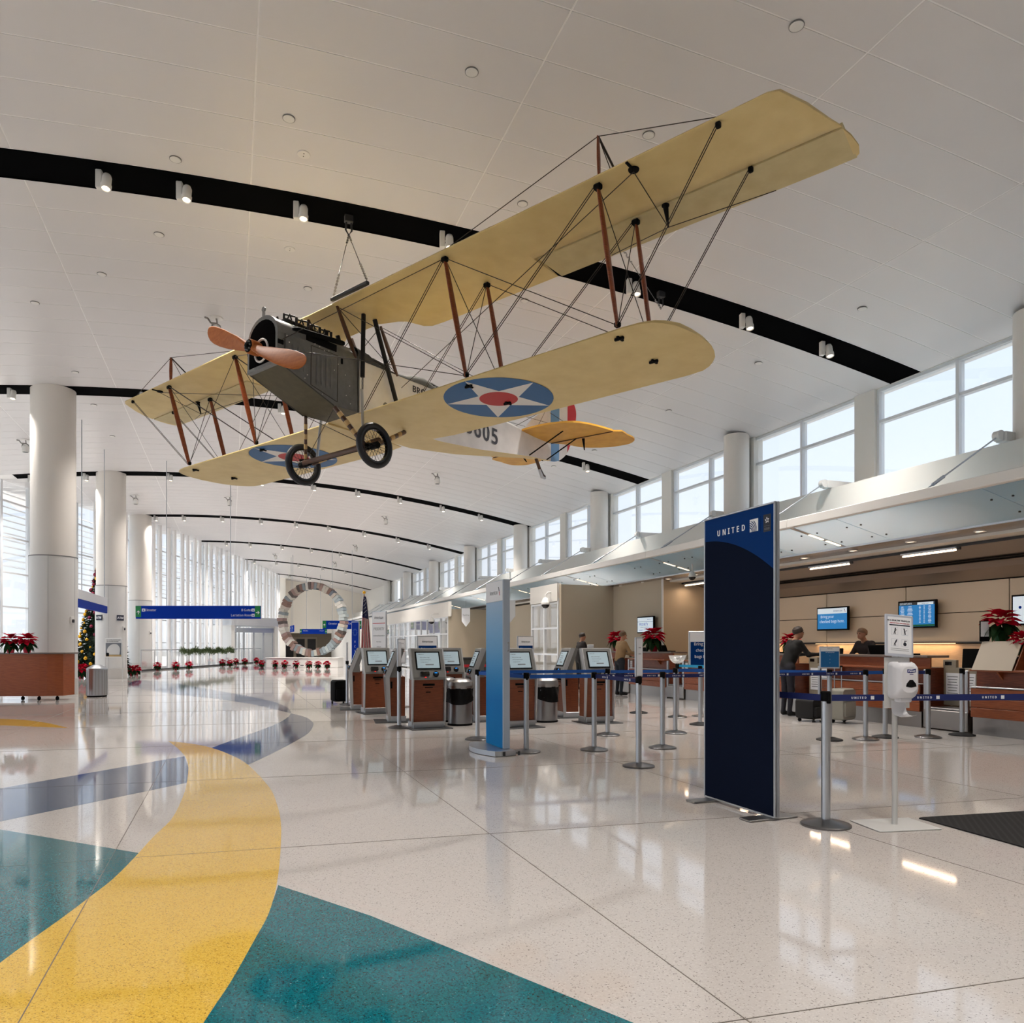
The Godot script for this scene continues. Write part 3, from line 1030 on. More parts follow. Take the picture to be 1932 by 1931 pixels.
func foil(y: float, le: float, te: float, z: float, c0: float, c1: float, th: float, sag: float) -> Array:
	var r := []
	var up := []
	var cs := []
	for c in FC:
		cs.append(lerpf(c0, c1, c))
	for c in cs:
		r.append(b(lerpf(le, te, c), y, z + ev(FU, c) * th * (1.0 - sag) + 0.003))
	cs.reverse()
	for c in cs:
		up.append(b(lerpf(le, te, c), y, z + ev(FB, c) * th + sag * 0.05 * minf(1.0, 6.0 * minf(c - c0, c1 - c) / maxf(c1 - c0, 0.01))))
	r.append_array(up)
	return r

# sections [y, leading edge x, trailing edge x]; between neighbours ribs every 0.3 m with the cloth drawn in between
func wing_rows(sec: Array, sg: float, z0: float, th: float, hinge := 0.0, aft := false) -> Array:
	var rows := []
	for i in sec.size() - 1:
		var a: Array = sec[i]
		var e: Array = sec[i + 1]
		var n := maxi(1, roundi((e[0] - a[0]) / 0.15))
		n += n % 2 if n > 1 else 0
		for j in n + (1 if i == sec.size() - 2 else 0):
			var t := float(j) / n
			var y: float = lerpf(a[0], e[0], t)
			var le: float = lerpf(a[1], e[1], t)
			var te: float = lerpf(a[2], e[2], t)
			var c0 := 0.0
			var c1 := 1.0
			if hinge != 0.0:
				var h := clampf((le - hinge) / (le - te), 0.02, 0.98)
				if aft:
					c0 = h
				else:
					c1 = h
			rows.append(foil(sg * y, le, te, z0 + DIH * y, c0, c1, th * minf(1.0, (le - te) / 1.2), 0.07 if n > 1 and j % 2 == 1 else 0.0))
	return rows

func strut(p: Vector3, q: Vector3, r: float) -> MB:
	var pts := []
	var rad := []
	for t in [0.0, 0.06, 0.25, 0.5, 0.75, 0.94, 1.0]:
		pts.append(p.lerp(q, t))
		rad.append(r * (0.55 + 0.45 * sin(PI * clampf(t * 0.9 + 0.05, 0, 1))))
	return MB.new().tube(pts, rad, 10, true, 0.42, Vector3(1, 0, 0))

func build_aeroplane() -> void:
	var a := thing("biplane", "old cream fabric biplane with wooden propeller hanging from the ceiling", "aeroplane", Vector3(1.3275, 6.3227, -11.4035))
	var fw := Vector3(-0.8638, 0.02293, 0.50331)
	var lf := Vector3(0.5036, 0.0086, 0.86389)
	var up := Vector3(0.01548, 0.9997, -0.01898)
	a.transform = Transform3D(Basis(fw, up, -lf).orthonormalized(), a.position)
	# ---- wings
	var wires := []
	for sg in [1.0, -1.0]:
		var tip := [[6.70, 0.12], [6.81, 0.08], [6.95, -0.24], [7.05, -0.54], [7.13, -0.745]] if sg > 0 else [[6.42, 0.12], [6.56, 0.05], [6.84, -0.28], [7.0, -0.54], [7.08, -0.745]]
		var inner := [[0.33, 0.12, -0.70], [0.5, 0.12, -0.78], [0.68, 0.12, -0.85], [0.78, 0.12, -0.93], [0.88, 0.12, -1.2], [0.98, 0.12, -1.28], [1.25, 0.12, -1.30], [3.36, 0.12, -1.30]]
		part(a, "upper_wing", MB.new().grid(wing_rows(inner, sg, 0.0, 0.09), true, true), M.fabric)
		var outer := [[3.36, 0.12, -1.30]]
		for t in tip:
			outer.append([t[0], t[1], -1.30])
		part(a, "upper_wing_tip", MB.new().grid(wing_rows(outer, sg, 0.0, 0.09, -0.755), true, true), M.fabric)
		var tl: float = tip[-1][0]
		var ail := [[3.40, 0.12, -1.33], [tl - 0.3, 0.12, -1.33], [tl, 0.12, -1.32]]
		var ar := wing_rows(ail, sg, 0.0, 0.09, -0.785, true)
		var aw := MB.new()
		aw.grid(ar, true, true)
		part(a, "aileron", aw, M.aileron_fabric)
		part(a, "aileron_tip", MB.new().prism(PackedVector2Array([Vector2(-0.79, tl), Vector2(-0.95, tl + 0.04), Vector2(-1.15, tl + 0.06), Vector2(-1.27, tl + 0.035), Vector2(-1.32, tl - 0.02)]) if sg > 0 else PackedVector2Array([Vector2(-0.79, -tl), Vector2(-0.95, -tl - 0.04), Vector2(-1.15, -tl - 0.06), Vector2(-1.27, -tl - 0.035), Vector2(-1.32, -tl + 0.02)]), 0.018, Transform3D(Basis(Vector3(1, 0, 0), Vector3(0, 0, -1), Vector3(0, 1, 0)), Vector3(0, DIH * tl, 0))), M.fabric)
		var low := [[0.37, -0.35, -1.90], [0.8, -0.35, -1.97], [1.6, -0.35, -2.0], [4.9, -0.355, -2.05], [5.12, -0.38, -2.02], [5.24, -0.43, -1.94], [5.33, -0.52, -1.84], [5.41, -0.64, -1.72], [5.47, -0.84, -1.56], [5.51, -1.05, -1.38]]
		part(a, "lower_wing", MB.new().grid(wing_rows(low, sg, -1.5, 0.085), true, true), M.fabric)
		# roundel under the lower wing
		var rx := Transform3D(Basis(Vector3(1, 0, 0), Vector3(0, DIH * sg, -1.0), Vector3(0, -1, 0)), b(-1.16, 2.44 * sg, -1.5 + DIH * 2.44 - 0.0025))
		var ring := PackedVector2Array()
		var red := PackedVector2Array()
		var star := PackedVector2Array()
		for i in 48:
			ring.append(Vector2.from_angle(TAU * i / 48) * 0.775)
			red.append(Vector2.from_angle(TAU * i / 48) * 0.272)
		for i in 10:
			star.append(Vector2.from_angle(atan2(-0.56 * sg, -0.65) + TAU * i / 10) * (0.77 if i % 2 == 0 else 0.295))
		var ro := part(a, "roundel", MB.new().prism(ring, 0.0015, rx), M.roundel_blue)
		part(ro, "star", MB.new().prism(star, 0.0028, rx), M.roundel_white)
		part(ro, "disc", MB.new().prism(red, 0.004, rx), M.roundel_red)
		# dark fittings that show below the lower wing
		for y in [2.45, 4.78]:
			for x in [-0.54, -1.36]:
				part(a, "strut_fitting", MB.new().cbox(b(x, sg * y, -1.5 + DIH * y - 0.012), Vector3(0.13, 0.022, 0.03), 0.004).cbox(b(x + 0.02, sg * y, -1.5 + DIH * y - 0.02), Vector3(0.03, 0.03, 0.12), 0.004), M.black)
		# interplane struts
		for y in [2.492, 4.813]:
			var zu: float = DIH * y - 0.004
			var zl: float = DIH * y - 1.425
			part(a, "interplane_strut", strut(b(0, sg * y, zu), b(-0.427, sg * y, zl), 0.052), M.strut_wood)
			part(a, "interplane_strut", strut(b(-0.828, sg * y, zu), b(-1.255, sg * y, zl), 0.05), M.strut_wood)
			for x in [0.0, -0.828]:
				part(a, "strut_cap", MB.new().cbox(b(x, sg * y, zu - 0.03), Vector3(0.07, 0.06, 0.09), 0.012), M.black)
				part(a, "strut_foot", MB.new().cbox(b(x - 0.427, sg * y, zl + 0.025), Vector3(0.06, 0.06, 0.07), 0.012), M.black)
			wires.append([b(0, sg * y, zu), b(-1.255, sg * y, zl)])
			wires.append([b(-0.828, sg * y, zu), b(-0.427, sg * y, zl)])
		for q in [0.0, -0.828]:
			for o in [0.0, 0.03]:
				wires.append([b(q - 0.427 + o, sg * 0.42, -1.42), b(q + o, sg * 2.492, 0.0)])
				wires.append([b(q - 0.427 + o, sg * 2.492, -1.40), b(q + o, sg * 4.813, 0.02)])
				wires.append([b(q - 0.427 + o, sg * 4.813, -1.40), b(q + o + 0.04, sg * 6.216, 0.03)])
			wires.append([b(q, sg * 2.492, 0.0), b(q - 0.427, sg * 4.813, -1.38)])
			wires.append([b(q, sg * 0.36, -0.02), b(q - 0.427, sg * 2.492, -1.40)])
			part(a, "wire_lug", MB.new().cbox(b(q + 0.05, sg * 6.216, 0.012), Vector3(0.05, 0.06, 0.05), 0.01), M.black)
		# kingpost on the upper wing
		var kt := b(-0.02, sg * 4.8, 0.575)
		part(a, "kingpost", strut(b(-0.03, sg * 4.81, 0.08), kt, 0.034), M.strut_wood)
		part(a, "kingpost_brace", MB.new().rod(kt, b(-0.75, sg * 4.84, 0.1), 0.013, 6), M.wire)
		wires.append([kt, b(0.02, sg * 2.5, 0.09)])
		wires.append([kt, b(0.0, sg * 6.3, 0.1)])
		wires.append([kt, b(-0.4, sg * 4.85, 0.1)])
		# aileron horn, pulley and cable
		part(a, "aileron_horn", MB.new().tube([b(-0.79, sg * 5.22, 0.02), b(-0.86, sg * 5.22, -0.2)], [0.035, 0.01], 8), M.black)
		part(a, "horn_disc", MB.new().lathe([[0.0, -0.012], [0.045, -0.012], [0.045, 0.0], [0.0, 0.0]], 14, Transform3D(Basis(), b(-0.79, sg * 5.22, 0.025))), M.black)
		part(a, "pulley", MB.new().lathe([[0.0, -0.014], [0.055, -0.014], [0.06, 0.0], [0.0, 0.0]], 16, Transform3D(Basis(), b(-0.03, sg * 5.24, 0.026))), M.black)
		part(a, "pulley_guard", MB.new().cbox(b(0.06, sg * 5.24, 0.02), Vector3(0.13, 0.02, 0.03), 0.005), M.black)
		wires.append([b(-0.03, sg * 5.24, 0.0), b(-0.86, sg * 5.22, -0.2)])
		wires.append([b(-0.03, sg * 5.24, 0.0), b(-1.2, sg * 0.38, -0.85)])
		wires.append([b(-0.86, sg * 5.22, -0.2), b(-1.3, sg * 6.3, 0.02)])
		wires.append([b(-0.86, sg * 5.22, -0.2), b(-1.3, sg * 4.2, 0.02)])
		# drift wires from the nose
		wires.append([b(1.0, sg * 0.37, -0.84), b(0.0, sg * 2.492, 0.0)])
		wires.append([b(0.97, sg * 0.37, -0.95), b(-0.427, sg * 2.492, -1.40)])
		# cabane struts
		part(a, "cabane_strut", strut(b(0.05, sg * 0.35, 0.0), b(-0.30, sg * 0.36, -0.66), 0.045), M.dark_wood)
		part(a, "cabane_strut", strut(b(-0.78, sg * 0.35, 0.0), b(-1.13, sg * 0.36, -0.68), 0.045), M.dark_wood)
		wires.append([b(0.05, sg * 0.35, -0.01), b(-1.13, sg * 0.36, -0.66)])
		wires.append([b(-0.78, sg * 0.35, -0.01), b(-0.30, sg * 0.36, -0.64)])
		# padded slings that carry the hull
		var sl := part(a, "padded_sling", MB.new().rod(b(-0.36, sg * 0.45, 0.0), b(-0.356, sg * 0.45, -0.95), 0.033, 10), M.rubber)
		var links := MB.new()
		for i in 5:
			links.box(b(-0.355, sg * 0.455, -0.98 - i * 0.035), Vector3(0.03, 0.04, 0.012) if i % 2 else Vector3(0.012, 0.04, 0.03))
		part(sl, "chain", links, M.brushed)
		part(sl, "lower_rod", MB.new().tube([b(-0.33, sg * 0.47, -1.15), b(-0.30, sg * 0.56, -2.0)], 0.026, 8, true, 0.6), M.alu)
		part(a, "padded_sling", MB.new().rod(b(-0.577, sg * 0.45, 0.0), b(-1.03, sg * 0.45, -1.13), 0.035, 10), M.rubber)
	part(a, "centre_section", MB.new().grid(wing_rows([[-0.325, 0.12, -0.72], [0.325, 0.12, -0.72]], 1.0, 0.0, 0.09), true, true), M.fabric)
	for w in wires:
		part(a, "bracing_wire", MB.new().rod(w[0], w[1], 0.0052, 5), M.wire)
	build_hull(a)
	build_tail(a)
	build_undercarriage(a)
	build_propeller(a)
	# spreader bar on top of the wing and the chains up to the ceiling
	part(a, "lifting_bar", MB.new().cbox(b(0.09, 0.68, 0.095), Vector3(0.06, 0.05, 0.82), 0.01), M.dark_grey)
	for q in [[658.0, 452.0, [[0.08, 0.3, 0.14], [0.08, 1.05, 0.14]]], [1247.0, 560.0, [[-0.9, 4.4, 0.12]]]]:
		var top := ontrough(q[0], 1)
		var h := thing("hanging_chain", "steel chain on a ceiling hook by the biplane nose" if q[0] < 900 else "steel chain on a ceiling hook behind the outer wing struts", "chain", top)
		part(h, "hook_plate", MB.new().cbox(Vector3(0, -0.05, 0), Vector3(0.14, 0.12, 0.1), 0.01), M.dark_grey)
		part(h, "shackle", MB.new().tube([Vector3(-0.04, -0.1, 0), Vector3(-0.05, -0.24, 0), Vector3(0, -0.32, 0), Vector3(0.05, -0.24, 0), Vector3(0.04, -0.1, 0)], 0.016, 6), M.dark_grey)
		for e in q[2]:
			var end: Vector3 = a.transform * b(e[0], e[1], e[2]) - top
			var st := Vector3(0, -0.32, 0)
			part(h, "cable", MB.new().rod(st.lerp(end, 0.18), st.lerp(end, 0.68), 0.006, 5), M.wire)
			var ch := MB.new()
			var bs := Basis.looking_at((end - st).normalized(), Vector3.RIGHT)
			for i in 22:
				var t := 0.01 + i * 0.021 if i < 8 else 0.68 + (i - 8) * 0.0235
				ch.box(st.lerp(end, t), Vector3(0.034, 0.012, 0.05) if i % 2 else Vector3(0.012, 0.034, 0.05), bs)
			part(h, "chain_links", ch, M.brushed)

func side_rows(sec: Array, sg: float) -> Array:
	var r := []
	for s in sec:
		r.append([b(s[0], sg * s[1], s[2]), b(s[0], sg * s[1], s[3])])
	return r

func arch_rows(sec: Array, boxy := 1.0) -> Array:
	var r := []
	for s in sec:
		var row := []
		for i in 13:
			var t := PI * i / 12
			row.append(b(s[0], signf(cos(t)) * pow(absf(cos(t)), boxy) * s[1], s[3] + (s[4] - s[3]) * pow(sin(t), maxf(boxy, 0.7))))
		r.append(row)
	return r

func build_hull(a: Node3D) -> void:
	# nose: x, half width, bottom, shoulder, crown
	var nose := [[1.0, 0.36, -1.15, -0.72, -0.43], [0.6, 0.365, -1.31, -0.70, -0.42], [0.1, 0.37, -1.49, -0.68, -0.43], [-0.36, 0.37, -1.47, -0.67, -0.43]]
	var cowl := MB.new()
	for sg in [1.0, -1.0]:
		cowl.grid(side_rows(nose, sg), false, false, Vector3(0, 0, -sg))
	cowl.grid(arch_rows(nose), false, false, Vector3.UP)
	part(a, "cowling", cowl, M.cowl)
	var pan := []
	for s in nose:
		pan.append([b(s[0], s[1], s[2]), b(s[0], -s[1], s[2])])
	part(a, "belly_pan", MB.new().grid(pan, false, false, Vector3.DOWN), M.olive)
	for sg in [1.0, -1.0]:
		part(a, "belly_rail", MB.new().rod(b(1.0, sg * 0.362, -1.15), b(0.1, sg * 0.372, -1.49), 0.012, 6), M.cowl_dark)
		for x in [0.80, 0.71, 0.62]:
			part(a, "louver", MB.new().tube([b(x, sg * 0.366, -0.82), b(x, sg * 0.366, -0.86), b(x, sg * 0.366, -1.12), b(x, sg * 0.366, -1.16)], [0.006, 0.018, 0.018, 0.006], 8), M.cowl)
		for x in [0.40, 0.32, 0.24, 0.16]:
			part(a, "louver", MB.new().tube([b(x, sg * 0.368, -0.82), b(x, sg * 0.368, -0.86), b(x, sg * 0.368, -1.22), b(x, sg * 0.368, -1.27)], [0.006, 0.018, 0.018, 0.006], 8), M.cowl)
		for q in [[0.5, -0.74, 0.5, -1.3], [0.04, -0.74, 0.04, -1.42], [0.5, -0.74, 0.04, -0.74], [0.5, -1.3, 0.04, -1.42], [0.93, -0.72, 0.93, -1.14]]:
			part(a, "panel_seam", MB.new().rod(b(q[0], sg * 0.368, q[1]), b(q[2], sg * 0.369, q[3]), 0.007, 5), M.cowl_dark)
		part(a, "catch", MB.new().cbox(b(-0.03, sg * 0.378, -0.80), Vector3(0.03, 0.08, 0.025), 0.006), M.black)
		part(a, "cowl_band", MB.new().rod(b(-0.33, sg * 0.372, -0.67), b(-0.345, sg * 0.372, -1.47), 0.012, 6), M.cowl_dark)
		part(a, "exhaust_pipe", MB.new().tube([b(0.83, sg * 0.40, -0.635), b(0.76, sg * 0.415, -0.62), b(0.0, sg * 0.415, -0.55), b(-0.03, sg * 0.415, -0.548)], [0.02, 0.036, 0.036, 0.03], 10), M.black)
		part(a, "exhaust_port", MB.new().cbox(b(0.33, sg * 0.375, -0.645), Vector3(0.52, 0.1, 0.02), 0.004), M.black)
		# rivets and chips of bare metal
		for q in [[0.86, -0.82], [0.9, -0.74], [0.44, -0.70], [0.36, -0.71], [0.28, -0.745], [0.2, -0.72], [0.03, -0.86], [-0.1, -0.98], [-0.18, -1.12], [-0.12, -1.28], [0.3, -1.38], [0.56, -1.18], [0.6, -1.24], [-0.2, -1.38], [0.1, -0.97]]:
			part(a, "bare_rivet", MB.new().ball(b(q[0], sg * 0.369, q[1]), 0.009, 6, 4), M.roundel_white)
	# radiator
	var shell := PackedVector2Array([Vector2(-0.365, -1.155), Vector2(0.365, -1.155)])
	var core := PackedVector2Array([Vector2(-0.315, -1.1), Vector2(0.315, -1.1)])
	for i in 13:
		var t := PI * i / 12
		shell.append(Vector2(cos(t) * 0.365, -0.72 + sin(t) * 0.30))
		core.append(Vector2(cos(t) * 0.315, -0.73 + sin(t) * 0.25))
	var rxf := Transform3D(Basis(Vector3(0, 0, -1), Vector3(0, 1, 0), Vector3(1, 0, 0)), Vector3(0.985, 0, 0))
	var rad := part(a, "radiator_shell", MB.new().prism(shell, 0.06, rxf), M.cowl)
	part(rad, "radiator_core", MB.new().prism(core, 0.066, rxf), M.trough_black)
	part(rad, "lower_frame", MB.new().cbox(b(1.05, 0, -1.13), Vector3(0.02, 0.05, 0.7), 0.005), M.cowl)
	var tor := []
	for i in 25:
		tor.append(b(1.06, cos(TAU * i / 24) * 0.155, -0.908 + sin(TAU * i / 24) * 0.155))
	part(rad, "crank_ring", MB.new().tube(tor, 0.016, 6), M.roundel_white)
	part(a, "moto_meter", MB.new().rod(b(1.03, 0, -0.43), b(1.03, 0, -0.36), 0.022, 8).lathe([[0.0, -0.012], [0.036, -0.012], [0.036, 0.012], [0.0, 0.012]], 14, Transform3D(Basis(Vector3(0, 0, 1), PI / 2), b(1.03, 0, -0.32))), M.brushed)
	# engine top: rocker gear
	part(a, "engine_block", MB.new().cbox(b(0.38, 0, -0.43), Vector3(0.84, 0.09, 0.34), 0.02), M.black_gloss)
	for sg in [1.0, -1.0]:
		for i in 4:
			var x := 0.7 - i * 0.2
			var y: float = sg * 0.13
			part(a, "rocker_arm", MB.new().rod(b(x + 0.05, y, -0.42), b(x, y, -0.30), 0.011, 6).rod(b(x - 0.05, y, -0.42), b(x, y, -0.30), 0.011, 6).rod(b(x - 0.06, y + sg * 0.05, -0.33), b(x + 0.06, y - sg * 0.05, -0.31), 0.013, 6).rod(b(x + 0.06, y - sg * 0.05, -0.43), b(x + 0.06, y - sg * 0.05, -0.3), 0.016, 8).rod(b(x - 0.07, y + sg * 0.06, -0.44), b(x - 0.07, y + sg * 0.06, -0.34), 0.02, 8), M.engine_metal)
	# hull behind the firewall: x, half width, bottom, longeron
	var hull := [[-0.36, 0.365, -1.47, -0.67], [-1.2, 0.365, -1.49, -0.66], [-2.1, 0.345, -1.48, -0.65], [-3.16, 0.275, -1.36, -0.635], [-4.2, 0.18, -1.19, -0.625], [-4.9, 0.11, -1.075, -0.62], [-5.74, 0.02, -0.965, -0.62]]
	var body := MB.new()
	for sg in [1.0, -1.0]:
		body.grid(side_rows(hull, sg), false, false, Vector3(0, 0, -sg))
	part(a, "fuselage", body, M.fabric_white)
	var bel := []
	for s in hull:
		bel.append([b(s[0], s[1], s[2]), b(s[0], -s[1], s[2])])
	part(a, "belly_fabric", MB.new().grid(bel, false, false, Vector3.DOWN), M.fabric)
	part(a, "turtle_deck", MB.new().grid(arch_rows([[-2.4, 0.325, 0, -0.645, -0.47], [-3.16, 0.275, 0, -0.635, -0.5], [-4.2, 0.18, 0, -0.625, -0.555], [-5.0, 0.1, 0, -0.62, -0.585], [-5.72, 0.02, 0, -0.62, -0.61]]), false, false, Vector3.UP), M.fabric_white)
	var coam := [[-0.34, 0.372, 0, -0.67, -0.43], [-0.58, 0.372, 0, -0.67, -0.465], [-0.78, 0.372, 0, -0.67, -0.585], [-1.12, 0.372, 0, -0.67, -0.615], [-1.35, 0.37, 0, -0.67, -0.58], [-1.6, 0.365, 0, -0.66, -0.5], [-1.78, 0.36, 0, -0.66, -0.47], [-1.98, 0.352, 0, -0.655, -0.54], [-2.25, 0.342, 0, -0.655, -0.53], [-2.48, 0.33, 0, -0.65, -0.468]]
	part(a, "cockpit_coaming", MB.new().grid(arch_rows(coam, 0.4), false, false, Vector3.UP), M.coaming)
	for x in [-0.93, -2.1]:
		var rim := []
		for i in 21:
			rim.append(b(x + cos(TAU * i / 20) * 0.27, sin(TAU * i / 20) * 0.24, -0.535 + cos(TAU * i / 20) * 0.03 + 0.045 * absf(cos(TAU * i / 20))))
		part(a, "cockpit_rim", MB.new().tube(rim, 0.028, 8), M.cowl_dark)
	for sg in [1.0, -1.0]:
		part(a, "firewall_post", MB.new().rod(b(-0.37, sg * 0.37, -0.66), b(-0.37, sg * 0.372, -1.47), 0.01, 6), M.roundel_white)
		part(a, "inspection_port", MB.new().lathe([[0.0, 0.0], [0.045, 0.0], [0.05, 0.012], [0.03, 0.014], [0.0, 0.006]], 14, Transform3D(Basis(Vector3(1, 0, 0), -sg * PI / 2), b(-0.88, sg * 0.368, -1.22))), M.grey_plastic)
		part(a, "wire_lug_plate", MB.new().cbox(b(1.0, sg * 0.372, -0.86), Vector3(0.09, 0.06, 0.02), 0.006), M.black)
		var side := Basis(Vector3(-1, 0, 0), Vector3(0, 1, 0), Vector3(0, 0, -1)) if sg > 0 else Basis()
		words(a, "BROOKS", 0.105, M.print_dark, Transform3D(side, b(-1.74, sg * 0.363, -0.775)), true)
		var tilt: float = -0.083 if sg > 0 else 0.083
		for i in 5:
			var off := (i - 2) * 0.262
			words(a, "38605"[i], 0.30, M.number_grey, Transform3D(Basis(Vector3.UP, -tilt) * side, b(-3.13 - sg * off, sg * (0.282 - 0.083 * sg * off), -1.0)), true, HORIZONTAL_ALIGNMENT_CENTER, "digit")

func build_tail(a: Node3D) -> void:
	var xz := Transform3D(Basis(Vector3(1, 0, 0), Vector3(0, 1, 0), Vector3(0, 0, 1)), Vector3(0, 0, -0.015))
	part(a, "fin", MB.new().prism(PackedVector2Array([Vector2(-4.75, -0.6), Vector2(-5.1, -0.25), Vector2(-5.45, 0.0), Vector2(-5.73, 0.12), Vector2(-5.73, -0.62)]), 0.03, xz), M.fabric_white)
	var rud := smooth([Vector2(-5.745, -0.965), Vector2(-5.9, -0.945), Vector2(-6.08, -0.875), Vector2(-6.3, -0.71), Vector2(-6.44, -0.5), Vector2(-6.58, -0.2), Vector2(-6.66, 0.1), Vector2(-6.67, 0.33), Vector2(-6.55, 0.5), Vector2(-6.3, 0.58), Vector2(-6.0, 0.53), Vector2(-5.8, 0.36), Vector2(-5.745, 0.12)], 3)
	for q in [[-5.74, -6.042, "rudder_blue"], [-6.042, -6.345, "fabric_white"], [-6.345, -7.0, "rudder_red"]]:
		for pl in Geometry2D.intersect_polygons(rud, PackedVector2Array([Vector2(q[0], -2), Vector2(q[1], -2), Vector2(q[1], 2), Vector2(q[0], 2)])):
			part(a, "rudder_stripe", MB.new().prism(pl, 0.03, xz), M[q[2]])
	part(a, "rudder_horn", MB.new().rod(b(-5.8, -0.25, -0.28), b(-5.8, 0.25, -0.28), 0.014, 6), M.black)
	var yx := Transform3D(Basis(Vector3(1, 0, 0), Vector3(0, 0, -1), Vector3(0, 1, 0)), Vector3(0, -0.64, 0))
	for sg in [1.0, -1.0]:
		var stab := PackedVector2Array()
		for p in smooth([Vector2(-4.6, 0.1), Vector2(-4.58, 0.5), Vector2(-4.62, 0.84), Vector2(-4.8, 1.22), Vector2(-5.15, 1.42), Vector2(-5.69, 1.55)], 3):
			stab.append(Vector2(p.x, p.y * sg))
		stab.append(Vector2(-5.6, 0.08 * sg))
		part(a, "stabilizer", MB.new().prism(stab, 0.035, yx), M.fabric_yellow)
		var elev := PackedVector2Array()
		for p in smooth([Vector2(-5.625, 0.12), Vector2(-5.72, 1.54), Vector2(-6.1, 1.64), Vector2(-6.42, 1.62), Vector2(-6.6, 1.46), Vector2(-6.65, 1.26), Vector2(-6.58, 0.88), Vector2(-6.29, 0.48), Vector2(-5.88, 0.3), Vector2(-5.66, 0.13)], 3):
			elev.append(Vector2(p.x, p.y * sg))
		part(a, "elevator", MB.new().prism(elev, 0.028, yx), M.fabric_yellow)
		part(a, "elevator_hinge", MB.new().rod(b(-5.62, sg * 0.12, -0.645), b(-5.71, sg * 1.54, -0.645), 0.012, 6), M.dark_wood)
		part(a, "elevator_horn", MB.new().tube([b(-5.75, sg * 0.82, -0.63), b(-5.9, sg * 0.75, -0.83)], [0.032, 0.01], 8), M.black)
		part(a, "tail_brace", MB.new().rod(b(-4.87, sg * 0.12, -1.06), b(-5.1, sg * 0.78, -0.64), 0.014, 6), M.black)
		part(a, "tail_brace", MB.new().rod(b(-5.55, sg * 0.05, -0.99), b(-5.66, sg * 0.72, -0.64), 0.014, 6), M.black)
		part(a, "tail_wire", MB.new().rod(b(-4.65, sg * 0.5, -0.6), b(-5.6, 0.0, 0.1), 0.005, 5), M.wire)
		part(a, "tail_wire", MB.new().rod(b(-5.65, sg * 0.9, -0.6), b(-5.7, 0.0, 0.05), 0.005, 5), M.wire)
		part(a, "control_cable", MB.new().rod(b(-2.5, sg * 0.2, -0.55), b(-5.8, sg * 0.25, -0.28), 0.004, 5), M.wire)
	part(a, "tail_skid", MB.new().tube([b(-5.1, 0, -0.9), b(-5.22, 0, -0.98), b(-5.38, 0, -1.22), b(-5.48, 0, -1.33), b(-5.55, 0, -1.34)], [0.03, 0.034, 0.034, 0.04, 0.03], 8), M.dark_wood)
	part(a, "skid_shoe", MB.new().tube([b(-5.36, 0, -1.22), b(-5.46, 0, -1.36), b(-5.56, 0, -1.37)], [0.03, 0.038, 0.026], 8), M.alu)

func build_undercarriage(a: Node3D) -> void:
	var ax := b(-0.257, 0, -2.08)
	part(a, "axle", MB.new().rod(b(-0.257, -0.95, -2.08), b(-0.257, 0.95, -2.08), 0.022, 8), M.black)
	part(a, "spreader_bar", MB.new().tube([b(-0.17, -0.74, -2.09), b(-0.17, 0.74, -2.09)], 0.04, 10, true, 0.6), M.dark_wood)
	for sg in [1.0, -1.0]:
		for q in [[b(0.07, sg * 0.35, -1.5), b(-0.2, sg * 0.72, -2.07)], [b(-1.36, sg * 0.3, -1.5), b(-0.32, sg * 0.73, -2.07)]]:
			var st := part(a, "gear_strut", MB.new().tube([q[0], q[1]], 0.036, 10, true, 0.7), M.dark_wood)
			for i in 4:
				var t := 0.14 + i * 0.22
				part(st, "tape_band", MB.new().tube([q[0].lerp(q[1], t), q[0].lerp(q[1], t + 0.11)], 0.039, 10, true, 0.72), M.tape)
		part(a, "bracing_wire", MB.new().rod(b(0.07, sg * 0.35, -1.5), b(-0.2, -sg * 0.72, -2.06), 0.005, 5), M.wire)
		part(a, "bungee", MB.new().lathe([[0.0, -0.06], [0.055, -0.05], [0.06, 0.05], [0.0, 0.06]], 10, Transform3D(Basis(Vector3.RIGHT, PI / 2), b(-0.23, sg * 0.71, -2.075))), M.black)
		# wheel
		var wxf := Transform3D(Basis(Vector3.RIGHT, PI / 2), b(-0.257, sg * 0.86, -2.08))
		var w := Node3D.new()
		w.name = "wheel"
		a.add_child(w, true)
		w.transform = wxf
		var tyre := []
		for i in 13:
			var t := TAU * i / 12
			tyre.append([0.285 + cos(t) * 0.045, sin(t) * 0.045])
		part(w, "tyre", MB.new().lathe(tyre, 48), M.tyre)
		part(w, "rim", MB.new().lathe([[0.225, -0.03], [0.25, -0.03], [0.25, 0.03], [0.225, 0.03], [0.225, -0.03]], 40), M.black_gloss)
		part(w, "hub", MB.new().lathe([[0.0, -0.09], [0.035, -0.09], [0.05, -0.07], [0.05, 0.07], [0.035, 0.09], [0.0, 0.09]], 16), M.black)
		for i in 28:
			var t := TAU * i / 28
			var t2 := t + (0.5 if i % 2 else -0.5)
			var y := 0.06 if i % 4 < 2 else -0.06
			part(w, "spoke", MB.new().rod(Vector3(cos(t2) * 0.045, y, sin(t2) * 0.045), Vector3(cos(t) * 0.228, 0.0, sin(t) * 0.228), 0.0035, 4), M.wire)

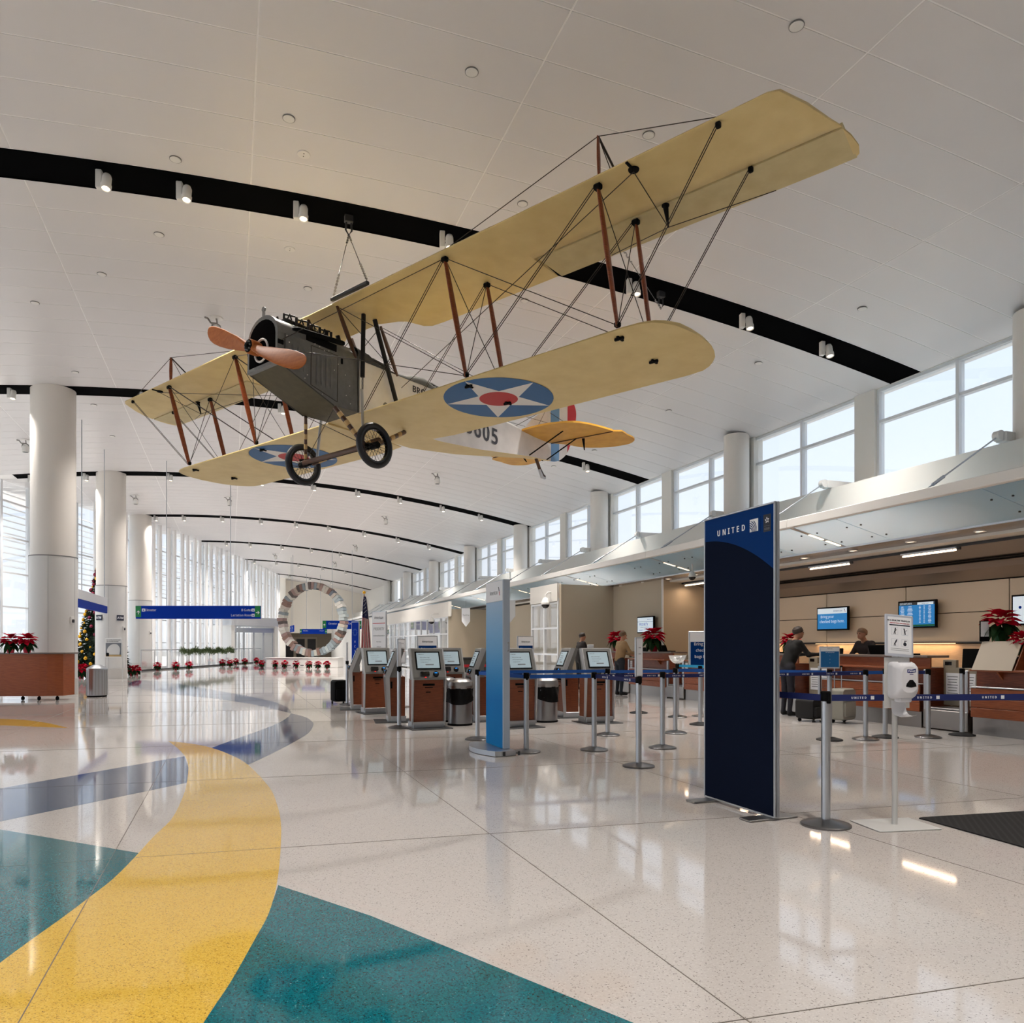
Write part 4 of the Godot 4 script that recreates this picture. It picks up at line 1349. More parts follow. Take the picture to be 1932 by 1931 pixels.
func build_propeller(a: Node3D) -> void:
	var p := Node3D.new()
	p.name = "propeller"
	a.add_child(p)
	var er := Vector3(0, -0.40, -0.9165)   # along the blade that points to port
	var fwd_ := Vector3(1, 0, 0)
	var et := er.cross(fwd_).normalized()
	p.position = b(1.19, 0, -0.908)
	for sg in [1.0, -1.0]:
		var rows := []
		for q in [[0.0, 0.13, 0.10, 75], [0.09, 0.13, 0.10, 70], [0.18, 0.15, 0.08, 58], [0.32, 0.19, 0.06, 46], [0.5, 0.2, 0.045, 37], [0.75, 0.225, 0.034, 29], [1.0, 0.225, 0.026, 24], [1.16, 0.2, 0.02, 21], [1.26, 0.15, 0.015, 20], [1.3, 0.09, 0.011, 20], [1.315, 0.03, 0.008, 20]]:
			var an: float = deg_to_rad(q[3])
			var ch: Vector3 = et * sg * cos(an) + fwd_ * sin(an)
			var tn: Vector3 = fwd_ * cos(an) - et * sg * sin(an)
			var row := []
			for i in 16:
				var t := TAU * i / 16
				row.append(er * sg * q[0] + ch * cos(t) * q[1] * 0.6 + tn * sin(t) * q[2] * 0.5)
			rows.append(row)
		part(p, "blade", MB.new().grid(rows, true, true), M.prop_wood)
	var hx := Transform3D(Basis(Vector3(0, 0, 1), -PI / 2), Vector3.ZERO)
	part(p, "hub", MB.new().lathe([[0.0, -0.1], [0.09, -0.1], [0.1, -0.05], [0.1, 0.05], [0.092, 0.065], [0.0, 0.065]], 24, hx), M.prop_wood)
	part(p, "hub_plate", MB.new().lathe([[0.0, 0.064], [0.085, 0.064], [0.085, 0.075], [0.03, 0.078], [0.03, 0.11], [0.0, 0.115]], 20, hx), M.black)
	for i in 8:
		var t := TAU * i / 8
		part(p, "bolt", MB.new().lathe([[0.0, 0.09], [0.011, 0.09], [0.011, 0.07]], 6, hx * Transform3D(Basis(), Vector3(cos(t) * 0.062, 0, sin(t) * 0.062))), M.brushed)
	part(p, "shaft", MB.new().rod(Vector3(-0.2, 0, 0), Vector3(-0.05, 0, 0), 0.05, 12), M.black)

# ---------------------------------------------------------------- lamps and fittings on the ceiling
func build_track_lights() -> void:
	var rows := {
		1: [190, 340, 558, 831, 1181, 1393, 1543], 2: [20, 268, 527, 640, 820, 955, 1098],
		3: [57, 160, 318, 490, 588, 671, 750, 830, 902], 4: [292, 345, 417, 490, 556, 618, 684, 747, 806], 5: [425, 470, 530, 585, 640, 690], 6: [478, 520, 562, 607, 650], 7: [545, 583, 623, 658]}
	var proto: Node3D = null
	for k in rows:
		for i in rows[k].size():
			var at := ontrough(rows[k][i], k) + Vector3(0, 0, 0.12)
			var o: Node3D
			if proto == null:
				o = thing("track_spotlight", "white cylindrical track spotlight in a black ceiling trough", "spotlight", at, -0.2, "track spotlights in the ceiling troughs")
				part(o, "mount_box", MB.new().cbox(Vector3(0, -0.14, 0), Vector3(0.09, 0.28, 0.1), 0.01), M.white)
				var xf := Transform3D(Basis(Vector3.RIGHT, -0.25), Vector3(0.12, -0.06, 0.02))
				part(o, "lamp_head", MB.new().lathe([[0.058, -0.27], [0.075, -0.27], [0.078, -0.2], [0.068, -0.2], [0.068, -0.06], [0.055, -0.02], [0.0, -0.01]], 20, xf), M.white)
				part(o, "lens", MB.new().lathe([[0.0, -0.252], [0.058, -0.252]], 16, xf), M.lamp_lens)
				part(o, "arm", MB.new().rod(Vector3(0.03, -0.16, 0), Vector3(0.09, -0.16, 0.02), 0.015, 6), M.white)
				proto = o
			else:
				o = copy(proto, at, -0.2)
			if k < 8:
				lamp(o, Vector3(0.12, -0.36, 0.1), 5.0)
	# lamps of the troughs above and behind the camera, which light the near floor
	for k in [0, -1]:
		for x in [-9.0, -5.0, -1.0, 3.0, 7.0, 11.0]:
			var at := Vector3(x, prof(x), -trough_d(k, x) + 0.12)
			lamp(copy(proto, at, -0.2), Vector3(0.12, -0.36, 0.1), 5.0)

func lamp(o: Node3D, at: Vector3, e: float) -> void:
	var l := SpotLight3D.new()
	l.name = "spot_beam"
	l.light_color = Color(1.0, 0.965, 0.93)
	l.light_energy = e * LAMP_E
	l.light_size = 0.1
	l.spot_range = 60.0
	l.spot_attenuation = 2.0
	l.spot_angle = 52.0
	l.spot_angle_attenuation = 1.0
	l.shadow_enabled = true
	l.position = at
	l.rotation.x = -PI / 2
	o.add_child(l)

func build_ceiling_fittings() -> void:
	var disc: Node3D = null
	for p in [[1503, 48], [890, 135], [545, 223], [331, 300], [300, 442], [192, 517], [66, 571], [986, 384], [1224, 254], [1627, 582], [581, 544], [1431, 685], [1262, 775], [142, 702], [990, 567], [1122, 850], [1045, 880], [177, 764], [212, 823]]:
		var at := onceil(p[0], p[1])
		if disc == null:
			disc = thing("ceiling_disc", "small round white cover disc on the panel ceiling", "disc", at, 0.0, "cover discs on the ceiling")
			part(disc, "rim", MB.new().lathe([[0.0, -0.012], [0.085, -0.012], [0.085, 0.0]], 24), M.grey_plastic)
			part(disc, "cover", MB.new().lathe([[0.0, -0.022], [0.068, -0.02], [0.078, -0.013]], 24), M.white)
		else:
			copy(disc, at, 0.0)
	var sp: Node3D = null
	for p in [[573, 291], [547, 470]]:
		var at := onceil(p[0], p[1])
		if sp == null:
			sp = thing("ceiling_speaker", "round white ceiling plate with two dark dots", "speaker", at, 0.0, "dotted round ceiling plates")
			part(sp, "plate", MB.new().lathe([[0.0, -0.012], [0.09, -0.012], [0.095, 0.0]], 24), M.white)
			for z in [-0.03, 0.03]:
				part(sp, "dot", MB.new().lathe([[0.0, -0.014], [0.01, -0.014]], 8, Transform3D(Basis(), Vector3(0, 0, z))), M.black)
		else:
			copy(sp, at, 0.0)
	var pr: Node3D = null
	for p in [[825, 893], [728, 974], [433, 938], [48, 830], [256, 935], [408, 600], [520, 1045], [633, 1060], [672, 1028]]:
		var at := onceil(p[0], p[1])
		if pr == null:
			pr = thing("ceiling_projector", "small white swivel spotlight with a curled bracket under the ceiling", "spotlight", at, 0.3, "swivel spotlights under the ceiling")
			part(pr, "canopy_plate", MB.new().lathe([[0.0, -0.02], [0.14, -0.02], [0.15, 0.0]], 20), M.white)
			part(pr, "bracket", MB.new().tube([Vector3(0, 0, 0), Vector3(0.02, -0.12, 0), Vector3(-0.12, -0.14, 0), Vector3(-0.18, -0.06, 0), Vector3(-0.25, -0.05, 0)], 0.022, 8), M.brushed)
			part(pr, "yoke", MB.new().tube([Vector3(0.1, -0.28, 0), Vector3(0.08, -0.16, 0), Vector3(0.0, -0.12, 0), Vector3(-0.08, -0.16, 0), Vector3(-0.1, -0.28, 0)], 0.02, 8), M.brushed)
			part(pr, "canister", MB.new().lathe([[0.0, -0.42], [0.1, -0.42], [0.11, -0.4], [0.11, -0.24], [0.06, -0.18], [0.0, -0.17]], 18), M.white)
			part(pr, "lens", MB.new().lathe([[0.0, -0.423], [0.09, -0.423]], 16), M.dark_grey)
		else:
			copy(pr, at, 0.3)

# ---------------------------------------------------------------- totems, boards and signs
func airline_mark(o: Node3D, c: Vector3, s: float) -> void:
	# the slanting two-tone tail flash beside the carrier's name
	part(o, "tail_mark", MB.new().prism(PackedVector2Array([Vector2(-0.5, 1) * s, Vector2(-0.15, 1) * s, Vector2(0.35, 0.05) * s, Vector2(0.0, 0.0)]), 0.001, Transform3D(Basis(), c)), M.print_dark)
	part(o, "tail_mark", MB.new().prism(PackedVector2Array([Vector2(0.05, -0.1) * s, Vector2(0.4, -0.05) * s, Vector2(0.75, -1.0) * s, Vector2(0.5, -1.0) * s]), 0.001, Transform3D(Basis(), c)), M.print_red)

func globe_logo(o: Node3D, c: Vector3, s: float, line: Material) -> void:
	var q := part(o, "globe_logo", MB.new().box(c, Vector3(s, s, 0.001)), M.print_white)
	for i in 5:
		var r0 := s * (0.32 + i * 0.17)
		var r1 := r0 + s * 0.07
		var poly := PackedVector2Array()
		for j in 13:
			var t := PI * 0.5 * j / 12
			poly.append(Vector2(cos(t) * r1 * 0.82, sin(t) * r1))
		for j in 13:
			var t := PI * 0.5 * (12 - j) / 12
			poly.append(Vector2(cos(t) * r0 * 0.82, sin(t) * r0))
		for cut in Geometry2D.intersect_polygons(poly, PackedVector2Array([Vector2(0, 0), Vector2(s * 0.84, 0), Vector2(s * 0.84, s * 0.84), Vector2(0, s * 0.84)])):
			part(q, "globe_line", MB.new().prism(cut, 0.001, Transform3D(Basis(), c + Vector3(-s * 0.5, -s * 0.5, 0.0008))), line)

func quad_face(o: Node3D, called: String, size: Vector2, at: Vector3, m: Material) -> void:
	var q := QuadMesh.new()
	q.size = size
	part(o, called, q, m, at)

func spaced(t: String) -> String:
	return " ".join(t.split(""))

func build_totems() -> void:
	# tall navy sign
	var u := thing("navy_totem", "tall navy airline sign panel with lettering on flat steel feet", "sign", Vector3(3.915, 0, -5.05), -PI / 2)
	part(u, "panel", MB.new().box(Vector3(0, 1.235, 0), Vector3(0.88, 2.41, 0.035)), M.navy_print)
	var head := PackedVector2Array([Vector2(-0.44, 2.438), Vector2(-0.44, 2.255)])
	for i in 15:
		var t := i / 14.0
		head.append(Vector2(-0.44 + 0.88 * t, 2.255 - 0.02 * t - 0.30 * t * t))
	head.append(Vector2(0.44, 2.438))
	part(u, "blue_header", MB.new().prism(head, 0.001, Transform3D(Basis(), Vector3(0, 0, 0.018))), M.royal)
	for x in [-0.447, 0.447]:
		part(u, "edge_rail", MB.new().cbox(Vector3(x, 1.24, 0.012), Vector3(0.014, 2.43, 0.022), 0.003), M.alu)
		part(u, "edge_rail", MB.new().cbox(Vector3(x, 1.24, -0.016), Vector3(0.014, 2.43, 0.022), 0.003), M.alu)
	part(u, "top_rail", MB.new().cbox(Vector3(0, 2.446, 0), Vector3(0.9, 0.014, 0.05), 0.003), M.alu)
	part(u, "bottom_rail", MB.new().cbox(Vector3(0, 0.026, 0), Vector3(0.88, 0.014, 0.045), 0.003), M.alu)
	for x in [-0.36, 0.36]:
		part(u, "foot_plate", MB.new().cbox(Vector3(x, 0.009, 0.0), Vector3(0.13, 0.014, 0.46), 0.004), M.brushed)
		part(u, "foot_post", MB.new().box(Vector3(x, 0.02, 0), Vector3(0.05, 0.016, 0.03)), M.alu)
	for i in 6:
		words(u, "UNITED"[i], 0.05, M.print_white, Transform3D(Basis(), Vector3(-0.245 + [0.0, 0.075, 0.135, 0.19, 0.254, 0.325][i], 2.305, 0.0195)), true, HORIZONTAL_ALIGNMENT_CENTER, "letter")
	globe_logo(u, Vector3(0.21, 2.305, 0.0195), 0.1, M.royal)
	part(u, "thin_rule", MB.new().box(Vector3(0.29, 2.305, 0.0192), Vector3(0.002, 0.12, 0.001)), M.navy_print)
	var st := part(u, "alliance_badge", MB.new().box(Vector3(0.365, 2.30, 0.0192), Vector3(0.085, 0.135, 0.001)), M.print_dark)
	for i in 5:
		var an := PI / 2 + TAU * i / 5
		part(st, "badge_wing", MB.new().prism(PackedVector2Array([Vector2(0.006, -0.004), Vector2(0.026, 0.0), Vector2(0.012, 0.010), Vector2(0.010, 0.001)]), 0.001, Transform3D(Basis(Vector3(0, 0, 1), an), Vector3(0.365, 2.322, 0.0198))), M.print_white)
	part(st, "badge_rule", MB.new().box(Vector3(0.365, 2.278, 0.0198), Vector3(0.06, 0.0015, 0.001)), M.print_grey)
	words(st, "GOLD", 0.016, M.print_grey, Transform3D(Basis(), Vector3(0.365, 2.256, 0.0198)))
	# pale blue totem
	var a := thing("blue_totem", "slim pale-to-bright blue airline totem on a curved grey foot", "sign", Vector3(3.15, 0, -8.94), -PI / 2)
	part(a, "body", MB.new().cbox(Vector3(0, 1.12, -0.045), Vector3(0.66, 2.1, 0.09), 0.006), M.totem_grey)
	quad_face(a, "printed_face", Vector2(0.63, 1.83), Vector3(-0.008, 0.985, 0.0015), M.totem_print)
	part(a, "white_header", MB.new().box(Vector3(-0.008, 2.035, 0.0), Vector3(0.63, 0.25, 0.004)), M.print_white)
	words(a, "American", 0.05, M.print_grey, Transform3D(Basis(), Vector3(-0.02, 2.02, 0.003)))
	airline_mark(a, Vector3(0.18, 2.03, 0.003), 0.055)
	var ft := PackedVector2Array([Vector2(-0.48, -0.11), Vector2(0.48, -0.11), Vector2(0.5, 0.08)])
	for i in 9:
		var t := 1.0 - i / 4.0
		ft.append(Vector2(0.48 * t, 0.30 - 0.14 * t * t))
	ft.append(Vector2(-0.5, 0.08))
	part(a, "foot", MB.new().prism(ft, 0.06, Transform3D(Basis(Vector3(1, 0, 0), Vector3(0, 0, 1), Vector3(0, -1, 0)), Vector3(0, 0.066, 0))), M.alu)
	for x in [0.505]:
		for z in [-0.14, 0.05]:
			part(a, "foot_clip", MB.new().cbox(Vector3(x, 0.035, z), Vector3(0.012, 0.05, 0.03), 0.003), M.dark_grey)
	for y in [1.28, 1.38]:
		part(a, "handle_clip", MB.new().rod(Vector3(0.33, y, -0.06), Vector3(0.365, y + 0.005, -0.06), 0.006, 6), M.brushed)
	part(a, "handle_bar", MB.new().rod(Vector3(0.365, 1.28, -0.06), Vector3(0.365, 1.385, -0.06), 0.004, 6), M.brushed)
	# boards farther down the lane
	board("queue_board", "white airline lane board with red rule beyond the kiosks", fl(716, 1328), -1.05, 0.5, 2.15, [["American", 0.06, 2.0, "print_dark"], ["PRIORITY", 0.07, 1.74, "print_grey"], ["Confirmed Reservations", 0.03, 1.58, "print_grey"], ["First Class", 0.03, 1.44, "print_grey"], ["Platinum", 0.03, 1.32, "print_grey"]], "print_white", true)
	board("access_board", "narrow blue lane board with sunburst and upright letters", fl(671, 1321), -1.05, 0.3, 1.95, [["A", 0.06, 1.45, "print_white"], ["C", 0.06, 1.33, "print_white"], ["T", 0.06, 1.21, "print_white"], ["S", 0.06, 1.09, "print_white"]], "sign_blue", false)
	board("bag_board", "grey framed bag drop board behind the front kiosk", fl(806, 1343), 0.15, 0.46, 1.55, [["American", 0.045, 1.43, "print_dark"], ["Bring your", 0.05, 1.28, "screen_white"], ["checked bags", 0.05, 1.18, "screen_white"]], "print_white", false, true)
	board("bag_board", "small grey framed bag drop board near the glass office", fl(991, 1340), 0.15, 0.4, 1.55, [["American", 0.04, 1.43, "print_dark"], ["Bring your", 0.045, 1.28, "screen_white"]], "print_white", false, true)
	board("bag_board", "blue bag drop board half hidden by the tall navy sign", fl(1325, 1352), -0.2, 0.55, 1.62, [["Bring your", 0.06, 1.38, "print_white"], ["checked", 0.06, 1.26, "print_white"], ["bags here", 0.06, 1.14, "print_white"]], "print_white", false, true)
	board("lane_card", "slim white card with red foot on a post behind the kiosks", fl(757, 1334), 0.3, 0.2, 1.5, [["Priority", 0.025, 1.4, "print_grey"], ["Boarding", 0.022, 1.3, "print_grey"]], "print_white", true)
	# pennants under the canopy
	for q in [[879, 1148, 37.0, 0.18], [963, 1133, 31.2, 0.17]]:
		var c := dep(q[0], q[1], q[2])
		var n := thing("hanging_pennant", "white arrow-shaped pennant hung above the dark recess" if q[0] < 900 else "white arrow-shaped pennant half hidden by the pale blue totem", "sign", c, -0.3)
		part(n, "pennant", MB.new().prism(PackedVector2Array([Vector2(-0.21, 0), Vector2(0.21, 0), Vector2(0.21, -0.66), Vector2(0, -0.93), Vector2(-0.21, -0.66)]), 0.01), M.print_white)
		part(n, "cord", MB.new().rod(Vector3(0, 0, 0.005), Vector3(0, 3.62 - c.y, 0.005), 0.003, 4), M.wire)
		if q[0] < 900:
			words(n, "TSA Pre", 0.07, M.print_grey, Transform3D(Basis(), Vector3(0, -0.35, 0.012)))

func board(called: String, label: String, at: Vector3, turn: float, w: float, h: float, lines: Array, ground: String, rule: bool, blue := false) -> void:
	var o := thing(called, label, "sign", at, turn)
	var low := 0.95
	part(o, "base", MB.new().lathe([[0.0, 0.0], [0.2, 0.0], [0.2, 0.015], [0.03, 0.04], [0.0, 0.04]], 20), M.brushed)
	part(o, "post", MB.new().rod(Vector3(0, 0.03, -0.02), Vector3(0, low + 0.05, -0.02), 0.02, 10), M.alu)
	part(o, "frame", MB.new().cbox(Vector3(0, (h + low) * 0.5, 0), Vector3(w, h - low, 0.03), 0.006), M.alu)
	part(o, "print", MB.new().box(Vector3(0, (h + low) * 0.5, 0.016), Vector3(w - 0.04, h - low - 0.04, 0.004)), M[ground])
	if blue:
		part(o, "blue_field", MB.new().box(Vector3(0, (h - 0.2 + low) * 0.5, 0.0185), Vector3(w - 0.06, h - low - 0.2, 0.002)), M.royal)
	if called == "access_board":
		for i in 12:
			part(o, "sun_ray", MB.new().box(Vector3(0, 1.68, 0.019) + Vector3(cos(TAU * i / 12), sin(TAU * i / 12), 0) * 0.075, Vector3(0.03, 0.008, 0.001), Basis(Vector3(0, 0, 1), TAU * i / 12)), M.rudder_blue)
	if rule:
		part(o, "red_rule", MB.new().box(Vector3(0, h - 0.28, 0.019), Vector3(w - 0.06, 0.016, 0.001)), M.print_red)
	for l in lines:
		words(o, l[0], l[1] * 0.9, M[l[3]], Transform3D(Basis(), Vector3(0, l[2], 0.0205)))

# ---------------------------------------------------------------- belt posts
func post(at: Vector3, label: String, dark_base := false, top := 1.005) -> Node3D:
	var o := thing("belt_post", label, "stanchion", at, 0.0, "belt posts of the queue lanes")
	part(o, "base", MB.new().lathe([[0.0, 0.0], [0.178, 0.0], [0.18, 0.012], [0.172, 0.018], [0.12, 0.032], [0.045, 0.05], [0.0, 0.05]], 36), M.rubber if dark_base else M.post_foot)
	part(o, "tube", MB.new().lathe([[0.033, 0.045], [0.033, top - 0.07], [0.0, top - 0.07]], 20), M.alu)
	part(o, "cap", MB.new().lathe([[0.034, top - 0.075], [0.036, top - 0.072], [0.036, top - 0.006], [0.03, top], [0.0, top]], 20), M.black)
	part(o, "cassette", MB.new().cbox(Vector3(-0.005, top - 0.05, 0.034), Vector3(0.03, 0.08, 0.02), 0.004), M.black)
	return o

func belt(o: Node3D, to: Vector3, m: Material, text := 0, y := 0.955) -> void:
	var d := to - o.position
	d.y = 0
	var l := d.length()
	var n := Node3D.new()
	n.name = "belt"
	o.add_child(n, true)
	n.position = Vector3(0, y, 0)
	n.rotation.y = atan2(-d.z, d.x)
	part(n, "webbing", MB.new().box(Vector3(l * 0.5, 0, 0), Vector3(l - 0.09, 0.048, 0.003)), m)
	if text == 0:
		return
	var flip := cos(n.rotation.y + TH) < 0.0
	for i in text:
		var x := l * (i + 0.5) / text
		var w := words(n, spaced("UNITED"), 0.017, M.print_white, Transform3D(Basis(Vector3.UP, PI if flip else 0.0), Vector3(x, 0, -0.002 if flip else 0.002)), true)
		part(w, "globe_mark", MB.new().box(Vector3(0.105, 0, 0), Vector3(0.026, 0.026, 0.0008)), M.print_white)

func sign_head(o: Node3D, w: float, h: float, y: float, turn: float, blue: bool, lines := []) -> void:
	var n := Node3D.new()
	n.name = "sign_holder"
	o.add_child(n)
	n.position = Vector3(0, y, 0)
	n.rotation.y = turn
	part(n, "frame", MB.new().cbox(Vector3(0, h * 0.5, 0), Vector3(w, h, 0.022), 0.006), M.alu)
	part(n, "card", MB.new().box(Vector3(0, h * 0.5, 0.011), Vector3(w - 0.025, h - 0.025, 0.003)), M.print_white)
	if blue:
		part(n, "blue_field", MB.new().box(Vector3(0, h * 0.42, 0.0128), Vector3(w - 0.03, h * 0.72, 0.001)), M.screen_print)
	for i in lines.size():
		words(n, lines[i], 0.012, M.print_white if blue and i > 0 else M.print_grey, Transform3D(Basis(), Vector3(0, h * (0.9 - 0.16 * i), 0.0142)))

func build_stanchions() -> void:
	var P := {}
	for q in [["a", 1558, 1558, "chrome belt post next to the tall navy sign panel"], ["b", 1205, 1447, "chrome belt post topped with an upright narrow sign frame"], ["c", 1121, 1416, "chrome belt post where the bright blue and navy belts meet"], ["d", 993, 1420, "chrome belt post beside the pale blue totem"], ["e", 1146.5, 1388, "chrome belt post in front of the kiosk with dark floor plate"], ["f", 1250, 1412, "chrome belt post holding a long lettered navy belt"], ["g", 1274, 1384, "chrome belt post in front of the one with the glass bowl"], ["h", 1278, 1354, "chrome belt post carrying a clear glass bowl"], ["j", 1633, 1396, "chrome belt post between the blue notice and the sanitizer stand"], ["l", 1751, 1392, "chrome belt post in front of the printed scale notices"], ["n", 901, 1396, "chrome belt post hidden behind the pale blue totem"], ["p", 753, 1374, "chrome belt post with tall sign frame left of the kiosks"], ["q", 655, 1331, "chrome belt post with a sign frame seen edge-on by the luggage"]]:
		P[q[0]] = post(fl(q[1], q[2]), q[3])
	for q in [["i", 1565, 1397, "black-footed belt post carrying a small blue notice"], ["k", 1670, 1392, "black-footed belt post in front of the dark counter"], ["m", 1815, 1388, "black-footed belt post at the bag scale"], ["o", 1321, 1368, "black-footed belt post half behind the navy sign"], ["r", 1205, 1346, "black-footed belt post beyond the framed narrow sign"]]:
		P[q[0]] = post(fl(q[1], q[2]), q[3], true)
	belt(P.a, Vector3(3.98, 0, -5.6), M.belt_navy, 1)
	belt(P.a, Vector3(6.6, 0, -3.6), M.belt_navy, 5)
	belt(P.b, P.c.position, M.belt_navy, 2)
	belt(P.c, P.d.position, M.belt_blue)
	belt(P.d, P.n.position, M.belt_blue)
	belt(P.n, P.e.position, M.belt_blue, 0, 0.965)
	belt(P.e, P.g.position, M.belt_blue)
	belt(P.c, P.f.position, M.belt_navy, 3)
	belt(P.f, P.j.position, M.belt_navy, 8, 0.95)
	belt(P.g, P.i.position, M.belt_blue, 0, 0.97)
	belt(P.h, Vector3(8.1, 0, -10.6), M.belt_cyan, 0, 0.97)
	belt(P.i, P.k.position, M.belt_blue)
	belt(P.k, P.l.position, M.belt_navy, 0)
	sign_head(P.b, 0.16, 0.44, 1.0, 0.55, false, ["", "Priority", "check-in"])
	sign_head(P.p, 0.13, 0.40, 1.0, 0.9, false)
	sign_head(P.q, 0.2, 0.42, 1.0, 1.35, false)
	sign_head(P.i, 0.29, 0.315, 1.02, -0.35, true, ["American", "Self-tag bag drop", "1", "2", "3"])
	# bowl on its post
	var bw := thing("glass_bowl", "clear glass bowl of crumpled tags on a belt post", "bowl", P.h.position + Vector3(0, 1.005, 0))
	part(bw, "bowl", MB.new().lathe([[0.03, 0.0], [0.08, 0.02], [0.14, 0.08], [0.165, 0.16], [0.16, 0.16], [0.135, 0.085], [0.075, 0.028], [0.0, 0.012]], 28), M.clear_acrylic)
	for i in 9:
		var an := i * 2.4
		part(bw, "paper_tag", MB.new().cbox(Vector3(cos(an) * 0.05, 0.06 + 0.008 * i, sin(an) * 0.05), Vector3(0.09, 0.008, 0.04), 0.002, Basis.from_euler(Vector3(0.4 * sin(an), an, 0.5 * cos(an * 2)))), M.print_white if i % 3 else M.grey_plastic)

# ---------------------------------------------------------------- kiosks and bins
func kiosk_proto() -> Node3D:
	var o := thing("check_in_kiosk", "", "kiosk", Vector3.ZERO, 0.0, "self check-in kiosks")
	var sx := Transform3D(Basis(Vector3(0, 0, 1), Vector3(0, 1, 0), Vector3(-1, 0, 0)), Vector3(0.25, 0, 0))   # local x = depth z, extrude over width
	var body := PackedVector2Array([Vector2(0.13, 0.1), Vector2(0.15, 0.8), Vector2(-0.14, 0.8), Vector2(-0.14, 0.1)])
	part(o, "wood_body", MB.new().prism(body, 0.5, sx), M.cherry_k)
	var hd := PackedVector2Array([Vector2(0.2, 0.79), Vector2(0.2, 0.83), Vector2(0.02, 1.29), Vector2(-0.05, 1.305), Vector2(-0.13, 1.29), Vector2(-0.02, 0.95), Vector2(-0.03, 0.79)])
	part(o, "head", MB.new().prism(hd, 0.54, Transform3D(sx.basis, Vector3(0.27, 0, 0))), M.kiosk_grey)
	for s in [-1.0, 1.0]:
		var rail := PackedVector2Array([Vector2(0.155, 0.06), Vector2(0.205, 0.8), Vector2(0.02, 1.3), Vector2(-0.07, 1.3), Vector2(-0.03, 1.2), Vector2(0.13, 0.8), Vector2(0.105, 0.06)])
		part(o, "side_rail", MB.new().prism(rail, 0.022, Transform3D(sx.basis, Vector3(0.285 if s > 0 else -0.263, 0, 0))), M.kiosk_light)
	part(o, "base", MB.new().cbox(Vector3(0, 0.06, 0.0), Vector3(0.53, 0.1, 0.32), 0.006), M.alu)
	part(o, "floor_plate", MB.new().cbox(Vector3(0, 0.007, 0.05), Vector3(0.68, 0.012, 0.66), 0.004), M.dark_grey)
	var tilt := -atan2(0.18, 0.46)
	var face := Transform3D(Basis(Vector3.RIGHT, tilt), Vector3(0, 1.105, 0.0955))
	var bez := part(o, "bezel", MB.new().cbox(Vector3.ZERO, Vector3(0.42, 0.31, 0.012), 0.003), M.black)
	bez.transform = face
	var scr := part(bez, "screen", MB.new().box(Vector3(0, 0, 0.0066), Vector3(0.375, 0.265, 0.002)), M.screen_grey)
	for l in [["American", 0.016, -0.11, 0.105], ["Add another bag?", 0.015, -0.05, 0.05], ["Scan your boarding pass", 0.012, -0.04, 0.01], ["to begin check-in", 0.012, -0.06, -0.03]]:
		words(scr, l[0], l[1], M.print_grey, Transform3D(Basis(), Vector3(l[2], l[3], 0.0085)))
	part(scr, "code_bars", MB.new().box(Vector3(0.02, -0.075, 0.008), Vector3(0.14, 0.02, 0.001)), M.print_grey)
	var low := Transform3D(Basis(Vector3.RIGHT, tilt), Vector3(0, 0.885, 0.182))
	var rd := part(o, "passport_reader", MB.new().cbox(Vector3(-0.08, 0.0, 0.012), Vector3(0.15, 0.075, 0.05), 0.008), M.black_gloss)
	rd.transform = low
	var cd := part(o, "card_reader", MB.new().lathe([[0.0, 0.028], [0.045, 0.02], [0.05, 0.0]], 20, Transform3D(Basis(Vector3.RIGHT, PI / 2), Vector3(0.11, -0.005, 0))), M.black_gloss)
	cd.transform = low
	part(cd, "reader_glow", MB.new().box(Vector3(0.105, 0.012, 0.026), Vector3(0.045, 0.014, 0.006)), M.led_blue)
	var ld := part(o, "status_light", MB.new().box(Vector3(-0.07, -0.055, 0.004), Vector3(0.022, 0.008, 0.006)), M.led_red)
	ld.transform = low
	part(o, "print_slot", MB.new().cbox(Vector3(0.0, 0.71, 0.15), Vector3(0.2, 0.035, 0.012), 0.003), M.black)
	part(o, "receipt_slot", MB.new().box(Vector3(0.0, 0.665, 0.149), Vector3(0.13, 0.014, 0.01)), M.black)
	part(o, "coin_slot", MB.new().box(Vector3(-0.01, 0.59, 0.146), Vector3(0.08, 0.014, 0.01)), M.black)
	part(o, "side_catch", MB.new().cbox(Vector3(0.288, 0.66, 0.1), Vector3(0.012, 0.12, 0.03), 0.003), M.black)
	return o

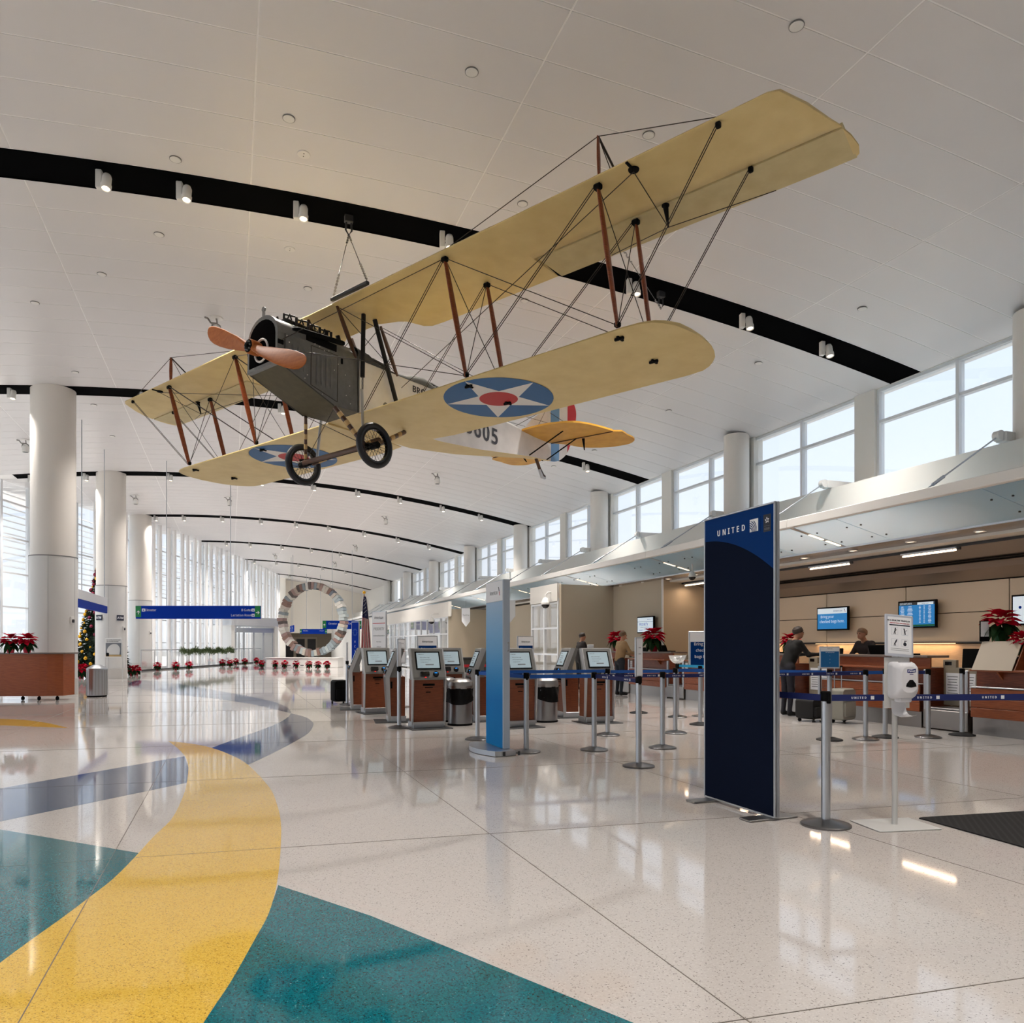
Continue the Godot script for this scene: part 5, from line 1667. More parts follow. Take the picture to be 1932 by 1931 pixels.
func build_kiosks() -> void:
	var p := kiosk_proto()
	var first := true
	for q in [[804, 1373, 0.05, "wood and grey kiosk left of the steel bins, screen facing the hall mouth"], [976, 1371, 0.05, "wood and grey kiosk just behind the pale blue totem"], [1124, 1363, 0.0, "wood and grey kiosk on a dark plate behind the belt posts"], [747, 1361, -1.7, "kiosk turned sideways beside the framed belt post"], [905, 1360, -1.7, "kiosk turned sideways between steel bins and pale blue totem"], [1070, 1353, -1.7, "kiosk turned sideways right of the steel bin"], [709, 1345, 0.1, "distant kiosk standing behind the luggage"], [676, 1338, -1.7, "distant kiosk turned sideways behind the luggage"], [845, 1347, 0.05, "distant kiosk with glowing red light behind the front kiosk"]]:
		var at := fl(q[0], q[1])
		if first:
			p.position = at
			p.rotation.y = q[2]
			p.set_meta("label", q[3])
			first = false
		else:
			copy(p, at, q[2], q[3])
	var nb := thing("number_tag", "small white numbered tag on top of a kiosk", "tag", fl(1124, 1363) + Vector3(-0.08, 1.302, -0.05))
	part(nb, "tag_plate", MB.new().cbox(Vector3(0, 0.035, 0), Vector3(0.12, 0.06, 0.02), 0.004), M.print_white)
	# steel bins with black liners
	var b0: Node3D = null
	for q in [[868, 1368, "steel bin with sagging black liner beside the front kiosk"], [1030, 1362, "steel bin with black liner behind the pale blue totem's belt post"], [838, 1361, "steel bin half hidden between kiosk and a fuller bin"], [1010, 1357, "steel bin half hidden behind another steel bin"], [886, 1341, "distant steel bin below the recycling emblem"]]:
		var at := fl(q[0], q[1])
		if b0 == null:
			b0 = thing("steel_bin", q[2], "bin", at, 0.0, "steel litter bins")
			part(b0, "drum", MB.new().lathe([[0.0, 0.03], [0.205, 0.03], [0.205, 0.62], [0.0, 0.62]], 36), M.steel)
			part(b0, "foot_ring", MB.new().lathe([[0.0, 0.0], [0.212, 0.0], [0.212, 0.03], [0.2, 0.034]], 36), M.black)
			var rows := []
			for i in 5:
				var row := []
				for j in 40:
					var an := TAU * j / 40
					var r := 0.22 + 0.012 * sin(an * 7.0 + i) + 0.008 * sin(an * 13.0 + 2.0 * i) * (i % 2)
					var y := 0.63 - i * (0.03 + 0.02 * (1.0 + sin(an * 1.0 - 0.4)))
					row.append(Vector3(cos(an) * r, y, sin(an) * r))
				rows.append(row)
			part(b0, "liner", MB.new().grid(rows, true), M.bag_plastic)
			part(b0, "lid", MB.new().lathe([[0.222, 0.62], [0.226, 0.67], [0.21, 0.735], [0.17, 0.775], [0.1, 0.79], [0.085, 0.77], [0.0, 0.77]], 36), M.brushed)
			part(b0, "lid_opening", MB.new().lathe([[0.09, 0.772], [0.0, 0.772]], 24), M.black)
		else:
			copy(b0, at, 0.7, q[2])
	# recycling cabinet behind
	var rc := thing("recycling_cabinet", "dark cabinet with red stripe and recycling emblem", "cabinet", fl(880, 1332), 0.05)
	part(rc, "cabinet", MB.new().cbox(Vector3(0, 0.53, 0), Vector3(0.95, 1.05, 0.4), 0.01), M.cabinet_grey)
	part(rc, "red_stripe", MB.new().box(Vector3(0, 0.9, 0.202), Vector3(0.95, 0.06, 0.004)), M.print_red)
	part(rc, "top", MB.new().cbox(Vector3(0, 1.07, 0), Vector3(0.98, 0.03, 0.44), 0.006), M.dark_grey)
	for cx in [-0.25, 0.25]:
		for i in 3:
			var an := TAU * i / 3 + PI / 2
			part(rc, "recycling_arrow", MB.new().prism(PackedVector2Array([Vector2(-0.06, -0.018), Vector2(0.03, -0.018), Vector2(0.03, -0.035), Vector2(0.075, 0.0), Vector2(0.03, 0.035), Vector2(0.03, 0.018), Vector2(-0.06, 0.018)]), 0.002, Transform3D(Basis(Vector3(0, 0, 1), an + PI / 2), Vector3(cx + cos(an) * 0.07, 0.7 + sin(an) * 0.07, 0.201))), M.black)

# ---------------------------------------------------------------- counters, screens
func build_counters() -> void:
	var names := ["wooden check-in counter with sloped beige document board", "dark wooden check-in counter behind the hand sanitizer stand", "dark wooden check-in counter right of the navy sign", "wooden check-in counter left of the navy sign", "wooden check-in counter with a poinsettia beside the priority screen", "far wooden check-in counter by the cross wall"]
	var wells := ["steel bag scale with printed notices and dark monitor", "steel bag scale between two dark counters", "steel bag scale behind the navy sign", "grey steel bag scale left of the navy sign", "grey steel bag scale by the projecting wall"]
	for k in 6:
		var d0: float = [5.95, 9.0, 12.05, 14.9, 16.6, 19.3][k]
		var l: float = [2.15, 2.15, 1.95, 0.85, 1.9, 1.3][k]
		var o := thing("check_in_counter", names[k], "counter", Vector3(10.95, 0, -(d0 + l * 0.5)), -PI / 2, "check-in counters")
		part(o, "toe_panel", MB.new().box(Vector3(0, 0.13, -0.02), Vector3(l, 0.26, 0.74)), M.brushed)
		for i in 3:
			part(o, "front_plank", MB.new().cbox(Vector3(0, 0.335 + 0.148 * i, 0.385), Vector3(l, 0.143, 0.03), 0.006), M.cherry)
		part(o, "carcass", MB.new().box(Vector3(0, 0.62, -0.02), Vector3(l - 0.02, 0.72, 0.6)), M.cherry_dark)
		part(o, "metal_lip", MB.new().cbox(Vector3(0, 0.72, 0.36), Vector3(l, 0.02, 0.1), 0.004), M.alu)
		part(o, "shelf", MB.new().cbox(Vector3(0, 0.975, 0.28), Vector3(l, 0.03, 0.3), 0.005), M.cherry)
		for x in [-l * 0.3, l * 0.3]:
			part(o, "shelf_bracket", MB.new().prism(PackedVector2Array([Vector2(0, 0), Vector2(0.12, 0), Vector2(0, -0.12)]), 0.03, Transform3D(Basis(Vector3(0, 0, 1), Vector3(0, 1, 0), Vector3(-1, 0, 0)), Vector3(x, 0.96, 0.28))), M.cherry)
		part(o, "upper_panel", MB.new().box(Vector3(0, 1.07, 0.14), Vector3(l, 0.16, 0.03)), M.cherry)
		part(o, "granite_top", MB.new().cbox(Vector3(0, 1.165, -0.03), Vector3(l, 0.04, 0.5), 0.006), M.granite)
		if k == 0:
			part(o, "hutch", MB.new().cbox(Vector3(0.3, 1.285, -0.08), Vector3(1.4, 0.2, 0.3), 0.006), M.cherry_dark)
			part(o, "hutch_side", MB.new().prism(PackedVector2Array([Vector2(-0.1, 0.98), Vector2(0.42, 0.98), Vector2(0.18, 1.4), Vector2(-0.1, 1.4)]), 0.02, Transform3D(Basis(Vector3(0, 0, 1), Vector3(0, 1, 0), Vector3(-1, 0, 0)), Vector3(-0.38, 0, 0))), M.cherry)
			var bd := part(o, "document_board", MB.new().cbox(Vector3.ZERO, Vector3(0.62, 0.49, 0.012), 0.003), M.beige_panel)
			bd.transform = Transform3D(Basis(Vector3.RIGHT, -0.5), Vector3(-0.72, 1.195, 0.32))
		else:
			var mo := part(o, "monitor", MB.new().cbox(Vector3.ZERO, Vector3(0.42, 0.3, 0.03), 0.006), M.black)
			mo.transform = Transform3D(Basis(Vector3.RIGHT, 0.35), Vector3(-l * 0.22, 1.22, -0.4))
			part(o, "keyboard", MB.new().cbox(Vector3(l * 0.2, 1.2, -0.1), Vector3(0.36, 0.025, 0.15), 0.004), M.black)
		if k == 5:
			break
		var w := thing("bag_scale", wells[k], "scale", Vector3(10.95, 0, -(d0 + l + [0.45, 0.45, 0.45, 0.425, 0.4, 0.4][k])), -PI / 2, "bag scales between the counters")
		part(w, "platform", MB.new().cbox(Vector3(0, 0.17, 0.02), Vector3(0.78, 0.3, 0.74), 0.01), M.brushed)
		part(w, "roller_bed", MB.new().cbox(Vector3(0, 0.34, 0.02), Vector3(0.74, 0.03, 0.7), 0.008), M.steel)
		for x in [-0.36, 0.36]:
			part(w, "guard_post", MB.new().cbox(Vector3(x, 0.6, 0.36), Vector3(0.06, 0.72, 0.05), 0.008), M.alu)
		part(w, "side_cabinet", MB.new().cbox(Vector3(-0.08, 0.68, -0.2), Vector3(0.62, 0.62, 0.26), 0.008), M.scale_beige)
		for i in 2:
			var nt := part(w, "printed_notice", MB.new().box(Vector3(-0.22 + i * 0.28, 0.68, -0.066), Vector3(0.24, 0.44, 0.003)), M.print_white)
			for j in 8:
				part(nt, "text_line", MB.new().box(Vector3(-0.22 + i * 0.28, 0.84 - j * 0.045, -0.0635), Vector3(0.19 - 0.02 * (j % 3), 0.012, 0.001)), M.print_grey)
		var md := part(w, "tilted_monitor", MB.new().cbox(Vector3.ZERO, Vector3(0.4, 0.32, 0.04), 0.008), M.black)
		md.transform = Transform3D(Basis(Vector3.UP, 0.5) * Basis(Vector3.RIGHT, -0.25), Vector3(0.1, 1.14, -0.2))
		part(w, "weight_display", MB.new().cbox(Vector3(-0.28, 1.05, -0.1), Vector3(0.24, 0.13, 0.06), 0.006), M.scale_beige)
		part(w, "display_glass", MB.new().box(Vector3(-0.3, 1.055, -0.068), Vector3(0.12, 0.06, 0.003)), M.black_gloss)
	# wall screens: [left px, right px, middle py, wall x, height, label, kind]
	for q in [[1541, 1600, 1169, 14.4, 0.6, "wall screen asking for checked bags", 0], [1694, 1766, 1161, 14.4, 0.62, "wall screen with the departures list", 1], [1908, 1985, 1152, 14.4, 0.6, "wall screen with plain white picture above the poinsettias", 2], [1202, 1233, 1180, 12.12, 0.52, "small priority screen on the projecting wall", 3]]:
		var a := onx(q[0], q[2], q[3])
		var e := onx(q[1], q[2], q[3])
		var w := absf(a.z - e.z)
		var h: float = q[4]
		var o := thing("wall_screen", q[5], "screen", Vector3(q[3], a.y, (a.z + e.z) * 0.5), -PI / 2 + 0.0, "flat screens on the wall")
		part(o, "casing", MB.new().cbox(Vector3(0, 0, -0.03), Vector3(w, h, 0.06), 0.008), M.black)
		part(o, "mount", MB.new().box(Vector3(0, 0, -0.11), Vector3(w * 0.4, h * 0.5, 0.1)), M.dark_grey)
		var s := Vector2(w - 0.07, h - 0.07)
		var kind: int = q[6]
		part(o, "picture", MB.new().box(Vector3(0, 0, 0.0012), Vector3(s.x, s.y, 0.003)), M.screen_blue if kind < 2 else M.screen_white)
		var T := func(t: String, hh: float, x: float, y: float, m: Material): words(o, t, hh, m, Transform3D(Basis(), Vector3(x, y, 0.0045)))
		if kind == 0:
			part(o, "white_band", MB.new().box(Vector3(0, s.y * 0.37, 0.0032), Vector3(s.x, s.y * 0.26, 0.001)), M.screen_white)
			T.call("American", 0.05, s.x * 0.2, s.y * 0.37, M.print_grey)
			airline_mark(o, Vector3(s.x * 0.42, s.y * 0.37, 0.0042), 0.045)
			T.call("Bring your", 0.07, -s.x * 0.16, s.y * 0.1, M.screen_white)
			T.call("checked bags here.", 0.07, 0.0, -s.y * 0.13, M.screen_white)
		elif kind == 1:
			part(o, "title_band", MB.new().box(Vector3(0, s.y * 0.44, 0.0032), Vector3(s.x, s.y * 0.12, 0.001)), M.dark_grey)
			T.call("DEPARTURES", 0.04, -s.x * 0.3, s.y * 0.44, M.screen_white)
			part(o, "logo_band", MB.new().box(Vector3(s.x * 0.25, s.y * 0.43, 0.0042), Vector3(s.x * 0.44, s.y * 0.1, 0.001)), M.screen_white)
			T.call("American", 0.03, s.x * 0.25, s.y * 0.43, M.print_grey)
			part(o, "foot_band", MB.new().box(Vector3(0, -s.y * 0.46, 0.0032), Vector3(s.x, s.y * 0.07, 0.001)), M.sign_green)
			for j in 13:
				for c in [[-0.4, 0.12], [-0.18, 0.16], [0.1, 0.05], [0.22, 0.04], [0.37, 0.09]]:
					part(o, "list_entry", MB.new().box(Vector3(s.x * c[0], s.y * (0.32 - j * 0.055), 0.0034), Vector3(s.x * c[1] * (0.7 + 0.3 * ((j * 7 + int(c[0] * 10)) % 3) / 2.0), s.y * 0.02, 0.001)), M.screen_white)
		elif kind == 2:
			part(o, "blue_dot", MB.new().lathe([[0.03, 0.0], [0.0, 0.001]], 16, Transform3D(Basis(Vector3.RIGHT, PI / 2), Vector3(-s.x * 0.3, 0.05, 0.0032))), M.sign_blue)
		else:
			part(o, "rule", MB.new().box(Vector3(0, s.y * 0.22, 0.0032), Vector3(s.x, 0.012, 0.001)), M.print_grey)
			T.call("American", 0.035, s.x * 0.25, s.y * 0.36, M.print_grey)
			T.call("PRIORITY", 0.09, -s.x * 0.1, s.y * 0.03, M.sign_blue)
			T.call("Customer Assistance", 0.04, -s.x * 0.05, -s.y * 0.16, M.print_grey)
			T.call("oneworld", 0.035, -s.x * 0.28, -s.y * 0.36, M.sign_blue)
	# framed notice beside the big poinsettia
	var nf := thing("counter_notice", "upright black-framed notice standing on the counter hutch", "notice", onx(1857, 1211, 10.75), -0.6)
	part(nf, "frame", MB.new().cbox(Vector3(0, 0.16, 0), Vector3(0.13, 0.32, 0.015), 0.003), M.black)
	part(nf, "sheet", MB.new().box(Vector3(0.005, 0.19, 0.009), Vector3(0.11, 0.23, 0.002)), M.print_white)
	# poinsettias on the counters
	poinsettia("red poinsettia in green foil pot on the counter hutch", flat_y(onx(1888, 1211, 10.95), 1.387), 0.52, true, M.pot_green)
	poinsettia("red poinsettia in green foil pot at the end of the hutch", flat_y(onx(1930, 1237, 10.85), 1.187), 0.36, true, M.pot_green)
	poinsettia("red poinsettia on the counter beside a leaning person", flat_y(onx(1490, 1236, 10.95), 1.187), 0.42, false, M.pot_red)
	poinsettia("red poinsettia in red pot below the priority screen", flat_y(onx(1233, 1229, 10.95), 1.187), 0.66, true, M.pot_red)
	poinsettia("red poinsettia on the counter behind the waiting people", flat_y(onx(1163, 1229, 10.95), 1.187), 0.6, false, M.pot_red)
	# ceiling cameras
	for q in [[1029, 1128, 25.3, 0.3], [814, 1165, 39.0, 0.3], [1306, 1078, 19.8, 0.2]]:
		var c := dep(q[0], q[1], q[2])
		var o := thing("dome_camera", "white dome camera on a swan-neck arm at the glass corner" if q[0] == 1029 else "white dome camera on a swan-neck arm by the far office" if q[0] == 814 else "clear dome camera under the glass canopy", "camera", c)
		var r: float = q[3] * 0.5
		part(o, "housing", MB.new().lathe([[r, -r * 1.6], [r * 1.02, -r * 1.2], [r * 0.6, -r * 0.2], [r * 0.25, 0.0], [0.0, 0.02]], 20), M.white)
		part(o, "dome", MB.new().lathe([[0.0, -r * 2.5], [r * 0.55, -r * 2.3], [r * 0.85, -r * 1.95], [r * 0.95, -r * 1.6]], 20), M.black_gloss)
		if q[0] < 1200:
			part(o, "arm", MB.new().tube([Vector3(0, 0, 0), Vector3(0, r * 0.6, 0), Vector3(r * 0.6, r * 1.2, 0), Vector3(r * 1.6, r * 1.25, 0), Vector3(10.25 - c.x, r * 1.25, 0)], r * 0.16, 8), M.white)
		else:
			part(o, "arm", MB.new().rod(Vector3.ZERO, Vector3(0, 3.735 - (c.x - 10.64) * 0.228 - c.y, 0), r * 0.2, 8), M.white)
	# floor mat
	var mt := solo("floor_mat", "black ribbed rubber mat at the edge of the queue", "mat", MB.new().prism(floor_line([[1734, 1546], [1740, 1544.5], [1932, 1533], [2150, 1520]], 1) + floor_line([[2400, 1700], [2100, 1648], [1932, 1601], [1750, 1550]], 1), 0.009, flat_xf(0.001)), M.mat_black)
	mt.set_meta("kind", "thing")

func flat_y(p: Vector3, y: float) -> Vector3:
	return Vector3(p.x, y, p.z)

func leaf(l: float, w: float, droop: float) -> MB:
	var rows := []
	for q in [[0.0, 0.06], [0.18, 0.55], [0.42, 1.0], [0.68, 0.78], [0.88, 0.32], [1.0, 0.02]]:
		var t: float = q[0]
		var hw: float = w * 0.5 * q[1]
		var y := -droop * t * t * l
		rows.append([Vector3(-hw, y + hw * 0.25, t * l), Vector3(0, y, t * l), Vector3(hw, y + hw * 0.25, t * l)])
	return MB.new().grid(rows, false)

# crown width = size; base of the pot at at
func poinsettia(label: String, at: Vector3, size: float, fine: bool, pot: Material) -> void:
	var o := thing("poinsettia", label, "plant", at, rng.randf() * 6.0, "poinsettias")
	var k := size
	part(o, "pot", MB.new().lathe([[0.0, 0.0], [0.15 * k, 0.0], [0.21 * k, 0.32 * k], [0.235 * k, 0.34 * k], [0.2 * k, 0.34 * k], [0.18 * k, 0.3 * k], [0.0, 0.3 * k]], 18), pot)
	part(o, "stem", MB.new().rod(Vector3(0, 0.28 * k, 0), Vector3(0, 0.6 * k, 0), 0.02 * k, 6), M.leaf)
	var red := leaf(0.4 * k, 0.27 * k, 0.4)
	var green := leaf(0.44 * k, 0.24 * k, 0.8)
	var rm := red.mesh()
	var gm := green.mesh()
	var all_r := MB.new()
	var all_g := MB.new()
	for q in [[9, 0.46, -0.35, 0.08, false], [8, 0.54, -0.1, 0.1, false], [9, 0.60, 0.0, 0.12, true], [11, 0.68, 0.2, 0.15, true], [9, 0.76, 0.4, 0.1, true], [7, 0.8, 0.8, 0.04, true]]:
		for i in q[0]:
			var an: float = TAU * (i + rng.randf() * 0.5) / q[0] + q[1] * 9.0
			var xf := Transform3D(Basis(Vector3.UP, an) * Basis(Vector3.RIGHT, -q[2] + rng.randf_range(-0.2, 0.2)) * Basis(Vector3(0, 0, 1), rng.randf_range(-0.4, 0.4)), Vector3(sin(an) * q[3] * k, q[1] * k + rng.randf_range(-0.02, 0.02) * k, cos(an) * q[3] * k))
			if fine:
				var p := part(o, "bract" if q[4] else "leaf", rm if q[4] else gm, M.bract if q[4] else M.leaf)
				p.transform = xf
			elif q[4]:
				all_r.add(red, xf)
			else:
				all_g.add(green, xf)
	if not fine:
		part(o, "bracts", all_r, M.bract).set_meta("kind", "stuff")
		part(o, "foliage", all_g, M.leaf).set_meta("kind", "stuff")

# ---------------------------------------------------------------- hand sanitizer stand
func round_rect(w: float, h: float, r: float, z: float, y0 := 0.0) -> Array:
	var o := []
	for c in [[1, 1, 0.0], [-1, 1, 0.5], [-1, -1, 1.0], [1, -1, 1.5]]:
		for i in 6:
			var t: float = PI * (c[2] + 0.5 * i / 5.0)
			o.append(Vector3(c[0] * (w * 0.5 - r) + cos(t) * r, y0 + c[1] * (h * 0.5 - r) + sin(t) * r, z))
	return o

func build_sanitizer() -> void:
	var o := thing("sanitizer_stand", "white hand sanitizer dispenser on a pole with a framed health notice", "dispenser stand", fl(1688, 1558), -0.2)
	part(o, "base_plate", MB.new().cbox(Vector3(0, 0.006, 0), Vector3(0.5, 0.008, 0.36), 0.003), M.stand_white)
	part(o, "pole", MB.new().rod(Vector3(0, 0.01, 0), Vector3(0, 1.3, 0), 0.02, 14), M.stand_white)
	part(o, "back_plate", MB.new().cbox(Vector3(0, 1.07, 0.024), Vector3(0.21, 0.38, 0.005), 0.002), M.stand_white)
	var sg := Node3D.new()
	sg.name = "notice"
	o.add_child(sg)
	sg.transform = Transform3D(Basis(Vector3(0, 0, 1), -0.08) * Basis(Vector3.RIGHT, -0.12), Vector3(0.02, 1.42, 0.02))
	part(sg, "frame", MB.new().cbox(Vector3.ZERO, Vector3(0.235, 0.315, 0.016), 0.006), M.frame_silver)
	part(sg, "sheet", MB.new().box(Vector3(0, 0, 0.0082), Vector3(0.195, 0.275, 0.002)), M.print_white)
	words(sg, "BE A HEALTHY TRAVELER", 0.0115, M.print_dark, Transform3D(Basis(), Vector3(-0.008, 0.112, 0.0098)), true)
	words(sg, "TAKE OUT YOUR OWN HAND HELP", 0.0072, M.print_red, Transform3D(Basis(), Vector3(0, 0.092, 0.0098)), true)
	part(sg, "navy_rule", MB.new().box(Vector3(0, 0.077, 0.0095), Vector3(0.17, 0.008, 0.001)), M.navy)
	for q in [[-0.042, 0.032, 0], [0.042, 0.032, 1], [-0.042, -0.055, 2], [0.042, -0.055, 3]]:
		var c := Vector3(q[0], q[1], 0.0092)
		part(sg, "pictogram_box", MB.new().box(c, Vector3(0.054, 0.056, 0.0006)), M.totem_grey)
		var ic := part(sg, "pictogram_ground", MB.new().box(c + Vector3(0, 0, 0.0003), Vector3(0.051, 0.053, 0.0006)), M.print_white)
		var g := MB.new()
		var z := Vector3(0, 0, 0.001)
		if q[2] < 3:
			var lean: float = [0.006, -0.006, 0.016][q[2]]
			g.lathe([[0.0055, 0.0], [0.0, 0.0006]], 10, Transform3D(Basis(Vector3.RIGHT, PI / 2), c + Vector3(lean, 0.019, 0.0006)))
			g.box(c + z + Vector3(lean * 0.5, 0.006, 0), Vector3(0.009, 0.02, 0.0006), Basis(Vector3(0, 0, 1), -lean * 20))
			g.box(c + z + Vector3(-0.004, -0.013, 0), Vector3(0.005, 0.022, 0.0006), Basis(Vector3(0, 0, 1), -0.2))
			g.box(c + z + Vector3(0.004, -0.013, 0), Vector3(0.005, 0.022, 0.0006), Basis(Vector3(0, 0, 1), 0.2))
			g.box(c + z + Vector3(0.01, 0.007, 0), Vector3(0.016, 0.004, 0.0006), Basis(Vector3(0, 0, 1), 0.5))
		else:
			g.lathe([[0.014, 0.0], [0.0, 0.0006]], 14, Transform3D(Basis(Vector3.RIGHT, PI / 2), c + Vector3(0, -0.008, 0.0006)))
			g.box(c + z + Vector3(0, 0.009, 0), Vector3(0.006, 0.014, 0.0006))
			g.box(c + z + Vector3(0.005, 0.017, 0), Vector3(0.02, 0.004, 0.0006))
		part(ic, "pictogram", g, M.print_dark)
	for y in [-0.1, -0.112]:
		part(sg, "small_print", MB.new().box(Vector3(0, y, 0.0095), Vector3(0.15, 0.003, 0.0006)), M.print_grey)
	var d := Node3D.new()
	d.name = "dispenser"
	o.add_child(d)
	d.position = Vector3(0.01, 1.09, 0.028)
	part(d, "shell", MB.new().grid([round_rect(0.18, 0.27, 0.03, 0.0), round_rect(0.185, 0.275, 0.035, 0.02), round_rect(0.185, 0.275, 0.035, 0.055), round_rect(0.176, 0.266, 0.04, 0.058), round_rect(0.174, 0.262, 0.045, 0.085, 0.002), round_rect(0.155, 0.235, 0.05, 0.112, 0.006), round_rect(0.12, 0.19, 0.05, 0.122, 0.008)], true, true), M.white_plastic)
	part(d, "top_window", MB.new().cbox(Vector3(0.0, 0.134, 0.06), Vector3(0.09, 0.006, 0.035), 0.002), M.dark_grey)
	var lg := part(d, "brand_patch", MB.new().prism(PackedVector2Array([Vector2(-0.034, -0.012), Vector2(-0.034, 0.014), Vector2(0.0, 0.01), Vector2(0.034, 0.018), Vector2(0.034, -0.008), Vector2(0.0, -0.014)]), 0.002, Transform3D(Basis(), Vector3(0.015, 0.07, 0.1212))), M.sign_blue_dark)
	words(lg, "Purell", 0.014, M.print_white, Transform3D(Basis(), Vector3(0.015, 0.071, 0.1236)), true)
	part(d, "small_print", MB.new().box(Vector3(0.015, 0.046, 0.122), Vector3(0.03, 0.005, 0.001)), M.sign_blue_dark)
	part(d, "sight_glass", MB.new().prism(PackedVector2Array([Vector2(-0.042, -0.022), Vector2(-0.036, 0.0), Vector2(-0.012, 0.026), Vector2(0.012, 0.026), Vector2(0.036, 0.0), Vector2(0.042, -0.022), Vector2(0.0, -0.03)]), 0.003, Transform3D(Basis(), Vector3(0.012, -0.02, 0.121))), M.black_gloss)
	part(d, "nozzle_block", MB.new().cbox(Vector3(0.0, -0.145, 0.05), Vector3(0.1, 0.03, 0.07), 0.008), M.white_plastic)
	var tray := []
	for q in [[-0.15, 0.0], [-0.2, 0.0], [-0.235, 0.01], [-0.255, 0.035], [-0.262, 0.07], [-0.256, 0.105], [-0.248, 0.125]]:
		tray.append([Vector3(-0.06, q[0], q[1]), Vector3(-0.03, q[0] - 0.008, q[1]), Vector3(0.03, q[0] - 0.008, q[1]), Vector3(0.06, q[0], q[1])])
	part(d, "drip_tray", MB.new().grid(tray, false, false, Vector3(0, 1, 0.3)), M.white_plastic)

# ---------------------------------------------------------------- left side
func build_left_furniture() -> void:
	var c := fl(14, 1322)
	var o := thing("wooden_desk", "curved orange wooden desk on castors beside a massive column", "desk", c, -TH)
	var front := PackedVector2Array()
	for i in 17:
		var x := -1.35 + 2.7 * i / 16.0
		front.append(Vector2(x, 0.12 - 0.16 * pow(absf(x) / 1.35, 3.0)))
	var bodyp := PackedVector2Array(front)
	bodyp.append(Vector2(1.33, -0.55))
	bodyp.append(Vector2(-1.33, -0.55))
	var down := Basis(Vector3(1, 0, 0), Vector3(0, 0, 1), Vector3(0, -1, 0))
	part(o, "body", MB.new().prism(bodyp, 1.03, Transform3D(down, Vector3(0, 1.14, 0))), M.cherry_orange)
	var topp := PackedVector2Array()
	for p in bodyp:
		topp.append(Vector2(p.x * 1.06, p.y * 1.0 + (0.05 if p.y > -0.2 else -0.02)))
	part(o, "top", MB.new().prism(topp, 0.035, Transform3D(down, Vector3(0, 1.178, 0))), M.granite)
	for x in [-0.9, -0.3, 0.35, 0.75, 1.2]:
		part(o, "castor", MB.new().lathe([[0.0, -0.02], [0.045, -0.02], [0.045, 0.02], [0.0, 0.02]], 14, Transform3D(Basis(Vector3(0, 0, 1), PI / 2), Vector3(x, 0.047, -0.05))).box(Vector3(x, 0.085, -0.05), Vector3(0.03, 0.05, 0.03)), M.black)
	for q in [[20, "left-leaning red poinsettia on the curved wooden desk"], [51, "red poinsettia on the desk against the column"]]:
		poinsettia(q[1], flat_y(dep(q[0], 1229.5, 17.2), 1.18), 0.45, true, M.pot_red)
	# fluted litter bin
	var t := thing("litter_bin", "round fluted steel litter bin with a cone top by the column", "bin", fl(183, 1315))
	part(t, "drum", MB.new().lathe([[0.0, 0.04], [0.25, 0.04], [0.25, 0.72], [0.24, 0.73]], 20), M.alu)
	for i in 20:
		var an := TAU * i / 20
		part(t, "flute", MB.new().box(Vector3(cos(an) * 0.25, 0.38, sin(an) * 0.25), Vector3(0.008, 0.66, 0.012), Basis(Vector3.UP, -an)), M.brushed)
	part(t, "foot", MB.new().lathe([[0.0, 0.0], [0.23, 0.0], [0.24, 0.04], [0.0, 0.04]], 24), M.black)
	part(t, "cone_top", MB.new().lathe([[0.255, 0.72], [0.25, 0.75], [0.1, 0.84], [0.05, 0.85], [0.0, 0.85]], 28), M.alu)
	# lit fir with baubles
	var tp := fl(192, 1277)
	var f := thing("christmas_tree", "tall decorated Christmas tree behind the round columns", "tree", tp)
	part(f, "trunk", MB.new().rod(Vector3(0, 0, 0), Vector3(0, 5.1, 0), 0.06, 8, 0.01), M.dark_wood)
	var fol := MB.new()
	for i in 5200:
		var y := 0.25 + 5.0 * (1.0 - sqrt(rng.randf()))
		var r := 1.12 * (1.0 - y / 5.35) * rng.randf_range(0.55, 1.05)
		var an := rng.randf() * TAU
		var p := Vector3(cos(an) * r, y, sin(an) * r)
		var outd := Vector3(cos(an), rng.randf_range(-0.5, 0.35), sin(an)).normalized()
		var sd := outd.cross(Vector3.UP).normalized()
		var l := rng.randf_range(0.1, 0.2)
		var w := rng.randf_range(0.015, 0.035)
		var nn := outd.cross(sd).normalized()
		fol.tri(p - sd * w, p + sd * w, p + outd * l, nn, nn, nn)
		fol.tri(p - nn * w, p + nn * w, p + outd * l, sd, sd, sd)
	part(f, "foliage", fol, M.fir).set_meta("kind", "stuff")
	part(f, "inner_boughs", MB.new().lathe([[0.0, 0.3], [0.75, 0.32], [0.0, 4.9]], 12), M.fir)
	var balls := []
	for i in 64:
		var y := 0.5 + 4.6 * pow((i + 0.5) / 64.0, 1.25)
		var an := 1.24 + 2.4 * fmod(i * 0.618, 1.0)
		var r := 1.2 * (1.0 - y / 5.35) + 0.05
		var g := i % 5 != 1 and i % 5 != 3
		var sz := rng.randf_range(0.045, 0.1)
		var e := Vector3(cos(an) * r, y, sin(an) * r) + tp
		var m := MB.new().ball(Vector3.ZERO, sz, 12, 8)
		m.rod(Vector3(0, sz * 0.9, 0), Vector3(0, sz * 1.25, 0), sz * 0.2, 6)
		solo("bauble", "shiny gold bauble hanging on the Christmas tree" if g else "burgundy bauble hanging on the Christmas tree", "ornament", m, M.gold if g else M.burgundy, e, "gold tree baubles" if g else "burgundy tree baubles")
	# column signs
	var cc := Vector3(-4.6, 0, -trough_d(3, -4.6))
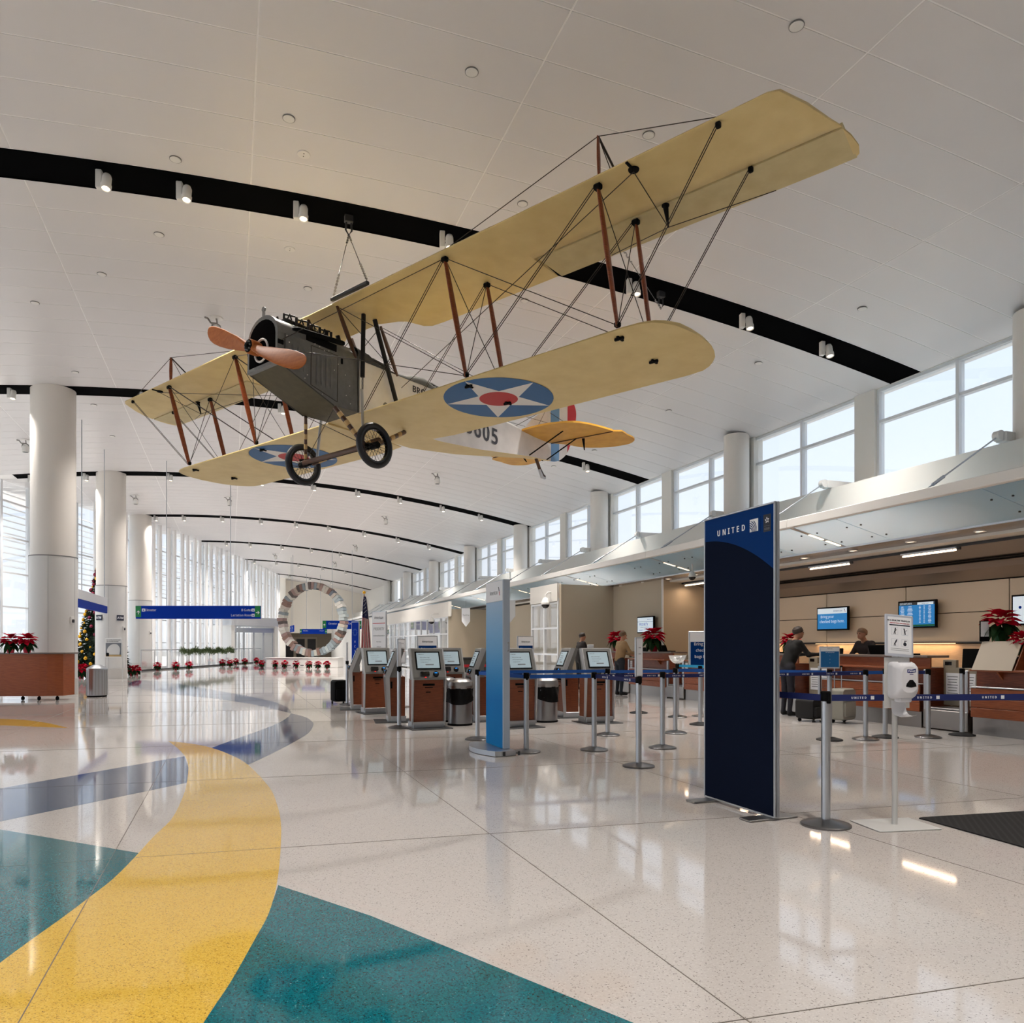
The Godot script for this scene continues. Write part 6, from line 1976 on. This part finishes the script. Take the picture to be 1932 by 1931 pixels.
	for q in [[194, 0], [234, 1]]:
		var p := dep(q[0], 1166, 30.2)
		var dv := Vector3(p.x - cc.x, 0, p.z - cc.z).normalized()
		var s := thing("atm_sign", "small navy ATM sign on the column side facing the tree" if q[1] == 0 else "small navy ATM sign on the column side facing the hanging blue sign", "sign", Vector3(cc.x, p.y, cc.z) + dv * 0.6, atan2(dv.x, dv.z), "navy ATM signs")
		part(s, "plate", MB.new().cbox(Vector3.ZERO, Vector3(0.3, 0.22, 0.02), 0.004), M.navy)
		words(s, "ATM", 0.09, M.print_white, Transform3D(Basis(), Vector3(0, 0, 0.012)), true)
	for k in 3:
		var ac := Vector3(-4.6, 0, -trough_d(2 + k, -4.6))
		var rv := Vector3(ct, 0, sn) * 0.58 + Vector3(-sn, 0, ct) * 0.12
		var al := thing("alarm_strobe", ["small alarm strobe on the column beside the curved desk", "small alarm strobe on the column with the ATM signs", "small alarm strobe on the column by the glass railing"][k], "alarm", ac + rv.normalized() * 0.585 + Vector3(0, 2.05, 0), atan2(rv.x, rv.z))
		part(al, "plate", MB.new().cbox(Vector3(0, 0, 0.02), Vector3(0.12, 0.2, 0.05), 0.01), M.white)
		part(al, "lens", MB.new().cbox(Vector3(0, -0.02, 0.055), Vector3(0.07, 0.09, 0.04), 0.012), M.dark_grey)
	var ps := thing("poster_stand", "white floor stand with a lactation room poster in front of the column", "poster", fl(215, 1287), -TH)
	for x in [-0.33, 0.33]:
		part(ps, "leg", MB.new().rod(Vector3(x, 0.0, 0), Vector3(x, 1.4, 0), 0.015, 8), M.white)
	part(ps, "board", MB.new().cbox(Vector3(0, 1.27, 0.02), Vector3(0.64, 0.74, 0.02), 0.004), M.white)
	words(ps, "SAT INTRODUCES NEW", 0.035, M.print_dark, Transform3D(Basis(), Vector3(0, 1.56, 0.032)), true)
	words(ps, "LACTATION ROOMS", 0.035, M.print_dark, Transform3D(Basis(), Vector3(-0.04, 1.5, 0.032)), true)
	part(ps, "picture_ground", MB.new().box(Vector3(0, 1.2, 0.031), Vector3(0.58, 0.5, 0.003)), M.print_grey)
	part(ps, "picture_pod", MB.new().prism(smooth([Vector2(-0.2, 1.02), Vector2(-0.24, 1.2), Vector2(-0.1, 1.38), Vector2(0.12, 1.4), Vector2(0.24, 1.25), Vector2(0.22, 1.02)], 4), 0.002, Transform3D(Basis(), Vector3(0, 0, 0.0325))), M.roundel_white)
	part(ps, "picture_floor", MB.new().box(Vector3(0, 0.98, 0.0332), Vector3(0.58, 0.07, 0.002)), M.tape)
	part(ps, "pictogram", MB.new().box(Vector3(-0.22, 1.02, 0.0345), Vector3(0.11, 0.13, 0.001)), M.black)
	# hanging way signs
	way_sign("way_sign", "long blue hanging sign with green arrow ends and white words", dep(257, 1155, 29.0), dep(492, 1156.5, 29.0), 0.51, true)
	var hs := thing("carrier_sign", "white and blue hanging airline sign between two columns", "sign", dep(175, 1136, 25.0))
	var a := dep(143, 1127, 22.4) - hs.position
	var e := dep(200, 1143, 27.0) - hs.position
	var dd := (e - a)
	hs.rotation.y = atan2(-dd.z, dd.x)
	var l := dd.length()
	part(hs, "panel", MB.new().cbox(Vector3(0, 0.12, 0), Vector3(l, 0.3, 0.08), 0.01), M.print_white)
	part(hs, "blue_band", MB.new().cbox(Vector3(0, -0.16, 0), Vector3(l, 0.26, 0.08), 0.01), M.sign_blue)
	for x in [-0.35, 0.42]:
		part(hs, "hanger", MB.new().rod(Vector3(l * x, 0.27, 0), Vector3(l * x, prof(hs.position.x) - hs.position.y, 0), 0.015, 6), M.alu)

func way_sign(called: String, label: String, p: Vector3, q: Vector3, h: float, full: bool) -> void:
	var o := thing(called, label, "sign", (p + q) * 0.5)
	var d := q - p
	o.rotation.y = atan2(-d.z, d.x)
	var l := Vector2(d.x, d.z).length()
	part(o, "panel", MB.new().cbox(Vector3.ZERO, Vector3(l, h, 0.1), 0.01), M.sign_blue)
	for s in [-1.0, 1.0]:
		var g := part(o, "green_field", MB.new().box(Vector3(s * (l * 0.5 - h * 0.21), h * 0.06, 0.051), Vector3(h * 0.42, h * 0.86, 0.004)), M.sign_green)
		var ar := MB.new().box(Vector3.ZERO, Vector3(h * 0.05, h * 0.26, 0.002)).box(Vector3(-h * 0.055, h * 0.075, 0), Vector3(h * 0.05, h * 0.17, 0.002), Basis(Vector3(0, 0, 1), -0.78)).box(Vector3(h * 0.055, h * 0.075, 0), Vector3(h * 0.05, h * 0.17, 0.002), Basis(Vector3(0, 0, 1), 0.78))
		var am := part(g, "arrow", ar, M.print_white)
		am.transform = Transform3D(Basis(Vector3(0, 0, 1), 0.0 if s < 0 else -PI / 2), Vector3(s * (l * 0.5 - h * 0.21), -h * 0.03, 0.054))
		part(o, "hanger", MB.new().rod(Vector3(s * l * 0.257, h * 0.5, 0), Vector3(s * l * 0.257, prof(o.position.x) - o.position.y, 0), 0.014, 6), M.alu)
	var z := 0.0515
	if full:
		words(o, "Elevator", h * 0.17, M.print_white, Transform3D(Basis(), Vector3(-l * 0.5 + h * 1.15, h * 0.17, z)))
		words(o, "B Gates", h * 0.17, M.print_white, Transform3D(Basis(), Vector3(l * 0.5 - h * 1.05, h * 0.17, z)))
		words(o, "Lactation Room", h * 0.17, M.print_white, Transform3D(Basis(), Vector3(l * 0.5 - h * 1.42, -h * 0.23, z)))
		for c in [[-l * 0.5 + h * 0.6, h * 0.17], [l * 0.5 - h * 0.55, h * 0.17], [l * 0.5 - h * 0.55, -h * 0.23]]:
			var ic := part(o, "pictogram", MB.new().box(Vector3(c[0], c[1], z), Vector3(h * 0.22, h * 0.22, 0.002)), M.print_white)
			part(ic, "pictogram_figure", MB.new().box(Vector3(c[0] - h * 0.01, c[1] + h * 0.045, z + 0.001), Vector3(h * 0.05, h * 0.05, 0.002)).box(Vector3(c[0], c[1] - h * 0.03, z + 0.001), Vector3(h * 0.09, h * 0.08, 0.002)), M.sign_blue)
	else:
		words(o, "Elevator", h * 0.2, M.print_white, Transform3D(Basis(), Vector3(-l * 0.5 + h * 1.2, h * 0.15, z)))
		words(o, "Chapel", h * 0.2, M.print_white, Transform3D(Basis(), Vector3(l * 0.5 - h * 1.1, h * 0.15, z)))

# ---------------------------------------------------------------- far end
func build_far_things() -> void:
	# ring of books on its plinth
	var rp := dep(590, 1219, 47.0)
	var turn := -0.6
	var pl := thing("white_plinth", "low white plinth under the ring of books", "plinth", Vector3(0, 0, 0))
	pl.position = Vector3(rp.x, 0, rp.z) + Vector3(-0.5, 0, 0.6)
	pl.rotation.y = -TH
	part(pl, "block", MB.new().cbox(Vector3(0, 0.29, 0), Vector3(4.4, 0.58, 1.5), 0.01), M.white)
	part(pl, "cap", MB.new().cbox(Vector3(0, 0.6, 0), Vector3(4.5, 0.04, 1.6), 0.008), M.white)
	for i in 5:
		part(pl, "vent", MB.new().box(Vector3(-1.6 + i * 0.8, 0.14, 0.753), Vector3(0.2, 0.06, 0.01)), M.grey_plastic)
	var o := thing("book_ring", "tall standing ring sculpture made of stacked books", "sculpture", Vector3(rp.x, 0.62 + 2.4, rp.z), turn)
	var tones := [c8(178, 164, 158), c8(196, 194, 184), c8(146, 122, 116), c8(128, 138, 142), c8(208, 206, 198), c8(162, 148, 136), c8(104, 112, 122), c8(172, 182, 182), c8(128, 100, 88), c8(190, 182, 170), c8(88, 78, 74), c8(150, 162, 168)]
	var n := 66
	for i in n:
		var an := TAU * i / n
		var k := rng.randi_range(0, tones.size() - 1)
		var dr := rng.randf_range(-0.05, 0.05)
		var wd := rng.randf_range(0.36, 0.46)
		var dp := rng.randf_range(0.42, 0.52)
		var bs := Basis(Vector3(0, 0, 1), an)
		var bk := part(o, "book", MB.new().box(Vector3.ZERO, Vector3(wd, TAU * 2.1 / n - 0.012, dp)), mat("book_%d" % k, tones[k], 0.6))
		bk.transform = Transform3D(bs, bs * Vector3(2.12 + dr, 0, 0))
	# poinsettias in front
	var pr := [[297, 1266], [331.5, 1265.5], [356.6, 1263.7], [420, 1258], [434, 1258.5], [445, 1255], [462, 1255], [484, 1253], [494, 1260], [519, 1260.7], [537, 1261], [559, 1261], [583, 1262], [600, 1262.5], [617, 1262.5], [257, 1275], [248, 1276]]
	for q in pr:
		var lab := "red poinsettia on the floor in front of the plinth" if q[0] > 490 else "red poinsettia on the floor at the foot of the third column" if q[0] < 260 else "red poinsettia on the floor along the glass railing"
		poinsettia(lab, fl(q[0], q[1]), 0.46, false, M.pot_red)
	poinsettia("dark red poinsettia at the foot of the Christmas tree", fl(153, 1281), 0.6, false, M.pot_red)
	# glass railing with garland
	var A := Vector3(-4.4, 0, -43.4)
	var B := Vector3(2.3, 0, -63.4)
	var rl := thing("glass_railing", "glass railing with steel rail in front of the tall glass wall", "railing", A)
	var v := B - A
	rl.rotation.y = atan2(-v.z, v.x)
	var l := v.length()
	part(rl, "top_rail", MB.new().rod(Vector3(0, 1.12, 0), Vector3(l, 1.12, 0), 0.03, 8), M.alu)
	part(rl, "kerb", MB.new().box(Vector3(l * 0.5, 0.04, 0), Vector3(l, 0.08, 0.12)), M.dark_grey)
	for i in 14:
		part(rl, "post", MB.new().rod(Vector3(l * i / 13.0, 0, 0), Vector3(l * i / 13.0, 1.12, 0), 0.02, 8), M.alu)
		if i < 13:
			part(rl, "glass_pane", MB.new().box(Vector3(l * (i + 0.5) / 13.0, 0.58, 0), Vector3(l / 13.0 - 0.1, 0.86, 0.012)), M.pane)
	var gl := MB.new()
	for i in 2600:
		var x := l * lerpf(0.22, 0.66, rng.randf())
		var c := Vector3(x, 1.02 + 0.06 * sin(x * 3.0) + rng.randfn(0, 0.08), 0.2 + rng.randfn(0, 0.04))
		var d := Vector3(rng.randfn(), rng.randfn(), rng.randfn()).normalized()
		var e := d.cross(Vector3(0.3, 1, 0.2)).normalized() * 0.025
		gl.tri(c - e, c + e, c + d * 0.18, d.cross(e).normalized(), d.cross(e).normalized(), d.cross(e).normalized())
	var ga := solo("garland", "green fir garland draped over the glass railing", "garland", gl, M.garland, A)
	ga.rotation.y = rl.rotation.y
	# entrance vestibule
	var vs := thing("entrance_vestibule", "white box vestibule with sliding glass doors at the glass wall", "vestibule", wall_pt(28.5, 0, 1.75), 0.0, "", "structure")
	vs.rotation.y = 0.62
	part(vs, "side_wall", MB.new().box(Vector3(-2.0, 1.45, -0.2), Vector3(0.3, 2.9, 3.0)), M.white)
	part(vs, "side_wall", MB.new().box(Vector3(2.0, 1.45, -0.2), Vector3(0.3, 2.9, 3.0)), M.white)
	part(vs, "roof_fascia", MB.new().cbox(Vector3(0, 3.2, -0.1), Vector3(4.7, 0.62, 3.4), 0.01), M.fascia_grey)
	for i in 4:
		var dr := part(vs, "glass_door", MB.new().box(Vector3(-1.35 + i * 0.9, 1.15, 1.1), Vector3(0.78, 2.2, 0.02)), M.pane)
		for s in [-1.0, 1.0]:
			part(dr, "stile", MB.new().box(Vector3(-1.35 + i * 0.9 + s * 0.42, 1.2, 1.1), Vector3(0.06, 2.4, 0.06)), M.alu)
	part(vs, "door_header", MB.new().box(Vector3(0, 2.55, 1.1), Vector3(3.7, 0.35, 0.14)), M.alu)
	# flag on a floor pole
	var fg := thing("flag", "drooping striped national flag on a floor pole behind the kiosks", "flag", fl(687, 1305))
	part(fg, "base", MB.new().lathe([[0.0, 0.0], [0.18, 0.0], [0.17, 0.05], [0.04, 0.08], [0.0, 0.08]], 20), M.gold)
	part(fg, "pole", MB.new().rod(Vector3(0, 0.05, 0), Vector3(0, 2.86, 0), 0.014, 8), M.cherry)
	part(fg, "finial", MB.new().ball(Vector3(0, 2.92, 0), 0.05, 10, 6), M.gold)
	# furled cloth: the union above, stripes running down the folds
	for q in [[0, 14, "flag_blue", 1.02], [14, 40, "stripe", 1.0]]:
		var rowsets := {}
		for i in range(q[0], q[1]):
			var t0 := i / 40.0
			var t1 := (i + 1) / 40.0
			for j in 14:
				var pts := []
				for e in [[t0, j], [t0, j + 1], [t1, j + 1], [t1, j]]:
					var t: float = e[0]
					var u: float = e[1] / 14.0
					var wd := 0.05 + 0.2 * pow(t, 0.7)
					pts.append(Vector3((u - 0.32) * wd * 1.35 * q[3], 2.8 - t * 1.75 - 0.18 * u * t, 0.035 * sin(u * 19.0 + t * 2.0) * (0.4 + t) + 0.03))
				var key := "flag_blue" if q[2] == "flag_blue" and j < 13 else ("flag_red" if j % 2 == 0 else "flag_white")
				if not rowsets.has(key):
					rowsets[key] = MB.new()
				var nn: Vector3 = (pts[1] - pts[0]).cross(pts[3] - pts[0]).normalized()
				if nn.z < 0:
					nn = -nn
				rowsets[key].quad(pts[0], pts[1], pts[2], pts[3], nn)
		for key in rowsets:
			part(fg, "union_cloth" if key == "flag_blue" else "red_stripes" if key == "flag_red" else "white_stripes", rowsets[key], M[key]).set_meta("kind", "stuff")
	for i in 16:
		var t := 0.03 + (i / 16.0) * 0.28
		var u := 0.2 + 0.55 * ((i * 5) % 7) / 7.0
		var wd := 0.05 + 0.2 * pow(t, 0.7)
		part(fg, "star", MB.new().prism(PackedVector2Array([Vector2(0, 0.018), Vector2(0.006, 0.005), Vector2(0.018, 0.004), Vector2(0.008, -0.004), Vector2(0.011, -0.016), Vector2(0, -0.009), Vector2(-0.011, -0.016), Vector2(-0.008, -0.004), Vector2(-0.018, 0.004), Vector2(-0.006, 0.005)]), 0.002, Transform3D(Basis(), Vector3((u - 0.32) * wd * 1.35, 2.8 - t * 1.75 - 0.18 * u * t, 0.035 * sin(u * 19.0 + t * 2.0) * (0.4 + t) + 0.036))), M.print_white)
	# far hanging signs
	way_sign("way_sign", "blue hanging sign with green end behind the ring of books", dep(609, 1179, 52.0), dep(682, 1180, 52.0), 0.6, false)
	way_sign("way_sign", "small blue and green hanging sign inside the ring of books", dep(566, 1192, 70.0), dep(617, 1192, 70.0), 0.46, false)
	way_sign("way_sign", "blue hanging sign seen almost edge-on through the ring", dep(548, 1187, 60.0), dep(554, 1187, 57.0), 0.5, false)
	# luggage
	for q in [[710, 1334, 0.34, 0.56, 0.26, "suitcase_navy", "dark navy wheeled suitcase with raised handle by the kiosks"], [734, 1331, 0.3, 0.58, 0.26, "suitcase_red", "dark maroon wheeled suitcase beside the navy suitcase"], [640, 1328, 0.34, 0.5, 0.3, "black", "black wheeled bag tipped beside the edge-on sign post"], [1532, 1361, 0.5, 0.36, 0.36, "rubber", "dark slumped duffel bag on the floor by the counter"], [1590, 1364, 0.4, 0.55, 0.26, "case_grey", "light grey hard suitcase in front of the counter"]]:
		var s := thing("suitcase" if q[6].contains("suitcase") else "bag", q[6], "luggage", fl(q[0], q[1]), 0.2)
		part(s, "body", MB.new().grid([round_rect(q[2] * 0.9, q[3] * 0.94, 0.06, -q[4] * 0.5, q[3] * 0.5 + 0.05), round_rect(q[2], q[3], 0.06, -q[4] * 0.36, q[3] * 0.5 + 0.05), round_rect(q[2], q[3], 0.06, q[4] * 0.36, q[3] * 0.5 + 0.05), round_rect(q[2] * 0.9, q[3] * 0.94, 0.06, q[4] * 0.5, q[3] * 0.5 + 0.05)], true, true), M[q[5]])
		part(s, "front_pocket", MB.new().grid([round_rect(q[2] * 0.78, q[3] * 0.5, 0.04, q[4] * 0.49, q[3] * 0.36 + 0.05), round_rect(q[2] * 0.72, q[3] * 0.46, 0.04, q[4] * 0.6, q[3] * 0.36 + 0.05)], true, true), M[q[5]])
		if q[6].contains("suitcase"):
			for x in [-0.1, 0.1]:
				part(s, "handle_tube", MB.new().rod(Vector3(x, q[3] + 0.04, -q[4] * 0.35), Vector3(x, q[3] + 0.42, -q[4] * 0.35), 0.009, 6), M.alu)
			part(s, "handle_grip", MB.new().cbox(Vector3(0, q[3] + 0.43, -q[4] * 0.35), Vector3(0.24, 0.03, 0.03), 0.008), M.black)
		for x in [-0.4, 0.4]:
			part(s, "wheel", MB.new().lathe([[0.0, -0.015], [0.03, -0.015], [0.03, 0.015], [0.0, 0.015]], 10, Transform3D(Basis(Vector3(0, 0, 1), PI / 2), Vector3(q[2] * x, 0.03, -q[4] * 0.3))), M.black)

# ---------------------------------------------------------------- people
# bones: [a, b, radius a, radius b, colour]; meshed as surface nets on a grid of cell h
func body_mesh(bones: Array, h: float) -> ArrayMesh:
	var lo := Vector3.ONE * 1e9
	var hi := -lo
	for q in bones:
		for e in [0, 1]:
			lo = lo.min(q[e] - Vector3.ONE * (q[2 + e] + 0.06))
			hi = hi.max(q[e] + Vector3.ONE * (q[2 + e] + 0.06))
	var nx := int((hi.x - lo.x) / h) + 2
	var ny := int((hi.y - lo.y) / h) + 2
	var nz := int((hi.z - lo.z) / h) + 2
	var f := PackedFloat32Array()
	f.resize(nx * ny * nz)
	f.fill(1.0)
	for q in bones:
		var a: Vector3 = q[0]
		var ab: Vector3 = q[1] - a
		var il := 1.0 / maxf(ab.length_squared(), 1e-9)
		var m := maxf(q[2], q[3]) + 0.07
		var p0 := ((a.min(q[1]) - lo - Vector3.ONE * m) / h).floor()
		var p1 := ((a.max(q[1]) - lo + Vector3.ONE * m) / h).ceil()
		for z in range(maxi(0, int(p0.z)), mini(nz, int(p1.z) + 1)):
			for y in range(maxi(0, int(p0.y)), mini(ny, int(p1.y) + 1)):
				for x in range(maxi(0, int(p0.x)), mini(nx, int(p1.x) + 1)):
					var p := lo + Vector3(x, y, z) * h
					var t := clampf((p - a).dot(ab) * il, 0.0, 1.0)
					var d: float = (p - a - ab * t).length() - lerpf(q[2], q[3], t)
					var i := x + nx * (y + ny * z)
					var k := 0.035
					var w := clampf(0.5 + 0.5 * (f[i] - d) / k, 0.0, 1.0)
					f[i] = lerpf(f[i], d, w) - k * w * (1.0 - w)
	var id := {}
	var vs := PackedVector3Array()
	var co := PackedColorArray()
	var st := [1, nx, nx * ny]
	for z in nz - 1:
		for y in ny - 1:
			for x in nx - 1:
				var i := x + nx * (y + ny * z)
				var neg := 0
				for c in 8:
					if f[i + (c & 1) + nx * ((c >> 1) & 1) + nx * ny * (c >> 2)] < 0.0:
						neg += 1
				if neg == 0 or neg == 8:
					continue
				var s := Vector3.ZERO
				var n := 0
				for c in 8:
					for ax in 3:
						if c & (1 << ax):
							continue
						var i0 := i + (c & 1) + nx * ((c >> 1) & 1) + nx * ny * (c >> 2)
						var f0 := f[i0]
						var f1: float = f[i0 + st[ax]]
						if (f0 < 0.0) != (f1 < 0.0):
							var p := Vector3(c & 1, (c >> 1) & 1, c >> 2)
							p[ax] += f0 / (f0 - f1)
							s += p
							n += 1
				var pos := lo + (Vector3(x, y, z) + s / n) * h
				id[i] = vs.size()
				vs.append(pos)
				var best := 1e9
				var col := Color.GRAY
				for q in bones:
					var ab: Vector3 = q[1] - q[0]
					var t := clampf((pos - q[0]).dot(ab) / maxf(ab.length_squared(), 1e-9), 0.0, 1.0)
					var d: float = (pos - q[0] - ab * t).length() - lerpf(q[2], q[3], t)
					if d < best:
						best = d
						col = q[4]
				co.append(col)
	var sf := SurfaceTool.new()
	sf.begin(Mesh.PRIMITIVE_TRIANGLES)
	for i in vs.size():
		sf.set_color(co[i].srgb_to_linear())
		sf.add_vertex(vs[i])
	for i in id:
		for ax in 3:
			var j: int = i + st[ax]
			if j >= f.size() or (f[i] < 0.0) == (f[j] < 0.0):
				continue
			var u: int = st[(ax + 1) % 3]
			var w: int = st[(ax + 2) % 3]
			if not (id.has(i - u) and id.has(i - w) and id.has(i - u - w)):
				continue
			var q := [id[i], id[i - u], id[i - u - w], id[i - w]]
			if f[i] < 0.0:
				q.reverse()
			for t in [0, 1, 2, 0, 2, 3]:
				sf.add_index(q[t])
	sf.generate_normals()
	return sf.commit()

func person(label: String, at: Vector3, turn: float, lean: float, top: Color, legs: Color, hair: Color, arm: float) -> void:
	var o := thing("person", label, "person", at, turn)
	var skin := c8(178, 130, 104)
	var L := func(p: Vector3) -> Vector3:
		# bends the trunk forward (to +z) above the hips
		var y := maxf(p.y - 0.92, 0.0)
		return Vector3(p.x, minf(p.y, 0.92) + y * cos(lean), p.z + y * sin(lean)) if y > 0.0 else p
	var B := []
	for s in [-1.0, 1.0]:
		B.append([Vector3(s * 0.1, 0.9, 0), Vector3(s * 0.11, 0.5, 0.015), 0.088, 0.062, legs])
		B.append([Vector3(s * 0.11, 0.5, 0.015), Vector3(s * 0.115, 0.1, -0.02), 0.06, 0.042, legs])
		B.append([Vector3(s * 0.115, 0.05, -0.03), Vector3(s * 0.13, 0.045, 0.14), 0.042, 0.036, c8(24, 22, 22)])
		var sh: Vector3 = L.call(Vector3(s * 0.185, 1.42, 0))
		var el: Vector3 = sh + Vector3(s * 0.05, -0.27 * cos(arm * 0.6), 0.27 * sin(arm * 0.6))
		var wr: Vector3 = el + Vector3(-s * 0.04, -0.24 * cos(arm * 1.6), 0.24 * sin(arm * 1.6))
		var fd := (wr - el).normalized()
		B.append([sh, el, 0.058, 0.046, top])
		B.append([el, wr, 0.045, 0.034, top])
		B.append([wr + fd * 0.02, wr + fd * 0.09, 0.03, 0.036, skin])
		for i in 4:
			B.append([wr + fd * 0.09 + Vector3((i - 1.5) * 0.018, 0, 0), wr + fd * (0.15 + 0.012 * (i % 3)) + Vector3((i - 1.5) * 0.02, -0.015, 0), 0.011, 0.009, skin])
		B.append([wr + fd * 0.05 + Vector3(-s * 0.03, 0, 0), wr + fd * 0.1 + Vector3(-s * 0.06, 0, 0.01), 0.012, 0.01, skin])
	B.append([Vector3(-0.07, 0.93, 0), Vector3(0.07, 0.93, 0), 0.11, 0.11, legs])
	B.append([Vector3(0, 1.0, 0), L.call(Vector3(0, 1.2, 0.01)), 0.13, 0.14, top])
	B.append([L.call(Vector3(-0.09, 1.3, 0.01)), L.call(Vector3(0.09, 1.3, 0.01)), 0.125, 0.125, top])
	B.append([L.call(Vector3(-0.14, 1.41, 0)), L.call(Vector3(0.14, 1.41, 0)), 0.07, 0.07, top])
	B.append([L.call(Vector3(0, 1.42, 0)), L.call(Vector3(0, 1.53, 0.015)), 0.06, 0.052, skin])
	var hc: Vector3 = L.call(Vector3(0, 1.63, 0.03))
	B.append([hc + Vector3(0, 0.03, -0.015), hc + Vector3(0, -0.055, 0.02), 0.09, 0.062, skin])
	B.append([hc + Vector3(0, -0.01, 0.085), hc + Vector3(0, -0.025, 0.102), 0.012, 0.014, skin])
	for s in [-1.0, 1.0]:
		B.append([hc + Vector3(s * 0.083, 0.01, -0.01), hc + Vector3(s * 0.085, -0.02, -0.005), 0.014, 0.01, skin])
	var mi := MeshInstance3D.new()
	mi.name = "figure"
	mi.mesh = body_mesh(B, 0.022)
	mi.material_override = M.cloth
	o.add_child(mi)
	var hm := mat("hair_%s" % hair.to_html(), hair, 0.6)
	part(o, "hair", MB.new().lathe([[0.1, -0.02], [0.102, 0.02], [0.09, 0.065], [0.05, 0.095], [0.0, 0.105]], 16, Transform3D(Basis(Vector3.RIGHT, -0.35), hc + Vector3(0, 0.02, -0.02))), hm)
	for s in [-1.0, 1.0]:
		part(o, "eye", MB.new().ball(hc + Vector3(s * 0.032, 0.005, 0.076), 0.009, 8, 5), M.black)
	part(o, "mouth", MB.new().cbox(hc + Vector3(0, -0.06, 0.081), Vector3(0.04, 0.006, 0.006), 0.002), M.print_red)

func build_people() -> void:
	person("person in black leaning over the check-in counter", Vector3(10.0, 0, -11.45), PI / 2 - 0.2, 0.3, c8(20, 18, 20), c8(22, 24, 34), c8(48, 34, 26), 1.0)
	person("person in dark jacket behind the counter, head bent", Vector3(12.3, 0, -11.62), -PI / 2, 0.35, c8(34, 26, 28), c8(24, 24, 30), c8(120, 92, 70), 0.8)
	person("person in a dark coat waiting by the far counters", Vector3(9.9, 0, -20.3), PI / 2, 0.1, c8(30, 26, 26), c8(22, 22, 28), c8(50, 40, 34), 0.7)
	person("person in a tan jacket and dark trousers at the counter", Vector3(9.85, 0, -17.75), PI / 2, 0.12, c8(150, 122, 88), c8(28, 30, 40), c8(110, 84, 60), 0.8)
